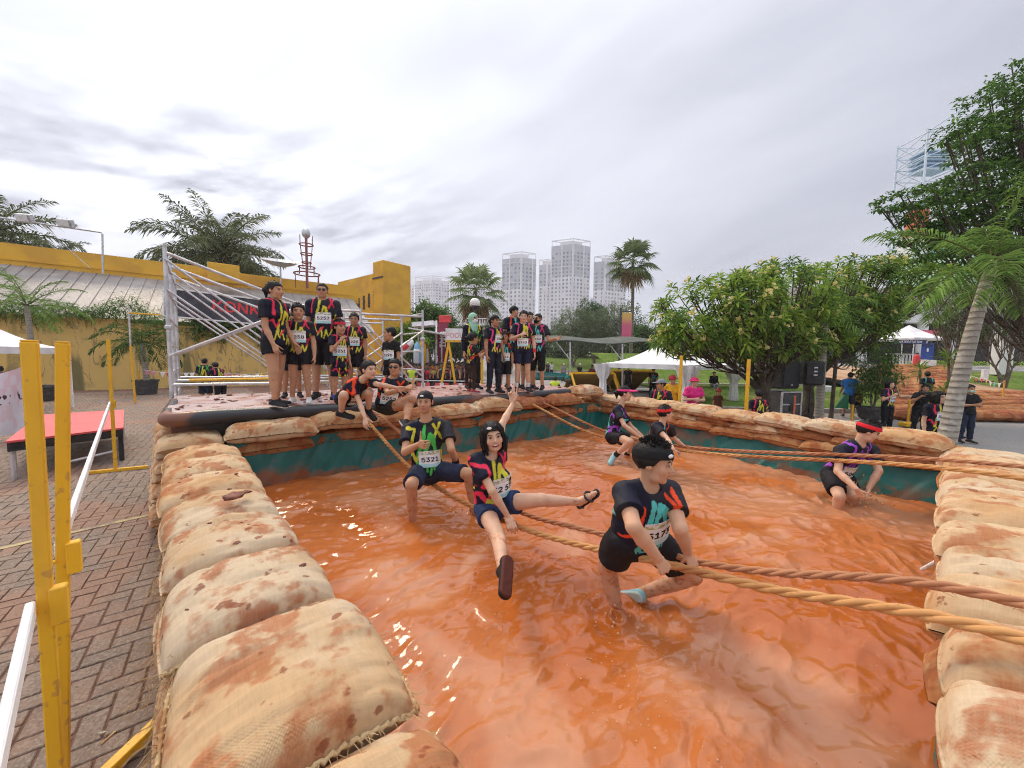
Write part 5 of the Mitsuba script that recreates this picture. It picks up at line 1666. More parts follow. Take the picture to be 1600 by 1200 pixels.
for k, z in enumerate((0.18, 0.06, -0.05)):
    put('control', box(c3 + np.array([-0.09, -0.275, z]), (0.10, 0.012, 0.04), (1, -0.3, 0)), 'm_metal', s2)
stt = thing('speaker_stand', 'black tripod stand holding up the smaller loudspeaker', 'stand')
put('pole', tube([[c3[0], c3[1], 0.25], [c3[0], c3[1], c3[2] - 0.37]], 0.025, 8), 'm_black', stt)
for k in range(3):
    a = k * 2.094 + 0.4
    put('leg', tube([[c3[0], c3[1], 0.55], [c3[0] + 0.45 * math.cos(a), c3[1] + 0.45 * math.sin(a), 0.01]], 0.016, 6), 'm_black', stt)


def pennants(name, pts, n, size, label, seed=0, sag=0.25):
    rng = np.random.default_rng(seed)
    t = thing(name, label, 'bunting')
    P = []
    for a, b in zip(pts[:-1], pts[1:]):
        s = np.linspace(0, 1, 24)[:, None]
        q = np.asarray(a) * (1 - s) + np.asarray(b) * s
        q[:, 2] -= sag * 4 * (s * (1 - s))[:, 0]
        P.append(q)
    P = np.vstack(P)
    put('string', tube(P, 0.008, 4), 'm_white', t)
    cols = ('m_redtop', 'm_yellow', 'm_white', 'm_flagteal', 'm_flagpink')
    for k in range(n):
        i = int((k + 0.5) / n * (len(P) - 2))
        d = nrm(P[i + 1] - P[i])
        a = P[i]
        e = rng.normal(0, 0.02, 2)
        v = np.array([a - d * size * 0.45, a + d * size * 0.45, a + [e[0], e[1], -size * 1.15], a + [e[0], e[1], -size * 1.15] + np.array([0.0, 0.012, 0])])
        v = np.vstack([v[:3], v[:3] + [0.0, 0.006, 0]])
        put('flag', (v, np.array([[0, 1, 2], [5, 4, 3], [0, 3, 4], [0, 4, 1], [1, 4, 5], [1, 5, 2], [2, 5, 3], [2, 3, 0]])), cols[int(rng.integers(5))], t)


mat('m_flagteal', (0.15, 0.42, 0.40), 0.7)
mat('m_flagpink', (0.62, 0.24, 0.32), 0.7)
pennants('bunting', [at(1000, 640, 10.5), at(1120, 648, 10.2), at(1185, 651, 9.9), at(1250, 655, 9.6), at(1345, 656, 9.8)], 26, 0.19, 'string of small coloured pennants behind the far right sandbag wall', 3, 0.10)
pennants('bunting', [at(225, 578, 17.5), at(330, 580, 18.8), at(420, 582, 20.5)], 18, 0.22, 'string of pennants in front of the yellow wall behind the scaffold', 4, 0.12)
pennants('bunting', [at(1505, 580, 20.0), at(1540, 592, 18.5), at(1567, 598, 17.5)], 8, 0.2, 'red and white pennant string sloping down to the stanchion on the right lawn', 5, 0.1)
fp_ = thing('flag_post', 'thin orange post holding the pennant string by the flight case', 'post')
q = at(1241, 640, 9.9)
put('rod', tube([[q[0], q[1], 0], [q[0], q[1], 1.08]], 0.02, 6), 'm_orange', fp_)
put('knob', sphere((q[0], q[1], 1.09), (0.03, 0.03, 0.03), 6), 'm_orange', fp_)

# white box, foot stone and white pillar on the right
wp = thing('white_pillar', 'white monument pillar with a side arm beside the raised road', 'pillar')
c = at(1566, 555, 27)
put('shaft', box((c[0], 27, 2.9), (0.95, 0.6, 3.2), bev=0.05), 'm_offwhite', wp)
put('arm', box((c[0] + 0.62, 27, 4.2), (0.5, 0.5, 0.5), bev=0.05), 'm_offwhite', wp)
wx = thing('white_sign_box', 'small white upright box sign on the right lawn', 'sign')
c = at(1539, 584, 20.5)
put('panel', box((c[0], 20.5, 1.45), (0.28, 0.16, 0.62), bev=0.02), 'm_white', wx)
put('foot', box((c[0], 20.5, 1.09), (0.6, 0.4, 0.1)), 'm_darkgrey', wx)
put('stone_block', box(at(1291, 615, 22) * [1, 1, 0] + [0, 0, 0.45], (0.45, 0.4, 0.42), bev=0.06), 'm_offwhite', label='white block on the lawn behind the slim palm trunk', cat='block')
xt = thing('extinguisher', 'red fire extinguisher standing at the top of the sandbag stairs', 'fire extinguisher')
p = at(1432, 562, 30)
put('body', lathe([(0.01, -0.45), (0.2, -0.45), (0.21, 0.2), (0.12, 0.38), (0.06, 0.45)], 12, p), 'm_red', xt, smooth=40)
put('valve', box(p + [0.02, 0, 0.5], (0.22, 0.08, 0.12)), 'm_black', xt)

# ------------------------------------------------------------------ far field: ramps, boards, boats, signs
def aframe(label, u, v, Y, w, d, h):
    t = thing('yellow_ramp', label, 'ramp')
    c = at(u, v, Y)
    x0 = c[0]
    put('canvas', join([beam([x0 - w / 2, Y - d / 2, 0.1], [x0 - w / 2 + 0.3, Y + d / 2, h], 0.05), ((np.array([[x0 - w / 2, Y + d / 2, 0.05], [x0 + w / 2, Y + d / 2, 0.05], [x0 + w / 2, Y - d / 2, h], [x0 - w / 2, Y - d / 2, h], [x0 - w / 2, Y + d / 2, -0.02], [x0 + w / 2, Y + d / 2, -0.02], [x0 + w / 2, Y - d / 2, h - 0.07], [x0 - w / 2, Y - d / 2, h - 0.07]])), np.array([[0, 1, 2, 3], [7, 6, 5, 4], [3, 2, 6, 7], [0, 3, 7, 4], [1, 5, 6, 2]]))]), 'm_yellowcloth', t)
    for sx in (-0.5, 0.5):
        put('leg', beam([x0 + sx * w, Y - d / 2, h], [x0 + sx * w + 0.25, Y - d / 2 - 0.9, 0], 0.09), 'm_yellow', t)
        put('side_bar', beam([x0 + sx * w, Y - d / 2, h], [x0 + sx * w, Y + d / 2, 0.05], 0.1), 'm_yellow', t)
    put('top_bar', beam([x0 - w / 2, Y - d / 2, h + 0.03], [x0 + w / 2, Y - d / 2, h + 0.03], 0.1), 'm_yellow', t)


mat('m_yellowcloth', sprinkle((0.34, 0.20, 0.05), (0.24, 0.13, 0.04), 1.4, 0.8), 0.7)
aframe('dull yellow sloping climbing ramp beside the marquee', 917, 600, 21.5, 2.3, 3.0, 1.25)
aframe('second dull yellow ramp seen under the marquee roof', 975, 600, 24.0, 2.4, 3.0, 1.35)
tp_ = thing('teal_pool', 'teal rimmed pool edge on the far ground behind the stage', 'pool')
put('rim', tube([at(838, 588, 21), at(850, 586, 22), at(885, 590, 21), at(890, 594, 20)], 0.22, 10), 'm_tarp', tp_, smooth=True)
put('floor', box(at(862, 590, 21.5), (2.2, 1.2, 0.25), bev=0.05), 'm_tarp', tp_)
fr = thing('sign_stand', 'tall yellow A shaped frame with a white pink lettered board on top', 'frame')
Yq = 17.0
for (p, q) in (((701, 535), (690, 578)), ((701, 535), (711, 577)), ((697, 533), (724, 533))):
    put('bar', beam(at(*p, Yq), at(*q, Yq) * [1, 1, 1] - [0, 0, 0.6 if q[1] > 560 else 0], 0.09), 'm_yellow', fr)
bd = box(at(710, 524, Yq), (0.80, 0.05, 0.62))
put('board', bd, 'm_white', fr)
mat('m_pinkprint', (0.72, 0.36, 0.40), 0.6)
lettering('POOL', 0.21, at(710, 524, Yq) + np.array([0, -0.03, 0]), (1, 0, 0), (0, 0, 1), 'm_pinkprint', fr)
yp = thing('yellow_post', 'yellow steel post on the far ground right of the hijab woman', 'post')
q = at(753, 600, 13.5)
put('upright', beam([q[0], q[1], 0], [q[0], q[1], 2.0], 0.08), 'm_yellow', yp)
put('base', box((q[0], q[1], 0.06), (0.4, 0.4, 0.12)), 'm_yellow', yp)
mat('m_maroon', (0.20, 0.02, 0.05), 0.6)
vb = thing('maroon_banner', 'tall maroon vertical banner with white lettering behind the stage', 'banner')
cb = at(692, 535, 26)
put('cloth', box(cb, (0.72, 0.05, 2.7)), 'm_maroon', vb)
lettering('ING', 0.42, cb + np.array([0.0, -0.03, 0.2]), (0, 0, 1), (-1, 0, 0), 'm_white', vb)
put('pole', tube([[cb[0] - 0.45, 26, 0], [cb[0] - 0.45, 26, cb[2] + 1.5]], 0.06, 6), 'm_white', vb)
put('red_cap', box(cb + np.array([0.15, 0, 1.6]), (0.85, 0.1, 0.5), bev=0.1), 'm_red', vb)
cn = thing('white_awning', 'slanting white awning on posts behind the scaffold end', 'awning')
put('roof', box(at(672, 519, 25), (2.3, 2.2, 0.08), (1, 0, -0.16)), 'm_tent', cn)
put('upper_roof', box(at(664, 507, 27), (1.5, 1.5, 0.3), (1, 0, 0.1)), 'm_tent', cn)
for u in (654, 690):
    q = at(u, 560, 25)
    put('post', tube([[q[0], 25, 0], [q[0], 25, 3.7]], 0.05, 6), 'm_metal', cn)
lb = thing('pole_banner', 'pink and yellow banner hanging on a dark lamp pole near the tall fan palm', 'banner')
cb = at(979, 512, 33)
put('pole', tube([[cb[0] - 0.55, 33, 0], [cb[0] - 0.55, 33, cb[2] + 1.7]], 0.09, 6), 'm_darkgrey', lb)
put('arm', tube([[cb[0] - 0.55, 33, cb[2] + 1.4], [cb[0] + 0.4, 33, cb[2] + 1.4]], 0.05, 5), 'm_darkgrey', lb)
mat('m_bannergrad', proc(lambda p, n, uv: mix(mix((0.36, 0.03, 0.12), (0.62, 0.12, 0.22), smoothstep(3.2, 4.6, p.z)), (0.66, 0.42, 0.12), smoothstep(4.9, 5.9, p.z))), 0.6)
put('cloth', box(cb + [0.0, 0, 0], (0.85, 0.05, 2.6)), 'm_bannergrad', lb)
for (u, v, Y, lab, m, s, tl) in ((652, 557, 24, 'blue boat shaped float standing on end behind the scaffold', 'm_blueslide', (0.26, 0.22, 0.95), 0), (659, 555, 24.5, 'yellow boat shaped float standing on end behind the scaffold', 'm_yellow', (0.30, 0.22, 1.05), 0.05), (666, 556, 25, 'olive boat shaped float standing on end behind the scaffold', 'm_yellowcloth', (0.22, 0.2, 0.95), -0.05), (632, 545, 23, 'white and red striped float leaning behind the scaffold', 'm_white', (0.30, 0.2, 0.75), 0.8)):
    t = thing('float', lab, 'float')
    c = at(u, v, Y)
    d = nrm([math.sin(tl), 0, math.cos(tl)])
    k = np.linspace(-1, 1, 13)
    put('hull', tube(c + k[:, None] * d * s[2], np.sqrt(np.clip(1 - k ** 2, 0.02, 1)) * s[0], 10), m, t, smooth=True)
    put('stripe', tube(c + k[3:10, None] * d * s[2] - [0, 0.06, 0], np.sqrt(np.clip(1 - k[3:10] ** 2, 0.02, 1)) * s[0] * 0.85, 10), 'm_red' if m == 'm_white' else 'm_offwhite', t, smooth=True)
gs = thing('stone_ball', 'big grey stone ball bollard on the far ground behind the stage', 'bollard')
c = at(667, 597, 15)
put('ball', sphere((c[0], 15, 0.42), 0.42, 14), 'm_concrete', gs, smooth=True)
put('base', lathe([(0.3, 0), (0.3, 0.08), (0.2, 0.1)], 14, (c[0], 15, 0)), 'm_concrete', gs)
fn = thing('fence', 'low grey rail fence with red and white strips in front of the crowd', 'fence')
for k in range(9):
    x = -5.2 + k * 0.62
    put('post', tube([[x, 17.6, 0], [x, 17.6, 0.95]], 0.03, 6), 'm_galv', fn)
for z in (0.5, 0.9):
    put('rail', tube([[-5.3, 17.6, z], [-0.2, 17.6, z]], 0.025, 6), 'm_galv', fn)
for k in range(16):
    put('strip', box((-4.4 + k * 0.22, 17.56, 0.72), (0.2, 0.02, 0.18)), ('m_redtop', 'm_white', 'm_redtop', 'm_black')[k % 4], fn)
# paddle and small boards in the pool
pad = thing('white_stick', 'white stick poking out of the water by the right wall', 'stick')
put('shaft', tube([on(1440, 890, 0.44), on(1476, 870, 0.62)], 0.012, 6), 'm_white', pad, smooth=True)
ply_ = thing('paper_scrap', 'scrap of white paper lying on the far right sandbag wall', 'paper')
c = P3(PC + d_cd * 2.35 + o_cd * 0.14, 1.15)
put('sheet', sheet(lambda u, v: np.stack([c[0] + (u - 0.5) * 0.26 * d_cd[0] + (v - 0.5) * 0.2 * o_cd[0], c[1] + (u - 0.5) * 0.26 * d_cd[1] + (v - 0.5) * 0.2 * o_cd[1], c[2] + 0.06 * (v - 0.3) + 0.015 * np.sin(u * 6)], -1), 8, 8)[0], 'm_white', ply_)
# litter on the paving
lit = thing('wood_splinter', 'pale wooden splinter lying on the paving near the front post', 'splinter')
put('piece', beam(on(158, 1163, 0.006), on(180, 1143, 0.006), 0.010, 0.006), 'm_twine', lit)
lit = thing('pale_leaf', 'small pale leaf lying on the paving near the front post', 'leaf')
v, f = leaves(np.array([on(152, 1146, 0.008)]), np.array([[1.0, 0.3, 0.0]]), 0.04, 0.018, droop=0.0, fold=0.1, up=np.array([[0, 0, 1.0]]))
put('blade', (v, f), 'm_leaf', lit, color=np.tile([[0.6, 0.55, 0.42]], (len(v), 1)))
# ------------------------------------------------------------------ people: one continuous skin per body, clothes as children


class Field:
    """a distance field on a grid, joined smoothly shape by shape"""

    def __init__(self, lo, hi, h):
        self.lo, self.h = np.asarray(lo, float) - 3 * h, h
        self.n = np.ceil((np.asarray(hi, float) + 3 * h - self.lo) / h).astype(int) + 1
        self.D = np.full(self.n, 0.3, np.float32)

    def sub(self, lo, hi):
        a = np.clip(np.floor((np.asarray(lo) - self.lo) / self.h).astype(int), 0, self.n)
        b = np.clip(np.ceil((np.asarray(hi) - self.lo) / self.h).astype(int) + 1, 0, self.n)
        if np.any(b <= a):
            return None, None
        g = [(self.lo[k] + self.h * np.arange(a[k], b[k])).astype(np.float32) for k in range(3)]
        return tuple(slice(a[k], b[k]) for k in range(3)), np.stack(np.meshgrid(*g, indexing='ij'), -1)

    def add(self, prim, k=0.02, cut=False):
        fn, lo, hi = prim
        pad = k + 2.5 * self.h
        s, P = self.sub(lo - pad, hi + pad)
        if s is None:
            return self
        d = fn(P)
        a = self.D[s]
        if cut:
            t = np.clip(0.5 - 0.5 * (a + d) / k, 0, 1)
            self.D[s] = a * (1 - t) - d * t + k * t * (1 - t)
        else:
            t = np.clip(0.5 + 0.5 * (d - a) / k, 0, 1)
            self.D[s] = d * (1 - t) + a * t - k * t * (1 - t)
        return self

    def keep(self, fn):
        """intersect with fn(P) <= 0 over the whole grid"""
        s, P = self.sub(self.lo, self.lo + self.h * (self.n - 1))
        self.D[s] = np.maximum(self.D[s], fn(P).astype(np.float32))
        return self

    def mesh(self):
        """surface nets"""
        D = self.D
        S = D < 0
        n = np.array(D.shape) - 1
        c = [S[i:n[0] + i, j:n[1] + j, k:n[2] + k] for i in (0, 1) for j in (0, 1) for k in (0, 1)]
        tot = sum(x.astype(np.uint8) for x in c)
        act = (tot > 0) & (tot < 8)
        idx = -np.ones(n, np.int64)
        I = np.argwhere(act)
        if not len(I):
            return None
        idx[act] = np.arange(len(I))
        off = np.array([(i, j, k) for i in (0, 1) for j in (0, 1) for k in (0, 1)])
        val = np.stack([D[I[:, 0] + o[0], I[:, 1] + o[1], I[:, 2] + o[2]] for o in off], 1)
        acc, cnt = np.zeros((len(I), 3)), np.zeros(len(I))
        for a in range(8):
            for b in range(a + 1, 8):
                if np.abs(off[a] - off[b]).sum() != 1:
                    continue
                m = (val[:, a] < 0) != (val[:, b] < 0)
                t = val[:, a] / np.where(m, val[:, a] - val[:, b], 1)
                acc += np.where(m[:, None], off[a] + t[:, None] * (off[b] - off[a]), 0)
                cnt += m
        V = self.lo + self.h * (I + acc / cnt[:, None])
        F = []
        for ax in range(3):
            o1, o2 = (ax + 1) % 3, (ax + 2) % 3
            sl0 = [slice(None)] * 3
            sl1 = [slice(None)] * 3
            sl0[ax], sl1[ax] = slice(0, -1), slice(1, None)
            A, B = S[tuple(sl0)], S[tuple(sl1)]
            E_ = np.argwhere(A != B)
            if not len(E_):
                continue
            ok = np.ones(len(E_), bool)
            for o in (o1, o2):
                ok &= (E_[:, o] > 0) & (E_[:, o] < n[o])
            E_ = E_[ok]
            ins = A[E_[:, 0], E_[:, 1], E_[:, 2]]
            e1, e2 = np.zeros(3, int), np.zeros(3, int)
            e1[o1], e2[o2] = 1, 1
            q = [idx[tuple((E_ - s).T)] for s in (e1 + e2, e2, 0 * e1, e1)]
            q = np.stack(q, 1)
            q[~ins] = q[~ins][:, ::-1]
            F.append(q)
        F = np.vstack(F)
        return V, np.vstack([F[:, [0, 1, 2]], F[:, [0, 2, 3]]])


def cap_(a, b, ra, rb, n=None, s=1.0):
    """tapered capsule, squeezed by s along n"""
    a, b = np.asarray(a, np.float32), np.asarray(b, np.float32)
    r = max(ra, rb)
    if n is not None:
        n = nrm(n).astype(np.float32)
        g = np.float32(1 / s - 1)

    def fn(P):
        A, B, Q = a, b, P
        if n is not None:
            Q = P + n * ((P - a) @ n)[..., None] * g
            B = b + n * ((b - a) @ n) * g
        ba = B - A
        q = Q - A
        t = np.clip(q @ ba / max(float(ba @ ba), 1e-9), 0, 1)
        return np.linalg.norm(q - t[..., None] * ba, axis=-1) - (ra + (rb - ra) * t)
    return fn, np.minimum(a, b) - r, np.maximum(a, b) + r


def ell_(c, R, r):
    c, R, r = np.asarray(c, np.float32), np.asarray(R, np.float32), np.asarray(r, np.float32)
    m = np.sqrt((R.T ** 2 @ (r ** 2)))

    def fn(P):
        q = (P - c) @ R.T
        k0 = np.linalg.norm(q / r, axis=-1)
        k1 = np.linalg.norm(q / (r * r), axis=-1)
        return k0 * (k0 - 1) / np.maximum(k1, 1e-6)
    return fn, c - m, c + m


def plane_(p, n):
    p, n = np.asarray(p, np.float32), nrm(n).astype(np.float32)
    return lambda P: (P - p) @ n


def both(prim, half):
    fn, lo, hi = prim
    return (lambda P: np.maximum(fn(P), half(P))), lo, hi


def bounds(prims):
    return np.min([p[1] for p in prims], 0), np.max([p[2] for p in prims], 0)


def solid(prims, h, k=0.02, keep=()):
    lo, hi = bounds([p if isinstance(p[0], type(lambda: 0)) else p[0] for p in prims])
    f = Field(lo, hi, h)
    for p in prims:
        if isinstance(p[0], type(lambda: 0)):
            f.add(p, k)
        else:
            f.add(p[0], p[1], *p[2:])
    for q in keep:
        f.keep(q)
    return f.mesh()


def lerp(a, b, t):
    return np.asarray(a) + (np.asarray(b) - np.asarray(a)) * t


NAVY, GREYP = (0.009, 0.010, 0.025), (0.020, 0.020, 0.027)
RED_, YEL_, TEAL_, GRN_, ORG_, PUR_, PNK_ = (0.72, 0.035, 0.085), (0.62, 0.56, 0.05), (0.10, 0.50, 0.47), (0.07, 0.46, 0.08), (0.75, 0.07, 0.02), (0.33, 0.08, 0.55), (0.75, 0.06, 0.22)
STROKES = [  # (which of the two print colours, width, points across / up the shirt)
    (0, .12, [(-1.0, 1.02), (-.60, .98), (-.78, .60)]), (0, .10, [(.52, 1.03), (.98, .74)]), (0, .10, [(.95, 1.05), (.58, .74)]),
    (1, .15, [(-.02, .95), (-.10, .72), (-.40, .40), (-.50, .16)]), (1, .15, [(-.06, .44), (.26, .76), (.40, .72), (.52, .40)]),
    (0, .10, [(-1.15, .34), (-.85, .46), (-.66, .28), (-.40, .40)]), (1, .09, [(-.78, -.02), (-.52, .20), (-.36, .04), (-.06, .22), (.04, .0)]),
    (1, .09, [(.26, -.02), (.42, .20), (.62, .0), (.80, .22)]), (0, .09, [(.62, .34), (1.0, .44), (.80, .20)]), (1, .08, [(1.15, .62), (.95, .50)]), (0, .09, [(-.3, .12), (.2, .27)])]


def shirt_colour(V, pv, ch, right, up, fwd, halfw, pal, seed, grey=True, h_=0.01):
    q = V - pv
    L = np.linalg.norm(ch - pv) * 1.13
    x, z = q @ right / halfw, q @ up / L
    back = (q @ fwd) < 0
    x = np.where(back, x, -x)
    rng = np.random.default_rng(seed)
    wob = (meshkit.noise(np.stack([x * 9, z * 9, x * 0 + seed], -1), seed % 97) - 0.5)
    col = np.tile(np.array(NAVY), (len(V), 1))
    if grey:
        g = meshkit.noise(np.stack([x * 1.7 + z, z * 2.1, x * 0 + 3], -1), 5) > 0.58
        col[g] = GREYP
    for (c, w, pts) in STROKES:
        pts = np.array(pts) + rng.normal(0, 0.04, 2)
        d = np.full(len(V), 9.0)
        for a, b in zip(pts[:-1], pts[1:]):
            ba = (b - a) * [halfw, L]
            px, pz = (x - a[0]) * halfw, (z - a[1]) * L
            t = np.clip((px * ba[0] + pz * ba[1]) / (ba @ ba), 0, 1)
            d = np.minimum(d, np.hypot(px - t * ba[0], pz - t * ba[1]))
        col[d < w * halfw * ((0.80 if h_ < 0.0095 else 0.66) + 0.6 * wob)] = pal[c]
    return col


def orth(u, f):
    u = nrm(u)
    f = nrm(np.asarray(f, float) - u * (u @ np.asarray(f, float)))
    return np.array([np.cross(f, u), f, u])      # right, forward, up


def hand_prims(w, d, n, th, h, curl, thumb, g=1.0, splay=0.10, only=None):
    """palm of four metacarpals, four unequal fingers of three bones and a thumb off the palm's side; n: the way the palm faces, th: thumb side"""
    d = nrm(d)
    n = nrm(np.asarray(n, float) - d * (d @ np.asarray(n, float)))
    s = np.cross(n, d)
    if s @ np.asarray(th) < 0:
        s = -s
    out = []
    r = 0.0050 * h * g
    for i, ln in enumerate((0.043, 0.048, 0.045, 0.034)):
        o = (1.5 - i)
        b0 = w + s * o * 0.0085 * h + d * 0.004 * h
        b1 = w + s * o * 0.0125 * h + d * (0.056 - 0.004 * abs(o - 0.5)) * h
        out.append((cap_(b0, b1, r * 1.35, r * 1.45), 0.006))
        p, dd = b1, nrm(d + s * o * splay)
        cu = curl[i] if np.ndim(curl) else curl
        for j, f in enumerate((0.45, 0.32, 0.26)):
            a = cu * (0.75, 1.15, 0.8)[j]
            nn = nrm(n - dd * (dd @ n))
            dd = nrm(dd * math.cos(a) + nn * math.sin(a))
            q = p + dd * ln * f * h * 1.05
            out.append((cap_(p, q, r * (1.06 - 0.1 * j), r * (0.98 - 0.12 * j)), 0.0025))
            p = q
    b = w + s * 0.015 * h + d * 0.012 * h + n * 0.004 * h
    td = nrm(thumb[0] * d + thumb[1] * s + thumb[2] * n)
    m = b + td * 0.030 * h
    e = m + nrm(td + d * 0.25) * 0.030 * h
    out += [(cap_(w + s * 0.006 * h, b + td * 0.010 * h, r * 1.4, r * 1.5), 0.008), (cap_(b, m, r * 1.45, r * 1.15), 0.006), (cap_(m, e, r * 1.12, r * 0.9), 0.0025)]
    return out


def person(label, h, J, face, res=0.01, group=None, skin=(0.46, 0.27, 0.18), pal=(RED_, YEL_), g=1.0, hh=None, hair='short', band=None, bib=None, bibpos=(0.0, 0.36), shorts=0.62, shortcol=(0.012, 0.012, 0.016), shoe=(0.02, 0.02, 0.022),
           sole=(0.55, 0.55, 0.55), hands=(None, None), extra=(), detail=0, sleeve=0.62, shirt=None, female=False, smile=0.0, headup=(0, 0, 1), seed=1, socks=None, barefoot=False, sandal='', hem=-0.04, haircol=(0.012, 0.010, 0.010), fat=0.0, flat_shirt=None, bibtilt=0.0, patt_shorts=False, mud=0.0, cat='person', headscale=1.0):
    J = {k: np.asarray(v, float) for k, v in J.items()}
    hh = hh or (0.224 if h > 1.5 else 0.216)
    t = thing('person', label, cat, group)
    rng = np.random.default_rng(seed)
    up = nrm(J['ch'] - J['pv'])
    right = nrm(J['sr'] - J['sl'])
    right = nrm(right - up * (right @ up))
    fwd = np.cross(up, right)
    RT_ = np.array([right, fwd, up])
    FR_ = orth(headup, face)
    k = hh / 0.225 * headscale
    hc = J['hd']

    def hp(x, y, z):
        return hc + (np.array([x, y, z]) * k) @ FR_
    pv, ch = J['pv'], J['ch']
    wsh = 0.94 if female else 1.0

    def torso(o, gz=1.0):
        b = 1 + fat
        return [(ell_(ch - up * 0.065 * h, RT_, (0.092 * h * wsh * g + o, 0.060 * h * g + o, 0.115 * h + o)), 0.03),
                (ell_(lerp(pv, ch, 0.42) + fwd * 0.012 * h * fat, RT_, (0.076 * h * g * wsh * b + o, 0.054 * h * g * b + o, 0.12 * h + o)), 0.03),
                (ell_(pv + up * 0.01 * h, RT_, (0.090 * h * g + o, 0.064 * h * g + o, 0.075 * h + o)), 0.03),
                (cap_(J['nk'] - up * 0.012 * h, J['sr'] - up * 0.004 * h, 0.030 * h + o, 0.031 * h * g + o), 0.025), (cap_(J['nk'] - up * 0.012 * h, J['sl'] - up * 0.004 * h, 0.030 * h + o, 0.031 * h * g + o), 0.025)] + \
            ([(ell_(ch - up * 0.085 * h + fwd * 0.040 * h + right * sx * 0.045 * h, RT_, (0.034 * h + o, 0.032 * h + o, 0.034 * h + o)), 0.02) for sx in (-1, 1)] if female else [])
    # ---- skin
    P = torso(-0.008)
    P.append((cap_(J['nk'] - up * 0.02 * h, hp(0, -0.022, -0.055), 0.034 * h * (0.9 if female else 1), 0.030 * h * (0.88 if female else 1)), 0.02))
    hd_ = [(ell_(hp(0, -0.012, 0.030), FR_, np.array([0.074, 0.092, 0.082]) * k), 0.012), (ell_(hp(0, 0.026, -0.030), FR_, np.array([0.061, 0.062, 0.080]) * k), 0.02),
           (cap_(hp(-0.030, 0.028, -0.076), hp(0.030, 0.028, -0.076), 0.024 * k, 0.024 * k), 0.02), (ell_(hp(0, 0.060, -0.090), FR_, np.array([0.022, 0.019, 0.018]) * k), 0.016)]
    for sx in (-1, 1):
        hd_ += [(ell_(hp(sx * 0.037, 0.054, -0.026), FR_, np.array([0.024, 0.022, 0.024]) * k * (1 + 0.15 * smile)), 0.014), (ell_(hp(sx * 0.076, -0.008, -0.004), FR_, np.array([0.010, 0.020, 0.031]) * k), 0.006)]
    hd_ += [(cap_(hp(0, 0.082, 0.008), hp(0, 0.101, -0.024), 0.008 * k, 0.0115 * k), 0.010), (cap_(hp(-0.011, 0.090, -0.028), hp(0.011, 0.090, -0.028), 0.0075 * k, 0.0075 * k), 0.006), (cap_(hp(-0.032, 0.074, 0.026), hp(0.032, 0.074, 0.026), 0.011 * k, 0.011 * k), 0.012)]
    if detail:
        hd_ += [(cap_(hp(-0.016 - 0.006 * smile, 0.079, -0.054), hp(0.016 + 0.006 * smile, 0.079, -0.054), 0.007 * k, 0.007 * k), 0.006), (cap_(hp(-0.014, 0.077, -0.065), hp(0.014, 0.077, -0.065), 0.0075 * k, 0.0075 * k), 0.006)]
        hd_ += [(ell_(hp(sx * 0.032, 0.094, 0.004), FR_, np.array([0.017, 0.014, 0.010]) * k), 0.010, True) for sx in (-1, 1)]
        if smile > 0.5:
            hd_ += [(ell_(hp(0, 0.092, -0.060), FR_, np.array([0.027, 0.018, 0.014]) * k), 0.004, True)]
    P += hd_
    ga = g * (0.92 if female else 1)
    for s in 'rl':
        P += [(cap_(J['s' + s], J['e' + s], 0.0285 * h * ga, 0.0225 * h * ga), 0.012), (cap_(J['e' + s], lerp(J['e' + s], J['w' + s], 0.4), 0.0225 * h * ga, 0.0225 * h * ga), 0.012), (cap_(lerp(J['e' + s], J['w' + s], 0.35), J['w' + s], 0.0225 * h * ga, 0.0155 * h * ga), 0.012)]
        sh = nrm(J['a' + s] - J['k' + s])
        bk = nrm(-(J['t' + s] - J['a' + s]) + sh * ((J['t' + s] - J['a' + s]) @ sh))
        P += [(cap_(J['h' + s], J['k' + s], 0.054 * h * g, 0.034 * h * g), 0.02), (cap_(J['k' + s], J['a' + s], 0.033 * h * g, 0.0205 * h * g), 0.014), (cap_(lerp(J['k' + s], J['a' + s], 0.18) + bk * 0.010 * h, lerp(J['k' + s], J['a' + s], 0.52) + bk * 0.006 * h, 0.031 * h * g, 0.026 * h * g), 0.014)]
        if barefoot or s == sandal:
            d = nrm(J['t' + s] - J['a' + s])
            u = nrm(-sh - d * (d @ -sh))
            a = J['a' + s] - u * 0.022 * h
            P += [(cap_(J['a' + s], a + d * 0.055 * h, 0.021 * h, 0.017 * h), 0.012), (cap_(a - d * 0.02 * h, a + d * 0.09 * h, 0.017 * h, 0.014 * h, u, 0.8), 0.012), (cap_(a + d * 0.09 * h, a + d * 0.108 * h, 0.013 * h, 0.009 * h), 0.006)]
            if s == sandal:
                sdl = solid([both(cap_(a - d * 0.035 * h, a + d * 0.10 * h, 0.026 * h, 0.026 * h), lambda Q, a=a, u=u: np.abs((Q - a) @ u + 0.018 * h) - 0.007 * h)], 0.005)
                put('sandal', sdl, 'm_black', t, smooth=True)
                for o in (-0.012, 0.062):
                    c_ = a + d * o * h
                    put('strap', tube([c_ + (np.cross(d, u) * math.cos(q) * 0.026 + u * math.sin(q) * 0.034) * h for q in np.linspace(-0.4, 3.54, 12)], 0.0055 * h, 6), 'm_black', t)
    for s, hd in zip('rl', hands):
        w = J['w' + s]
        fd = nrm(w - J['e' + s])
        if hd is None:
            hd = (fd, -right * (1 if s == 'r' else -1) + 0.2 * fwd * 0, fwd, 0.42, (0.75, 0.5, 0.25))
        P += hand_prims(w + nrm(hd[0]) * 0.006 * h, hd[0], hd[1], hd[2], h, hd[3], hd[4])
    mesh = solid(P, res)
    V, F = mesh
    col = np.tile(np.array(skin), (len(V), 1))
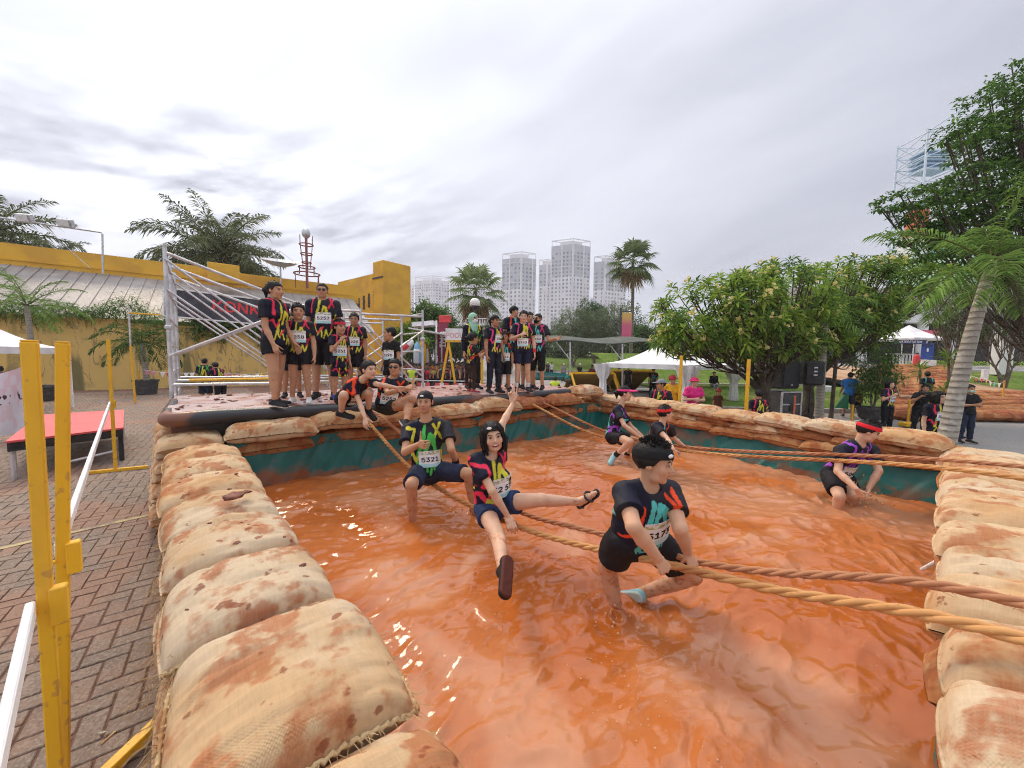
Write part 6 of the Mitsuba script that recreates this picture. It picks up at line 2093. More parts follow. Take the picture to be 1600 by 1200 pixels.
    col = col * (0.93 + 0.14 * meshkit.fbm(V * 14, 3, 3))[:, None]
    q = ((V - hc) @ FR_.T) / k
    headish = np.linalg.norm(q, axis=1) < 0.16
    blush = np.exp(-((np.abs(q[:, 0]) - 0.04) ** 2 + (q[:, 2] + 0.025) ** 2) / 0.0005) * (q[:, 1] > 0.02) * headish
    col = col * (1 - 0.22 * blush[:, None]) + np.array([0.62, 0.20, 0.15]) * 0.22 * blush[:, None]
    front = headish & (q[:, 1] > 0.05)
    if not detail:
        ex = np.abs(np.abs(q[:, 0]) - 0.031)
        col[front & (ex < 0.0135) & (np.abs(q[:, 2] - 0.006) < 0.0065)] = (0.03, 0.02, 0.018)
        col[front & (ex < 0.018) & (np.abs(q[:, 2] - 0.026) < 0.005)] = (0.05, 0.03, 0.022)
    lip = front & (np.abs(q[:, 0]) < 0.021 + 0.008 * smile) & (np.abs(q[:, 2] + 0.060) < 0.010)
    col[lip] = (0.46, 0.16, 0.13)
    if smile > 0.5:
        col[front & ((q[:, 0] / 0.026) ** 2 + ((q[:, 2] + 0.060) / 0.0125) ** 2 < 1)] = (0.26, 0.045, 0.045)
    knees = np.minimum(np.linalg.norm(V - J['kr'], axis=1), np.linalg.norm(V - J['kl'], axis=1)) / h
    col = col * (1 - 0.10 * np.exp(-(knees / 0.035) ** 2))[:, None]
    if mud:  # mud specks; on pool legs they also paint in reddish water bounce
        low = np.clip((mud + 0.35 * (meshkit.fbm(V * 5, 2, 9) - 0.5) - V[:, 2]) / 0.06, 0, 1)
        sp_ = np.clip((meshkit.fbm(V * 26, 4, 4) - 0.50) / 0.10, 0, 1) * np.clip((meshkit.fbm(V * 70, 2, 6) - 0.35) / 0.2, 0, 1)
        m_ = (0.75 * low * sp_)[:, None]
        col = col * (1 - m_) + np.array([0.40, 0.13, 0.045]) * m_
    put('body', (V, F), 'm_skin', t, smooth=True, color=np.clip(col, 0, 1))
    # ---- shirt
    ofs = 0.014 + 0.004 * (h > 1.5)
    if shirt != 'none':
        S = torso(ofs)
        hemc = pv + up * hem * h
        S.append((cap_(pv + up * hem * h * 0.6, lerp(pv, ch, 0.4), 0.086 * h * g + ofs * 1.3, 0.078 * h * g + ofs, fwd, 0.74), 0.03))
        slv = []
        for s in 'rl':
            e = lerp(J['s' + s], J['e' + s], sleeve)
            d = nrm(J['e' + s] - J['s' + s])
            f = both(cap_(J['s' + s], e + d * 0.03 * h, 0.034 * h * ga + ofs * 0.5, 0.036 * h * ga + ofs * (1.0 if sleeve < 1 else 0.1)), plane_(e, d))
            if sleeve > 1:
                e = lerp(J['e' + s], J['w' + s], 0.95)
                d = nrm(J['w' + s] - J['e' + s])
                slv.append((both(cap_(J['e' + s], e, 0.027 * h + ofs * 0.3, 0.020 * h + ofs * 0.3), plane_(e, d)), 0.012))
                f = cap_(J['s' + s], J['e' + s], 0.034 * h * ga + ofs * 0.5, 0.027 * h + ofs * 0.3)
            slv.append((f, 0.016))
        lo, hi = bounds([x[0] for x in S + slv])
        fld = Field(lo, hi, res)
        for p in S:
            fld.add(*p)
        fld.keep(plane_(hemc, -up))
        for p in slv:
            fld.add(*p)
        fld.add(ell_(J['nk'] + fwd * 0.012 * h + up * 0.012 * h, RT_, (0.046 * h, 0.050 * h, 0.036 * h)), 0.006, True)
        V, F = fld.mesh()
        n_ = np.stack([meshkit.fbm(np.stack([(V @ right) * 9 + 4 * (V @ up), (V @ up) * 7 - 5 * (V @ right), (V @ fwd) * 6], -1) + seed, 3, 2) - 0.5], 1)
        z_ = np.clip(((V - pv) @ up) / (0.3 * h), 0, 1)
        tri = meshkit.arrays((V, F), True)[2]
        V = V + tri * n_ * (0.034 - 0.014 * z_)[:, None] * (1 if res < 0.012 else 0.7)
        if flat_shirt is not None:
            c = np.tile(np.array(flat_shirt), (len(V), 1)) * (0.9 + 0.2 * meshkit.fbm(V * 9, 2, 1))[:, None]
        else:
            c = shirt_colour(V, pv, ch, right, up, fwd, 0.098 * h, pal, seed, h_=res)
        put('shirt', (V, F), 'm_cloth', t, smooth=True, color=np.clip(c, 0, 1))
        sm = (V, tri)
    # ---- shorts or trousers
    S = [(ell_(pv - up * 0.005 * h, RT_, (0.090 * h * g + 0.012, 0.066 * h * g + 0.012, 0.075 * h)), 0.03)]
    for s in 'rl':
        d = nrm(J['k' + s] - J['h' + s])
        e = lerp(J['h' + s], J['k' + s], min(shorts, 1.0))
        if shorts <= 1.0:
            S.append((both(cap_(J['h' + s], e + d * 0.03 * h, 0.058 * h * g + 0.004, (0.056 - 0.014 * shorts) * h * g + 0.018), plane_(e, d)), 0.02))
        else:
            a = lerp(J['k' + s], J['a' + s], shorts - 1.0)
            S += [(cap_(J['h' + s], J['k' + s], 0.058 * h * g + 0.004, 0.040 * h * g + 0.006), 0.02), (both(cap_(J['k' + s], a + 0.02 * (a - J['k' + s]), 0.038 * h * g + 0.005, 0.030 * h * g + 0.006), plane_(a, a - J['k' + s])), 0.015)]
    m = solid(S, res)
    V, F = m
    tri = meshkit.arrays((V, F), True)[2]
    V = V + tri * (meshkit.fbm(V * 11 + seed, 3, 4) - 0.5)[:, None] * 0.026
    c = np.tile(np.array(shortcol), (len(V), 1)) * (0.85 + 0.3 * meshkit.fbm(V * 8, 2, 6))[:, None]
    if patt_shorts:
        c = shirt_colour(V, lerp(J['kr'], J['kl'], 0.5), pv, right, nrm(pv - lerp(J['kr'], J['kl'], 0.5)), fwd, 0.098 * h, pal, seed + 3)
    put('shorts' if shorts <= 1 else 'trousers', (V, F), 'm_cloth', t, smooth=True, color=np.clip(c, 0, 1))
    # ---- shoes
    if not barefoot:
        for s in 'rl':
            if s == sandal:
                continue
            d = nrm(J['t' + s] - J['a' + s])
            shn = nrm(J['k' + s] - J['a' + s])
            u = nrm(shn - d * (d @ shn))
            a = J['a' + s] - u * 0.022 * h
            toe = a + d * 0.10 * h - u * 0.004 * h
            S = [(cap_(a - d * 0.028 * h, toe, 0.024 * h, 0.022 * h, np.cross(d, u), 1.15), 0.01), (cap_(J['a' + s] + u * 0.004 * h, a + d * 0.02 * h, 0.025 * h, 0.024 * h), 0.015)]
            if socks:
                S.append((cap_(J['a' + s], J['a' + s] + shn * 0.05 * h, 0.025 * h, 0.026 * h), 0.01))
            m = solid(S, min(res, 0.009), keep=[plane_(a - u * 0.017 * h, -u)])
            V, F = m
            zz = (V - a) @ u
            c = np.where((zz < -0.009 * h)[:, None], np.array(sole), np.array(shoe))
            if socks:
                c[(V - J['a' + s]) @ shn > 0.012 * h] = socks
            put('shoe', (V, F), 'm_cloth', t, smooth=True, color=c)
    # ---- hair and head gear
    hs = max(0.0045, res * 0.6)
    zb = lambda y: np.interp(y, [-0.11, -0.03, 0.015, 0.045, 0.085], [-0.062, -0.030, -0.002, 0.045, 0.066])
    ceb = ell_(hp(0, -0.014, 0.032), FR_, np.array([0.0825, 0.101, 0.0915]) * k)

    def line(P):
        q = ((P - hc) @ FR_.T) / k
        return (zb(q[..., 1]) - q[..., 2]) * 0.7 * k
    hair_p = []
    if hair in ('short', 'crop', 'pony', 'bob', 'tuft'):
        off = {'crop': 0.004, 'short': 0.011, 'tuft': 0.016}.get(hair, 0.010)
        hair_p.append((both(ell_(hp(0, -0.014, 0.032), FR_, np.array([0.0755 + off, 0.094 + off, 0.084 + off]) * k), line), 0.01))
        if hair == 'pony':
            a, b, c_ = hp(0, -0.10, 0.035), hp(0, -0.135, 0.01), hp(0, -0.125, -0.085)
            hair_p += [(cap_(a, b, 0.028 * k, 0.034 * k), 0.012), (cap_(b, c_, 0.034 * k, 0.010 * k), 0.012)]
        if hair == 'bob':
            for sx in (-1, 1):
                hair_p += [(cap_(hp(sx * 0.070, 0.012, 0.05), hp(sx * 0.079, 0.020, -0.085), 0.024 * k, 0.020 * k), 0.015), (cap_(hp(sx * 0.068, -0.03, 0.03), hp(sx * 0.074, -0.020, -0.105), 0.034 * k, 0.022 * k), 0.02), (cap_(hp(sx * 0.03, -0.07, 0.02), hp(sx * 0.04, -0.06, -0.105), 0.04 * k, 0.026 * k), 0.02)]
            hair_p.append((cap_(hp(-0.03, 0.068, 0.085), hp(-0.072, 0.035, 0.02), 0.016 * k, 0.014 * k), 0.01))
            hair_p.append((cap_(hp(0.03, 0.068, 0.085), hp(0.072, 0.035, 0.02), 0.016 * k, 0.014 * k), 0.01))
    if hair_p:
        m = solid(hair_p, hs)
        if m:
            V, F = m
            tri = meshkit.arrays(m, True)[2]
            q = (V - hc) @ FR_.T / k
            V = V + tri * ((meshkit.fbm(np.stack([q[:, 0] * 70, q[:, 1] * 30, q[:, 2] * 22], -1) + seed, 2, 7) - 0.5) * 0.012 * k)[:, None]
            st = []
            ns = {'tuft': 460, 'short': 200, 'bob': 0, 'pony': 60, 'crop': 0}[hair] * (1 if detail else 0.4)
            ln = {'tuft': 0.024, 'short': 0.020}.get(hair, 0.014)
            for _ in range(int(ns)):
                a = rng.uniform(-3.14, 3.14)
                e = rng.uniform(0.30 if hair != 'tuft' else 0.75, 1.5)
                d = np.array([math.sin(a) * math.cos(e), math.cos(a) * math.cos(e), math.sin(e)])
                c0 = np.array([0, -0.014, 0.032]) + d * [0.078 + off - 0.004, 0.094 + off - 0.004, 0.084 + off - 0.004]
                if c0[2] < zb(c0[1]) + 0.012:
                    continue
                tip = nrm(d + np.array([0.35 * rng.normal(), 0.45 + 0.3 * rng.normal(), 0.25])) * ln * rng.uniform(0.6, 1.2)
                w_ = (0.0045 if detail else 0.007) * k
                st.append(tube([hp(*(c0 - d * 0.006)), hp(*(c0 + tip * 0.55)), hp(*(c0 + tip))], [w_, w_ * 0.7, w_ * 0.15], 4, caps=False))
            if hair == 'bob':
                for _ in range(260):
                    a = rng.uniform(0.75, 5.53)
                    d = np.array([math.sin(a), math.cos(a), 0])
                    R_s = 1.0 + rng.uniform(-0.02, 0.10)
                    P_s = [hp(*(np.array([0.02 * d[0], -0.01, 0.118]))), hp(*(np.array([d[0] * 0.064, -0.012 + d[1] * 0.075, 0.095]))), hp(*(np.array([d[0] * 0.088, -0.012 + d[1] * 0.10, 0.03]) * R_s)), hp(*(np.array([d[0] * 0.094, -0.010 + d[1] * 0.098, -0.05]) * R_s)), hp(*(np.array([d[0] * 0.090, -0.006 + d[1] * 0.088, rng.uniform(-0.135, -0.095)])))]
                    st.append(tube(curve(P_s, 10), np.linspace(0.0052, 0.0022, 10) * k, 4, caps=False))
            m = join([(V, F)] + st)
            put('hair', m, 'm_hair', t, smooth=True, color=np.tile(np.array(haircol), (len(m[0]), 1)))
    for e in extra:
        kind, c = e[0], e[1]
        if kind == 'band':            # a cloth band round the head
            w_ = e[2] if len(e) > 2 else 0.020
            cz = e[3] if len(e) > 3 else 0.052
            ho = {'crop': 0.007, 'short': 0.014, 'tuft': 0.019, 'none': 0.003}.get(hair, 0.014)
            prim = ell_(hp(0, -0.014, 0.032), FR_, np.array([0.0755 + ho, 0.094 + ho, 0.084 + ho]) * k)

            def slab(P, w_=w_, cz=cz):
                q = ((P - hc) @ FR_.T) / k
                return (np.abs(q[..., 2] - cz - 0.12 * q[..., 1]) - w_) * k
            m = solid([both(prim, slab)], hs)
            nm = 'headband'
        elif kind == 'visor':
            prim = ell_(hp(0, -0.014, 0.032), FR_, np.array([0.089, 0.108, 0.098]) * k)

            def slab(P):
                q = ((P - hc) @ FR_.T) / k
                return (np.abs(q[..., 2] - 0.055) - 0.016) * k
            m = solid([both(prim, slab), ell_(hp(0, 0.115, 0.046), FR_, np.array([0.078, 0.075, 0.010]) * k)], hs)
            nm = 'visor'
        elif kind == 'cap':
            prim = ell_(hp(0, -0.013, 0.036), FR_, np.array([0.089, 0.109, 0.100]) * k)
            m = solid([both(prim, lambda P: (0.045 - ((P - hc) @ FR_.T)[..., 2] / k) * k), ell_(hp(0, (e[2] if len(e) > 2 else 1) * 0.125, 0.050), FR_, np.array([0.066, 0.07, 0.009]) * k)], hs)
            nm = 'cap'
        elif kind == 'hat':
            prim = ell_(hp(0, -0.010, 0.040), FR_, np.array([0.090, 0.108, 0.094]) * k)
            m = solid([both(prim, lambda P: (0.03 - ((P - hc) @ FR_.T)[..., 2] / k) * k), ell_(hp(0, -0.005, 0.036), FR_, np.array([0.135, 0.150, 0.016]) * k)], hs)
            nm = 'hat'
        elif kind == 'hijab':
            pr = [(ell_(hp(0, -0.016, 0.022), FR_, np.array([0.090, 0.108, 0.108]) * k), 0.02), (cap_(hp(0, -0.01, -0.06), J['nk'] - up * 0.02 * h, 0.075 * k, 0.10 * k), 0.03), (cap_(J['nk'] - up * 0.03 * h + fwd * 0.02 * h, ch - up * 0.04 * h + fwd * 0.03 * h, 0.10 * k, 0.10 * k, fwd, 0.7), 0.03),
                  (ell_(hp(0, 0.085, -0.012), FR_, np.array([0.052, 0.06, 0.075]) * k), 0.012, True)]
            m = solid(pr, hs)
            nm = 'headscarf'
        elif kind == 'mask':
            prim = ell_(hp(0, 0.034, -0.045), FR_, np.array([0.062, 0.075, 0.062]) * k)
            m = solid([both(prim, lambda P: np.maximum(((P - hc) @ FR_.T)[..., 2] / k + 0.012, 0.01 - ((P - hc) @ FR_.T)[..., 1] / k) * k)], hs)
            nm = 'face_mask'
        elif kind == 'shades':
            pr = [(ell_(hp(sx * 0.032, 0.092, 0.004), FR_, np.array([0.026, 0.010, 0.017]) * k), 0.003) for sx in (-1, 1)] + [(cap_(hp(-0.01, 0.098, 0.012), hp(0.01, 0.098, 0.012), 0.004 * k, 0.004 * k), 0.002)] + [(cap_(hp(sx * 0.056, 0.085, 0.012), hp(sx * 0.080, -0.005, 0.014), 0.004 * k, 0.004 * k), 0.002) for sx in (-1, 1)]
            m = solid(pr, min(hs, 0.005))
            nm = 'sunglasses'
        elif kind == 'vest':
            S = torso(ofs + 0.014)
            m = solid(S, res, keep=[plane_(pv + up * -0.02 * h, -up)])
            nm = 'vest'
        elif kind == 'wristband':
            s = e[2]
            d = nrm(J['e' + s] - J['w' + s])
            m = solid([cap_(J['w' + s] + d * 0.01 * h, J['w' + s] + d * 0.035 * h, 0.021 * h, 0.022 * h)], min(res, 0.006))
            nm = 'wristband'
        elif kind == 'strap':
            a, b = J['sl'] + up * 0.03 * h + fwd * 0.01 * h, pv + right * 0.09 * h + fwd * 0.05 * h
            mid = lerp(a, b, 0.45) + fwd * 0.085 * h
            bk_ = lerp(a, b, 0.5) - fwd * 0.085 * h
            m = tube(curve([a, mid, b], 16), 0.014, 6)
            m2 = tube(curve([a, bk_, b], 16), 0.014, 6)
            m = join([m, m2])
            nm = 'strap'
        else:
            continue
        if m:
            put(nm, m, 'm_vcol' if kind != 'shades' else 'm_shades', t, smooth=True, color=np.tile(np.array(c), (len(m[0]), 1)))
    if any(e[0] == 'logo' for e in extra):
        c = hp(*[e for e in extra if e[0] == 'logo'][0][2])
        put('emblem', ell_mesh(c, orth(headup, c - hc), (0.020 * k, 0.004, 0.011 * k)), 'm_white', t, smooth=True)
    # ---- eyes, brows, teeth of the nearest people
    if detail:
        for sx in (-1, 1):
            e0 = hp(sx * 0.0315, 0.0800, 0.0045)
            put('eye', ell_mesh(e0, FR_, np.array([0.0125, 0.0065, 0.0058 - 0.0022 * smile]) * k), 'm_eyewhite', t, smooth=True)
            put('iris', ell_mesh(hp(sx * 0.0315 + 0.002, 0.0848, 0.0045), FR_, np.array([0.0062, 0.0030, 0.0056 - 0.0016 * smile]) * k), 'm_iris', t, smooth=True)
            lid = curve([hp(sx * 0.0455, 0.0745, 0.004), hp(sx * 0.0325, 0.0860, 0.0115), hp(sx * 0.0185, 0.0800, 0.0035)], 9)
            put('lash', tube(lid, np.array([0.001, .0018, .0022, .0024, .0024, .0022, .002, .0016, .001]) * k, 5), 'm_iris', t)
            bw = curve([hp(sx * 0.050, 0.0775, 0.025), hp(sx * 0.034, 0.0875, 0.0325), hp(sx * 0.014, 0.0885, 0.027)], 9)
            put('eyebrow', tube(bw, np.array([0.0012, .0024, .003, .0034, .0036, .0036, .0034, .003, .002]) * k, 6), 'm_hairplain', t)
        if smile > 0.5:
            put('teeth', ell_mesh(hp(0, 0.0775, -0.0540), FR_, np.array([0.0225, 0.009, 0.0060]) * k), 'm_teeth', t, smooth=True)
    # ---- race bib pinned to the shirt
    if bib is not None and shirt != 'none':
        V, N = sm
        L = np.linalg.norm(ch - pv)
        x0, z0 = -bibpos[0] * 0.098 * h, bibpos[1] * L
        bw_, bh = (0.215, 0.165) if h > 1.5 else (0.205, 0.158)
        q = (V - pv) @ RT_.T
        near = (np.abs(q[:, 0] - x0) < bw_ * 0.45) & (np.abs(q[:, 2] - z0) < bh * 0.5) & (q[:, 1] > 0)
        nearN = nrm(N[near].mean(0)) if near.sum() > 5 else fwd
        uz = nrm(up - nearN * (nearN @ up))
        rx = np.cross(uz, nearN)
        c = pv + right * x0 + up * z0 + fwd * np.percentile(q[near, 1], 80)
        sx = ((V[near] - c) @ rx)
        dep = ((V[near] - c) @ nearN)
        A = np.stack([np.ones(near.sum()), sx, sx * sx], 1)
        co = np.linalg.lstsq(A, dep, rcond=None)[0] if near.sum() > 10 else np.array([0, 0, 0])
        co[2] = np.clip(co[2], -3.0, 0.5)
        lift = np.percentile(dep - A @ co, 92) + 0.003 if near.sum() > 10 else 0.01

        def wrap(x, y, o):
            x = np.asarray(x)
            d_ = co[0] + co[1] * x + co[2] * x * x + lift + o
            return c + x[..., None] * rx + np.asarray(y)[..., None] * uz + d_[..., None] * nearN

        def panel(x_0, x_1, y_0, y_1, o, th, nx=9):
            xs = np.linspace(x_0, x_1, nx)
            top, bot = wrap(xs, xs * 0 + y_1, o), wrap(xs, xs * 0 + y_0, o)
            tb, bb = wrap(xs, xs * 0 + y_1, o - th), wrap(xs, xs * 0 + y_0, o - th)
            v = np.vstack([bot, top, bb, tb])
            i = np.arange(nx - 1)
            f = np.vstack([np.stack([i, i + 1, i + 1 + nx, i + nx], 1), np.stack([i + 2 * nx, i + 3 * nx, i + 1 + 3 * nx, i + 1 + 2 * nx], 1), np.stack([i + nx, i + 1 + nx, i + 1 + 3 * nx, i + 3 * nx], 1), np.stack([i + 2 * nx, i + 1 + 2 * nx, i + 1, i], 1)])
            return v, f
        b = put('race_bib', panel(-bw_ / 2, bw_ / 2, -bh / 2, bh / 2, 0, 0.0015), 'm_bib', t)
        if len(bib) > 2 or detail:
            put('footer', panel(-bw_ / 2, bw_ / 2, -bh / 2, -bh * 0.28, 0.0014, 0.001), 'm_bibblue', b)
            put('header', panel(-bw_ / 2, bw_ / 2, bh * 0.27, bh * 0.49, 0.0014, 0.001), 'm_bibhead', b)
        tm = meshkit.text_mesh(bib, 0.043 * bw_ / 0.215, 0.002, True)
        v = np.array(tm.vertices)
        v[:, 0] = (v[:, 0] - (v[:, 0].min() + v[:, 0].max()) / 2) * 1.18
        v[:, 1] -= 0.026
        put('number', (wrap(v[:, 0], v[:, 1], 0.0012 + v[:, 2]), np.array(tm.faces)), 'm_ink', b)
        for py in (-1, 1):
            for px in (-1, 1):
                pass
    return t


def ell_mesh(c, R, r, n=9):
    v, f = sphere((0, 0, 0), 1, n)
    return np.asarray(c) + (v * np.asarray(r)) @ R, f


mat('m_cloth', {'type': 'mesh_attribute', 'name': 'vertex_color'}, 0.68, spec=0.22, bump=proc(lambda p, n, uv: fbm(p.x * 15 + 2 * fbm(p.x * 8, p.y * 8, p.z * 8, 2), p.y * 15, p.z * 11, 3), eps=4e-3), bscale=0.014)
mat('m_hair', {'type': 'mesh_attribute', 'name': 'vertex_color'}, 0.6, spec=0.3, bump=proc(lambda p, n, uv: fbm(p.x * 150, p.y * 150, p.z * 45, 2), eps=2e-3), bscale=0.004)
mat('m_hairplain', (0.014, 0.011, 0.010), 0.5)
mat('m_shades', (0.012, 0.012, 0.014), 0.12, spec=0.6)
mat('m_eyewhite', (0.50, 0.46, 0.43), 0.6)
mat('m_iris', (0.015, 0.010, 0.008), 0.2)
mat('m_teeth', (0.82, 0.80, 0.75), 0.3)
mat('m_bib', (0.82, 0.82, 0.83), 0.6)
mat('m_bibblue', (0.42, 0.70, 0.74), 0.6)
mat('m_bibhead', proc(lambda p, n, uv: mix((0.70, 0.70, 0.66), mix((0.60, 0.55, 0.10), (0.25, 0.30, 0.34), noise(p.x * 45, p.y * 45, p.z * 45)), smoothstep(0.45, 0.6, noise(p.x * 60 + 3, p.y * 60, p.z * 60)))), 0.6)
mat('m_ink', (0.012, 0.012, 0.014), 0.6)


def stand(x, y, z, h, az, arms=('down', 'down'), lean=0.0, stance=0.075, twist=0.0, knee=(0.0, 0.0), step=(0.0, 0.0), hh=None, headfwd=0.012, side=0.0, bend=0.0):
    """joints of a standing figure facing azimuth az (degrees from the view axis, clockwise); arms: named or ((elbow dir), (wrist dir)) in body axes (out, forward, up)"""
    a = math.radians(az)
    f, r = np.array([math.sin(a), math.cos(a), 0]), np.array([math.cos(a), -math.sin(a), 0])
    a2 = math.radians(az + twist)
    f2, r2 = np.array([math.sin(a2), math.cos(a2), 0]), np.array([math.cos(a2), -math.sin(a2), 0])
    u = np.array([0, 0, 1.0])
    o = np.array([x, y, z])
    hh = hh or (0.224 if h > 1.5 else 0.216)
    top = h - hh * 0.5
    leg = (h - hh) * 0.595
    J = {'pv': o + u * (leg + 0.012 * h)}
    sp = nrm(u + f * (lean + bend) + r * side)
    tl = (h - hh) - leg - 0.012 * h
    J['ch'] = J['pv'] + sp * tl * 0.90 * 0.94
    J['nk'] = J['ch'] + nrm(sp + f * 0.1) * tl * 0.10
    J['hd'] = J['nk'] + nrm(sp + f * (0.12 + headfwd * 5)) * (hh * 0.56)
    for s, sg in (('r', 1), ('l', -1)):
        i = 0 if s == 'r' else 1
        J['s' + s] = J['ch'] + r2 * sg * 0.098 * h - u * 0.008 * h
        arm = arms[i]
        if arm == 'down':
            arm = ((0.16, -0.02, -1), (0.06, 0.22, -1))
        d1, d2 = (nrm(r2 * sg * q[0] + f2 * q[1] + u * q[2]) for q in arm)
        J['e' + s] = J['s' + s] + d1 * 0.172 * h
        J['w' + s] = J['e' + s] + d2 * 0.150 * h
        J['h' + s] = J['pv'] + r * sg * 0.052 * h - u * 0.012 * h
        foot = o + r * sg * stance * h + f * step[i] * h + u * 0.042 * h
        m = lerp(J['h' + s], foot, 0.50) + f * (0.012 + knee[i]) * h
        J['k' + s], J['a' + s] = m, foot
        J['t' + s] = foot + nrm(f + r * sg * 0.18) * 0.11 * h - u * 0.012 * h
    return J, f


POSES={'boy':{'pv':[0.769,2.2,0.92],'ch':[0.773,2.1,1.224],'nk':[0.788,2.09,1.295],'hd':[0.801,2.06,1.433],'sr':[0.637,2.045,1.261],'sl':[0.935,2.155,1.232],'er':[0.618,1.819,1.169],'wr':[0.75,1.846,1.001],'el':[0.912,1.949,1.103],'wl':[1.0,2.04,0.929],'hr':[0.679,2.16,0.935],'hl':[0.87,2.25,0.885],'ar':[0.705,2.303,0.35],'kr':[0.628,2.316,0.674],'tr':[0.72,2.171,0.4],'al':[0.865,2.374,0.46],'kl':[1.176,2.316,0.627],'tl':[0.817,2.486,0.386]},'woman':{'pv':[-0.152,2.95,0.802],'ch':[-0.185,2.93,1.175],'nk':[-0.17,2.93,1.232],'hd':[-0.145,2.91,1.386],'sr':[-0.27,2.86,1.208],'sl':[-0.091,3.02,1.199],'er':[-0.136,2.71,1.02],'wr':[-0.02,2.758,0.812],'el':[-0.083,3.165,1.433],'wl':[0.008,3.327,1.59],'hr':[-0.206,2.92,0.808],'hl':[-0.07,3.0,0.815],'kr':[-0.088,2.55,0.753],'ar':[-0.038,2.179,0.715],'tr':[-0.045,2.046,0.661],'kl':[0.236,2.785,0.929],'al':[0.554,2.969,0.847],'tl':[0.644,2.872,0.963]},'man':{'pv':[-0.872,3.85,0.798],'ch':[-0.892,3.88,1.239],'nk':[-0.892,3.88,1.354],'hd':[-0.9,3.86,1.538],'sr':[-1.071,3.85,1.249],'sl':[-0.689,3.91,1.277],'er':[-1.04,3.62,1.071],'wr':[-0.875,3.515,1.174],'el':[-0.602,3.712,1.08],'wl':[-0.576,3.883,0.888],'hr':[-0.954,3.83,0.803],'hl':[-0.776,3.87,0.807],'kr':[-0.923,3.415,0.816],'ar':[-0.95,3.554,0.353],'tr':[-0.948,3.548,0.24],'kl':[-0.421,3.657,0.851],'al':[-0.364,3.762,0.381],'tl':[-0.335,3.744,0.22]},'visor':{'pv':[1.61,5.85,0.792],'ch':[1.669,5.82,1.185],'nk':[1.706,5.82,1.286],'hd':[1.763,5.8,1.48],'sr':[1.603,5.66,1.236],'sl':[1.774,5.97,1.154],'er':[1.663,5.478,1.043],'wr':[1.854,5.384,0.903],'el':[1.933,5.991,0.934],'wl':[2.078,5.858,0.797],'hr':[1.595,5.76,0.811],'hl':[1.675,5.94,0.795],'kr':[1.741,5.402,0.813],'ar':[1.582,5.607,0.547],'tr':[1.507,5.502,0.487],'kl':[2.044,5.986,0.686],'al':[1.913,6.172,0.392],'tl':[1.944,6.056,0.317]},'redband':{'pv':[1.995,5.15,0.746],'ch':[2.045,5.13,1.075],'nk':[2.078,5.13,1.129],'hd':[2.117,5.11,1.276],'sr':[1.941,5.0,1.115],'sl':[2.238,5.25,1.056],'er':[2.01,4.799,1.002],'wr':[2.027,4.616,0.896],'el':[2.353,5.374,0.884],'wl':[2.523,5.367,0.756],'hr':[1.942,5.08,0.754],'hl':[2.059,5.22,0.72],'kr':[1.958,4.742,0.697],'ar':[1.892,4.937,0.44],'tr':[1.934,4.82,0.418],'kl':[2.285,5.4,0.536],'al':[2.222,5.599,0.281],'tl':[2.253,5.478,0.261]},'bend':{'pv':[3.839,4.35,0.679],'ch':[3.892,4.19,1.049],'nk':[3.925,4.16,1.107],'hd':[3.96,4.11,1.249],'sr':[3.708,4.16,1.017],'sl':[4.148,4.25,1.016],'er':[3.591,4.04,0.81],'wr':[3.622,3.842,0.687],'el':[4.092,4.092,0.808],'wl':[3.962,4.06,0.614],'hr':[3.744,4.3,0.671],'hl':[3.991,4.41,0.663],'kr':[3.578,3.98,0.552],'ar':[3.682,4.122,0.233],'tr':[3.638,3.991,0.247],'kl':[3.825,4.097,0.526],'al':[3.95,4.241,0.215],'tl':[3.903,4.11,0.227]},'squat':{'pv':[-2.112,4.75,1.458],'ch':[-1.88,4.59,1.669],'nk':[-1.82,4.56,1.726],'hd':[-1.722,4.51,1.838],'sr':[-1.953,4.54,1.663],'sl':[-1.777,4.65,1.682],'er':[-1.83,4.478,1.445],'wr':[-1.721,4.354,1.288],'el':[-1.593,4.469,1.665],'wl':[-1.424,4.614,1.618],'hr':[-2.122,4.7,1.456],'hl':[-2.043,4.82,1.46],'kr':[-1.975,4.376,1.546],'ar':[-2.082,4.537,1.317],'tr':[-1.953,4.508,1.292],'kl':[-1.761,4.605,1.558],'al':[-1.836,4.771,1.32],'tl':[-1.745,4.701,1.249]},'sitter':{'pv':[-1.665,5.0,1.343],'ch':[-1.617,5.02,1.661],'nk':[-1.599,5.02,1.73],'hd':[-1.566,5.0,1.86],'sr':[-1.719,4.99,1.636],'sl':[-1.488,5.05,1.652],'er':[-1.585,4.766,1.538],'wr':[-1.355,4.707,1.603],'el':[-1.502,5.212,1.426],'wl':[-1.454,5.403,1.574],'hr':[-1.693,4.98,1.336],'hl':[-1.614,5.03,1.34],'kr':[-1.327,4.834,1.385],'ar':[-1.283,4.5,1.208],'tr':[-1.204,4.384,1.168],'kl':[-1.292,4.829,1.453],'al':[-1.538,5.093,1.333],'tl':[-1.626,5.204,1.299]}}


SK1, SK2, SK3, SK4 = (0.57, 0.32, 0.20), (0.50, 0.27, 0.16), (0.40, 0.205, 0.118), (0.63, 0.385, 0.26)
GRIP = 1.05


def ropeDir(a, b):
    return nrm(np.asarray(b, float) - np.asarray(a, float))


_rd = ropeDir(r1[4], r1[8])
up_ = np.array([0, 0, 1.0])
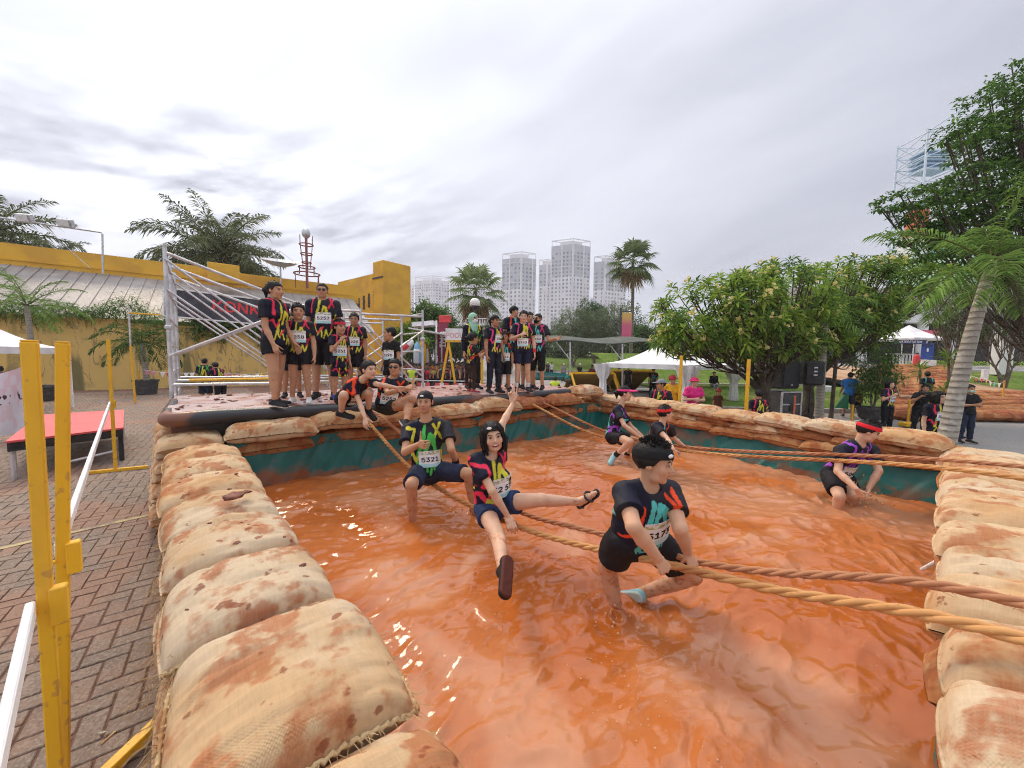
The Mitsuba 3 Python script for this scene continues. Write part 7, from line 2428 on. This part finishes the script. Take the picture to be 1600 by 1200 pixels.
# the six in the pool
B = POSES['boy']
person('boy with bib 5173 in teal and orange print shirt sitting astride the ropes', 1.42, B, (0.80, -0.55, -0.30), res=0.0055, skin=SK1, pal=(ORG_, TEAL_), g=1.22, fat=0.25, hh=0.226, hair='tuft', extra=[('band', (0.010, 0.010, 0.011), 0.024, 0.056), ('logo', 0, (0.045, 0.088, 0.066))], bib='5173', bibpos=(0.22, 0.50), shorts=0.60, detail=1, seed=3, mud=0.75,
       shoe=(0.25, 0.50, 0.55), sole=(0.45, 0.62, 0.62), hem=-0.02, headup=(0.10, -0.05, 1),
       hands=[(nrm(np.array(B['wr']) - B['er']) * 0.6 + np.array([0.35, -0.15, -0.55]), nrm(np.array([0.1, 0.75, -0.6])), (0.75, -0.5, 0.2), (1.0, 1.05, 1.1, 1.15), (0.55, 0.35, 0.75)),
              (nrm(np.array([0.25, -0.35, -0.75])), nrm(np.array([-0.2, 0.75, -0.5])), (-0.9, -0.3, 0.1), (0.9, 0.95, 1.0, 1.05), (0.55, 0.4, 0.7))])
Wm = POSES['woman']
person('laughing woman sitting on the rope with one arm thrown up', 1.60, Wm, (0.22, -0.95, 0.02), res=0.0062, skin=SK4, pal=(RED_, YEL_), g=0.92, hair='bob', female=True, smile=1.0, extra=[('band', (0.012, 0.012, 0.013), 0.020, 0.066), ('logo', 0, (0.030, 0.080, 0.082))], bib='K2 577', bibpos=(0.30, 0.50), shorts=0.42, shortcol=(0.022, 0.040, 0.105), detail=1, seed=5, mud=0.85,
       shoe=(0.02, 0.018, 0.018), sole=(0.09, 0.022, 0.015), hem=-0.01, headup=(-0.16, 0, 1), sandal='l',
       hands=[(nrm(np.array([0.35, -0.5, -0.75])), nrm(np.array([0.1, 0.6, -0.6])), (0.9, -0.2, 0.1), (0.9, 0.95, 1.0, 1.05), (0.5, 0.35, 0.75)), (nrm(np.array([0.03, 0.15, 1.0])), nrm(np.array([-0.35, -0.9, 0.1])), (0.8, -0.2, 0.4), (0.05, 0.15, 1.25, 1.35), (0.4, 0.5, 0.6))])
Mn = POSES['man']
person('man with bib 5321 giving a thumbs up astride the rope', 1.70, Mn, (0.02, -1.0, -0.05), res=0.0068, skin=SK2, pal=(YEL_, GRN_), g=0.98, hair='crop', extra=[('band', (0.012, 0.012, 0.014), 0.026, 0.060), ('logo', 0, (0.012, 0.098, 0.072)), ('wristband', (0.015, 0.015, 0.016), 'l')], bib='5321', bibpos=(0.25, 0.36), shorts=0.86, shortcol=(0.020, 0.026, 0.055), detail=1, seed=8, smile=0.35, mud=0.85,
       hands=[(nrm(np.array([0.55, -0.75, 0.12])), nrm(np.array([0.7, 0.6, 0.0])), (0, 0, 1), (1.30, 1.32, 1.35, 1.38), (0.12, 1.0, -0.05)), (nrm(np.array([0.15, -0.5, -0.8])), nrm(np.array([-0.3, 0.6, -0.5])), (-0.9, -0.3, 0.0), (0.8, 0.85, 0.9, 0.95), (0.55, 0.4, 0.6))], hem=-0.02)
Vi = POSES['visor']
person('woman in pink visor and purple print shirt sitting on the far ropes, facing right', 1.58, Vi, (0.92, -0.30, -0.28), res=0.0085, skin=SK4, pal=(PUR_, TEAL_), g=0.95, hair='pony', female=True, extra=[('visor', (0.72, 0.05, 0.22))], shorts=0.55, detail=0, seed=11, shoe=(0.30, 0.52, 0.55), socks=(0.02, 0.02, 0.022), hem=-0.02,
       hands=[(nrm(np.array([0.8, -0.2, -0.4])), (0, 0, -1), (0.2, -0.9, 0), 0.9, (0.5, 0.4, 0.6)), (nrm(np.array([0.8, -0.1, -0.4])), (0, 0, -1), (0.2, 0.9, 0), 0.9, (0.5, 0.4, 0.6))])
Rb = POSES['redband']
person('boy in red headband bent over the far ropes behind the boy with bib 5173', 1.40, Rb, (0.90, 0.10, -0.42), res=0.0085, skin=SK4, pal=(ORG_, TEAL_), hair='short', extra=[('band', (0.62, 0.03, 0.03), 0.022, 0.054)], shorts=0.6, detail=0, seed=14, hem=-0.02,
       hands=[(nrm(np.array([0.8, 0.1, -0.4])), (0, 0, -1), (0.1, -0.9, 0), 0.9, (0.5, 0.4, 0.6)), (nrm(np.array([0.8, 0.1, -0.4])), (0, 0, -1), (0.1, 0.9, 0), 0.8, (0.5, 0.4, 0.6))])
Be = POSES['bend']
person('youth in red headband with bib 5045 bending to scoop water by the far wall', 1.56, Be, (0.72, -0.50, -0.52), res=0.008, skin=SK4, pal=(PUR_, (0.20, 0.05, 0.34)), hair='tuft', extra=[('band', (0.66, 0.02, 0.03), 0.022, 0.054), ('logo', 0, (0.040, 0.090, 0.064))], bib='5045', bibpos=(0.10, 0.30), shorts=0.72, detail=0, seed=17, hem=-0.02, g=1.02, headup=(0.35, -0.25, 1),
       hands=[(nrm(np.array([0.5, -0.2, -0.85])), (0.8, 0.2, 0.3), (0.2, -0.9, 0.2), 0.5, (0.6, 0.5, 0.4)), (nrm(np.array([-0.4, -0.2, -0.9])), (-0.8, 0.2, 0.3), (-0.2, -0.9, 0.2), 0.5, (0.6, 0.5, 0.4))])
# stage, left part
Sq = POSES['squat']
person('girl with dark hair squatting at the stage edge, reaching down to the rope', 1.50, Sq, (0.70, -0.45, -0.62), res=0.009, skin=SK4, pal=(ORG_, GREYP), hair='pony', female=True, shorts=0.55, detail=0, seed=21, hem=0.0, bib='5250', bibpos=(0.2, 0.3), g=0.95,
       hands=[(nrm(np.array([0.25, -0.45, -0.85])), (0.3, 0.8, -0.2), (0.8, -0.4, 0), 0.35, (0.6, 0.6, 0.4)), None])
St = POSES['sitter']
person('woman in dark sunglasses sitting on the stage edge with her arm out', 1.62, St, (0.05, -1.0, -0.12), res=0.009, skin=SK2, pal=(ORG_, NAVY), hair='pony', female=True, shorts=0.42, shortcol=(0.03, 0.035, 0.03), detail=0, seed=23, hem=0.0, mud=1.6, extra=[('shades', (0.01, 0.01, 0.012))], bib='5252', bibpos=(0.05, 0.35), g=1.0)


def stagep(label, u, vf, h, az, zf=STZ - 0.01, Y=None, face=None, headturn=0, pitch=-0.15, **k):
    p = on(u, vf, zf) if Y is None else at(u, 560, Y)
    pose = {q: k.pop(q) for q in ('arms', 'lean', 'stance', 'twist', 'knee', 'step', 'headfwd', 'side', 'bend') if q in k}
    J, f = stand(p[0], p[1], zf, h, az, hh=k.get('hh'), **pose)
    a = math.radians(az + headturn)
    k.setdefault('mud', zf + 0.35 if zf > 1 else 0.0)
    person(label, h, J, (math.sin(a), math.cos(a), pitch), **k)


RS = 0.0095
stagep('woman with a black ponytail in profile at the left end of the stage', 432, 633, 1.60, 96, headturn=0, res=RS, skin=SK2, pal=(RED_, YEL_), hair='pony', female=True, shorts=0.42, sole=(0.7, 0.7, 0.7), seed=31, arms=(((0.05, 0.05, -1), (0.0, 0.42, -0.9)), ((0.1, 0.1, -1), (0.0, 0.5, -0.85))), g=1.08, step=(0.05, -0.06))
stagep('girl with short wet hair and a bib at her chest, next to the ponytail woman', 470, 629, 1.36, 165, res=RS, skin=SK2, pal=(RED_, YEL_), hair='short', shorts=0.5, shoe=(0.6, 0.6, 0.6), sole=(0.75, 0.75, 0.75), seed=33, bib='5258', bibpos=(0.0, 0.55), arms=(((0.2, 0.02, -1), (0.05, 0.25, -1)), ((0.2, 0.0, -1), (0.1, 0.3, -1))), headturn=-20, pitch=-0.3, patt_shorts=False, hem=-0.07)
stagep('tall man in sunglasses with bib 5257 in the middle of the left stage group', 508, 622, 1.76, 172, res=RS, skin=SK2, pal=(RED_, YEL_), hair='crop', extra=[('shades', (0.01, 0.01, 0.012))], shorts=0.95, sole=(0.03, 0.03, 0.03), seed=35, bib='5257', bibpos=(0.22, 0.55), pitch=-0.35, headturn=-12, g=1.08, fat=0.08)
stagep('small boy in a red headband in profile with his hand raised to his mouth', 531, 623, 1.20, 120, res=RS, skin=SK2, pal=(RED_, YEL_), hair='short', extra=[('band', (0.55, 0.02, 0.05), 0.022, 0.054)], shorts=0.9, seed=37, bib='5251', bibpos=(-0.3, 0.40), arms=(((0.25, 0.35, -0.9), (-0.45, 0.5, 0.85)), 'down'), hem=-0.11, patt_shorts=True, shoe=(0.03, 0.06, 0.35))
stagep('boy with bib 5235 standing with lowered arms at the right of the left stage group', 556, 613, 1.42, 176, res=RS, skin=SK3, pal=(RED_, YEL_), hair='short', shorts=0.8, seed=39, bib='5235', bibpos=(0.0, 0.45), pitch=-0.25, headturn=-12)
stagep('boy mostly hidden behind the girl beside the ponytail woman', 457, 620, 1.32, 150, res=0.012, skin=SK3, pal=(RED_, YEL_), hair='crop', shorts=0.8, seed=41)
stagep('little boy in a plain black shirt looking sideways behind the woman in sunglasses', 611, 600, 1.14, 200, Y=6.15, res=RS, skin=SK2, flat_shirt=(0.012, 0.012, 0.013), hair='crop', shorts=0.8, seed=43, bib='5290', bibpos=(0.0, 0.40), headturn=55, pitch=0.0, hh=0.222)
# stage, right part
stagep('woman in a mint green headscarf and white mask on the right part of the stage', 738, 607, 1.60, 150, res=RS, skin=SK2, pal=(YEL_, GRN_), hair='none', sleeve=1.5, shorts=1.9, shortcol=(0.02, 0.018, 0.02), extra=[('hijab', (0.30, 0.56, 0.42)), ('mask', (0.74, 0.74, 0.76))], seed=51, pitch=-0.2, headturn=-20, female=True)
stagep('small girl seen from behind in front of the headscarf woman, head bent', 737, 613, 1.13, 60, res=RS, skin=SK2, pal=(ORG_, YEL_), hair='pony', shorts=1.9, shortcol=(0.035, 0.022, 0.018), seed=53, arms=(((0.2, 0.5, -0.7), (-0.2, 0.8, 0.5)), ((0.2, 0.4, -0.7), (-0.3, 0.8, 0.5))), pitch=-0.3, hh=0.23, shoe=(0.30, 0.05, 0.06))
stagep('girl in a black headband and long dark trousers looking down on the right stage part', 771, 613, 1.47, 140, res=RS, skin=SK3, pal=(PNK_, YEL_), hair='pony', shorts=1.92, shortcol=(0.016, 0.02, 0.035), extra=[('band', (0.012, 0.012, 0.013), 0.022, 0.056)], seed=55, pitch=-0.7, headturn=-10, bib='5260', bibpos=(0.45, 0.62), sole=(0.03, 0.03, 0.03))
stagep('tall man in a black headband at the back of the right stage group, looking right', 801, 606, 1.80, 150, res=RS, skin=SK2, pal=(ORG_, TEAL_), hair='short', extra=[('band', (0.012, 0.012, 0.013), 0.026, 0.058)], shorts=0.9, seed=57, headturn=-40, bib='5244', bibpos=(-0.1, 0.60))
stagep('small boy half hidden between the girl in black headband and the boy with red wristband', 788, 611, 1.18, 185, res=RS, skin=SK3, pal=(ORG_, TEAL_), hair='short', shorts=0.9, seed=59, bib='5256', bibpos=(0.0, 0.30), arms=('down', 'down'), pitch=-0.4)
stagep('boy with a red wristband at the front of the right stage group', 816, 611, 1.60, 172, res=RS, skin=SK4, pal=(PNK_, YEL_), hair='short', shorts=0.72, shortcol=(0.016, 0.02, 0.045), extra=[('wristband', (0.62, 0.03, 0.04), 'l')], seed=61, bib='5263', bibpos=(-0.15, 0.30), arms=(((0.35, 0.15, -0.9), (-0.75, 0.65, 0.35)), ((0.22, 0.0, -1), (0.05, 0.2, -1))), socks=(0.6, 0.6, 0.6), headturn=8, g=0.95)
stagep('person in red glimpsed behind the boy with the red wristband', 826, 602, 1.70, 165, Y=8.35, zf=STZ - 0.03, res=0.012, skin=SK2, flat_shirt=(0.5, 0.03, 0.05), hair='short', shorts=0.9, seed=63)
stagep('man in a black mask at the right end of the stage, palm held out', 839, 608, 1.62, 205, res=RS, skin=SK2, pal=(PNK_, TEAL_), hair='crop', shorts=1.15, extra=[('mask', (0.012, 0.012, 0.013)), ('shades', (0.02, 0.02, 0.022))], seed=65, bib='5230', bibpos=(0.1, 0.48), arms=('down', ((0.35, 0.1, -0.9), (0.8, 0.45, 0.12))), headturn=20)

# ------------------------------------------------------------------ people on the ground round about
RG = 0.012
G0 = dict(zf=0.0)
stagep('woman in a pink shirt and pink hat with folded arms behind the wall', 1086, 600, 1.60, 178, Y=9.4, zf=0.0, res=0.011, skin=SK4, flat_shirt=(0.68, 0.03, 0.20), hair='short', female=True, shorts=1.9, shortcol=(0.30, 0.03, 0.09), extra=[('hat', (0.60, 0.03, 0.13))], arms=(((0.35, 0.12, -0.9), (-0.85, 0.5, 0.12)), ((0.35, 0.12, -0.9), (-0.85, 0.55, 0.02))), seed=71, pitch=0.0, g=1.08)
stagep('smiling woman in a yellow shirt and dark red hat beside the yellow post', 1052, 600, 1.62, 190, Y=10.0, zf=0.0, res=0.011, skin=SK2, flat_shirt=(0.70, 0.36, 0.02), hair='short', female=True, shorts=1.9, extra=[('hat', (0.36, 0.02, 0.05))], seed=72, pitch=0.0)
stagep('man in a grey cap with a cross body strap, turned left behind the wall', 1035, 600, 1.60, 225, Y=8.2, zf=0.0, res=0.011, skin=SK3, pal=(RED_, YEL_), hair='crop', shorts=1.9, extra=[('cap', (0.20, 0.22, 0.25)), ('strap', (0.02, 0.02, 0.02))], seed=73, pitch=0.05, headturn=45, bib='5248', bibpos=(-0.1, 0.4), g=1.12)
stagep('youth seen from behind with a yellow strap by the foot of the flight case', 1190, 600, 1.40, 15, Y=8.3, zf=0.0, res=0.011, skin=SK3, pal=(RED_, YEL_), hair='short', shorts=1.9, extra=[('strap', (0.45, 0.45, 0.05))], seed=74)
stagep('small child coated in dark mud standing behind the far right wall', 1125, 600, 1.08, 185, Y=12.6, zf=0.0, res=RG, skin=SK3, flat_shirt=(0.12, 0.04, 0.025), hair='short', shorts=1.5, shortcol=(0.07, 0.03, 0.02), extra=[('cap', (0.30, 0.03, 0.03))], seed=75)
stagep('man in a blue shirt with his back to us beside the short yellow stanchion', 1331, 600, 1.66, 40, Y=13.9, zf=0.0, res=RG, skin=SK3, flat_shirt=(0.03, 0.17, 0.50), hair='short', shorts=0.9, shortcol=(0.03, 0.03, 0.05), seed=76, arms=(((0.1, 0.3, -0.9), (-0.2, 0.8, -0.4)), ((0.1, 0.3, -0.9), (0.2, 0.5, -0.7))))
stagep('small boy facing the man in the blue shirt', 1344, 600, 1.12, 215, Y=14.1, zf=0.0, res=RG, skin=SK3, pal=(RED_, YEL_), hair='short', shorts=0.8, seed=77)
gbag = thing('shopping_bag', 'dark green shopping bag hanging at the hand of the man in the blue shirt', 'bag')
c = at(1321, 627, 13.8)
v, f = sheet(lambda u, v: np.stack([c[0] + (0.10 + 0.16 * v) * np.cos(u * 2 * np.pi) * 1.0 - 0.15 * v, c[1] + 0.09 * np.sin(u * 2 * np.pi), c[2] + 0.24 - 0.50 * v + 0.02 * np.sin(u * 12)], -1), 24, 8)[0]
put('sack', (v, f), 'm_baggreen', gbag, smooth=True)
mat('m_baggreen', (0.01, 0.13, 0.05), 0.5)
put('handle', tube([c + [0.08, 0, 0.24], c + [0.14, 0, 0.36], c + [0.2, 0, 0.24]], 0.012, 5), 'm_baggreen', gbag)
stagep('woman in a purple print shirt with a bib before the sandbag stairs', 1393, 600, 1.54, 170, Y=10.6, zf=0.0, res=0.011, skin=SK4, pal=(PNK_, YEL_), hair='bob', female=True, shorts=1.9, seed=78, bib='5252', bibpos=(0.1, 0.5), arms=(((0.3, 0.15, -0.8), (-0.4, 0.7, 0.6)), ((0.75, 0.1, -0.55), (0.95, 0.15, 0.05))), headturn=15, pitch=0.05)
stagep('person in black, back turned, on the steps behind the woman in purple print', 1392, 600, 1.62, 20, Y=14.6, zf=0.1, res=RG, skin=SK3, pal=(TEAL_, GREYP), hair='short', shorts=1.9, seed=79)
stagep('photographer in black stooping with a camera by the yucca plants', 1444, 600, 1.48, 200, Y=10.4, zf=0.0, res=0.011, skin=SK3, flat_shirt=(0.012, 0.012, 0.014), hair='short', shorts=1.9, seed=80, arms=(((0.45, 0.35, -0.7), (-0.5, 0.6, 0.75)), ((0.45, 0.35, -0.7), (-0.5, 0.6, 0.75))), bend=0.25, headturn=25)
cmr = thing('handheld_camera', 'black camera held up to the face of the stooping photographer', 'camera')
c = at(1441, 614, 10.0)
put('body', box(c, (0.14, 0.07, 0.10), bev=0.01), 'm_black', cmr)
put('lens', lathe([(0.001, -0.14), (0.035, -0.14), (0.035, 0.0)], 12, c, (0, 1, 0)), 'm_black', cmr)
stagep('person in dark print climbing the stairs between the yuccas', 1452, 600, 1.6, 10, Y=14.9, zf=0.1, res=RG, skin=SK3, pal=(TEAL_, GREYP), hair='short', shorts=1.9, seed=81)
stagep('smiling woman with a white bib peeking out from behind the leaning palm trunk', 1470, 600, 1.52, 185, Y=6.9, zf=0.0, res=0.01, skin=SK4, pal=(RED_, YEL_), hair='bob', female=True, shorts=1.9, seed=82, bib='5252', bibpos=(0.1, 0.62), headturn=-14, pitch=0.0, smile=0.3)
stagep('man in black with a pale mask right of the leaning palm trunk', 1519, 600, 1.50, 190, Y=9.6, zf=0.0, res=0.011, skin=SK3, flat_shirt=(0.010, 0.011, 0.014), hair='short', shorts=1.92, shortcol=(0.02, 0.028, 0.055), extra=[('mask', (0.35, 0.55, 0.45))], seed=83, arms=(((0.3, 0.2, -0.9), (-0.7, 0.7, 0.15)), ((0.3, 0.2, -0.9), (-0.7, 0.7, 0.15))), pitch=-0.45, g=1.1)
stagep('person in dark shirt and blue jeans just behind the leaning palm trunk', 1502, 600, 1.46, 200, Y=10.3, zf=0.0, res=RG, skin=SK3, flat_shirt=(0.014, 0.014, 0.017), hair='short', shorts=1.92, shortcol=(0.035, 0.06, 0.12), seed=84)
stagep('man in a green print shirt with his back turned behind the scaffold', 319, 600, 1.74, -15, Y=12.9, zf=0.12, res=RG, skin=SK2, pal=(GRN_, YEL_), hair='short', shorts=0.9, shortcol=(0.014, 0.02, 0.04), seed=85, g=1.05)
stagep('person in black leggings stooping beside the man in green print behind the scaffold', 343, 600, 1.66, -70, Y=12.8, zf=0.12, res=RG, skin=SK2, pal=(RED_, YEL_), hair='short', shorts=1.92, seed=86, bend=0.35, extra=[('cap', (0.04, 0.045, 0.05))], arms=(((0.1, 0.6, -0.7), (-0.1, 0.8, -0.3)), ((0.1, 0.6, -0.7), (0, 0.8, -0.3))))
stagep('person in a teal and red print shirt stooping under the tent at the left edge', 18, 600, 1.70, -100, Y=10.6, zf=0.0, res=RG, skin=SK2, pal=(ORG_, TEAL_), hair='short', shorts=0.8, seed=87, bend=0.55, arms=(((0.1, 0.4, -0.8), (0, 0.7, -0.5)), ((0.1, 0.4, -0.8), (0, 0.7, -0.5))))
stagep('man in an orange shirt walking away in front of the crowd', 678, 600, 1.72, 20, Y=22.5, zf=0.0, res=0.018, skin=SK3, flat_shirt=(0.58, 0.19, 0.02), hair='short', shorts=1.92, shortcol=(0.10, 0.10, 0.12), seed=88, step=(0.12, -0.12))
stagep('steward in a yellow high visibility vest standing at the scaffold end', 644, 600, 1.64, 10, Y=17.5, zf=0.0, res=0.016, skin=SK3, flat_shirt=(0.05, 0.05, 0.055), hair='short', shorts=1.92, extra=[('vest', (0.50, 0.66, 0.06))], seed=89)


def seated(x, y, z, h, az, seat):
    J, f = stand(x, y, z, h, az)
    d = J['pv'][2] - z - seat - 0.07 * h
    for q in J:
        if q[0] not in 'at' and q[0] != 'k':
            J[q] = J[q] - np.array([0, 0, d])
    for s in 'rl':
        J['k' + s] = J['h' + s] + nrm(f + np.array([0, 0, 0.05])) * 0.245 * h
        J['a' + s] = np.array([J['k' + s][0], J['k' + s][1], z + 0.045 * h]) + f * 0.03 * h
        J['t' + s] = J['a' + s] + f * 0.11 * h - [0, 0, 0.01 * h]
        J['w' + s] = J['e' + s] + nrm(f + np.array([0, 0, -0.35])) * 0.15 * h
    return J, f


for (lab, u, Y, h, az, seat, z, kw) in (('man in a black jacket and grey trousers seated on the kerb of the lawn', 1117, 22.5, 1.68, 190, 0.42, 0.05, dict(flat_shirt=(0.012, 0.012, 0.014), shortcol=(0.22, 0.22, 0.22), sleeve=1.5)),
                                     ('steward in a yellow vest sitting on the ground beside the teal pool', 868, 17.5, 1.62, 20, 0.30, 0.0, dict(flat_shirt=(0.03, 0.03, 0.035), extra=[('vest', (0.55, 0.68, 0.06))]))):
    p = at(u, 560, Y)
    J, f = seated(p[0], p[1], z, h, az, seat)
    person(lab, h, J, f, res=0.016, skin=SK3, hair='short', shorts=1.92, seed=int(u), **kw)
for i, (u, Y, h, az, lab, kw) in enumerate(((848, 40, 1.6, 30, 'far person in a red shirt in the small group beyond the teal pool', dict(flat_shirt=(0.45, 0.05, 0.05))), (856, 41, 1.66, 200, 'far person in black with pale cap in the group beyond the teal pool', dict(flat_shirt=(0.04, 0.04, 0.05), extra=[('cap', (0.6, 0.6, 0.6))])), (862, 41.5, 1.64, 180, 'far person in a white shirt in the small group beyond the teal pool', dict(flat_shirt=(0.6, 0.6, 0.6))), (881, 33, 1.62, 170, 'far person in grey print walking alone before the lawn', dict(flat_shirt=(0.25, 0.24, 0.26), extra=[('cap', (0.6, 0.58, 0.55))])),
                                            (906, 30, 1.68, 150, 'far person in a white cap and black shirt left of the yellow ramp', dict(flat_shirt=(0.02, 0.02, 0.025), extra=[('cap', (0.72, 0.72, 0.72))])), (926, 24, 1.66, 190, 'far person in a maroon shirt above the yellow ramp', dict(flat_shirt=(0.22, 0.06, 0.06))), (931, 25, 1.66, 190, 'far person in a pale blue shirt above the yellow ramp', dict(flat_shirt=(0.30, 0.36, 0.55))), (937, 24.5, 1.68, 170, 'far person in a dark blue shirt above the yellow ramp', dict(flat_shirt=(0.03, 0.06, 0.18))), (947, 24, 1.68, 180, 'far person in dark print next to the marquee corner', dict(flat_shirt=(0.05, 0.08, 0.08))), (982, 22.3, 1.65, 180, 'person in black standing under the marquee', dict(flat_shirt=(0.015, 0.015, 0.018))), (1022, 19.4, 1.62, 200, 'person in a dark print shirt at the marquee corner left of the capped man', dict(pal=(ORG_, TEAL_))))):
    stagep(lab, u, 600, h, az, Y=Y, zf=0.0, res=0.022, skin=SK3, hair='short', shorts=1.92, seed=100 + i, **kw)
# the waiting crowd that reads as one mass
rng = np.random.default_rng(5)
ms, cs = [], []
for i in range(330):
    Y = rng.uniform(21, 36)
    u = rng.uniform(626, 752)
    p = at(u, 560, Y)
    x, y = p[0], p[1]
    h = rng.uniform(1.45, 1.72)
    a = rng.uniform(0, 6.28)
    d = np.array([math.cos(a), math.sin(a), 0]) * 0.13
    body = tube([[x, y, 0.75], [x, y, 0.95], [x, y, h * 0.72], [x, y, h * 0.80]], [0.13, 0.15, 0.19, 0.09], 7)
    head = sphere((x, y, h - 0.12), (0.085, 0.085, 0.12), 6)
    ms += [body, head] + [tube([[x, y, h * 0.78] + d * s * 1.2, [x, y, h * 0.6] + d * s * 1.9, [x, y, h * 0.5] + d * s * 1.7 + [0.0, -0.08, 0]], 0.045, 5) for s in (-1, 1)] + [tube([[x, y, 0.85] + d * s * 0.6, [x, y, 0.0] + d * s * 0.8], [0.085, 0.055], 5) for s in (-1, 1)]
    shirtc = np.array([NAVY, (0.03, 0.03, 0.04), (0.05, 0.03, 0.05)])[rng.integers(3)]
    pc = np.array([RED_, YEL_, TEAL_, PNK_, ORG_])[rng.integers(5)]
    k_ = rng.random(len(body[0])) < 0.16
    cb = np.where(k_[:, None], pc, shirtc)
    hc_ = np.where((head[0][:, 2] > h - 0.13)[:, None], (0.015, 0.012, 0.012), np.array(SK3))
    cs += [cb, hc_]
    for m in ms[-4:-2]:
        cs.append(np.tile(np.array(SK3), (len(m[0]), 1)))
    for m in ms[-2:]:
        cs.append(np.tile(np.array([0.02, 0.02, 0.025]), (len(m[0]), 1)))
put('crowd', join(ms), 'm_vcol', label='dense waiting crowd in dark printed shirts behind the stage', cat='crowd', kind='stuff', smooth=True, color=np.vstack(cs))
# water thrown up by the scooping hands and stirred by the legs
rng = np.random.default_rng(9)
dr_ = []
for (c, n, sx, sz) in ((on(1347, 785, 0.45), 70, 0.13, 0.16), (on(968, 968, 0.43), 26, 0.09, 0.04), (on(720, 800, 0.43), 12, 0.1, 0.03)):
    for _ in range(n):
        o = rng.normal(0, 1, 3) * [sx, sx, 0]
        z = abs(rng.normal(0, sz)) * math.exp(-np.hypot(*o[:2]) * 4)
        r = rng.uniform(0.003, 0.010)
        dr_.append(sphere(c + o + [0, 0, z], (r, r, r * rng.uniform(1, 2.2)), 5))
put('splashes', join(dr_), 'm_drop', label='orange water drops splashing up round the legs and scooping hands', cat='splash', kind='stuff', smooth=True)
scene['m_drop'] = {'type': 'roughplastic', 'diffuse_reflectance': {'type': 'rgb', 'value': [0.66, 0.34, 0.18]}, 'int_ior': 1.33, 'alpha': 0.05}

fo = []
rng = np.random.default_rng(12)
for (cx, cy, n, sp_) in ((0.62, 1.55, 60, 0.28), (0.9, 1.9, 50, 0.25), (0.25, 1.75, 50, 0.3), (0.0, 2.3, 40, 0.3), (1.2, 1.5, 30, 0.3), (-0.6, 2.0, 30, 0.25), (0.6, 3.0, 40, 0.6), (1.8, 3.2, 40, 0.8)):
    q = rng.normal(0, sp_, (n, 2)) * [1, 0.45]
    z = WATER_Z + wave_height(cx + q[:, 0], cy + q[:, 1])
    for (a, b), zz in zip(q, z):
        r = rng.uniform(0.002, 0.0055)
        fo.append(sphere((cx + a, cy + b, zz), (r, r, r * 0.7), 5))
put('foam_bubbles', join(fo), 'm_drop', label='small pale froth bubbles floating on the muddy water', cat='foam', kind='stuff', smooth=True)
# ------------------------------------------------------------------ light morning haze: far towers and trees fade in real air
scene['haze_air'] = {'type': 'homogeneous', 'albedo': {'type': 'rgb', 'value': [0.95, 0.955, 0.965]}, 'sigma_t': 0.0005}
scene['haze'] = {'type': 'cube', 'to_world': T().translate([0, 0, 60.0]).scale([640, 640, 61.2]), 'bsdf': {'type': 'null'}, 'interior': {'type': 'ref', 'id': 'haze_air'}}
labels['haze'] = {'label': 'thin pale haze that softens the far towers', 'category': 'haze', 'kind': 'stuff'}
scene['camera']['medium'] = {'type': 'ref', 'id': 'haze_air'}
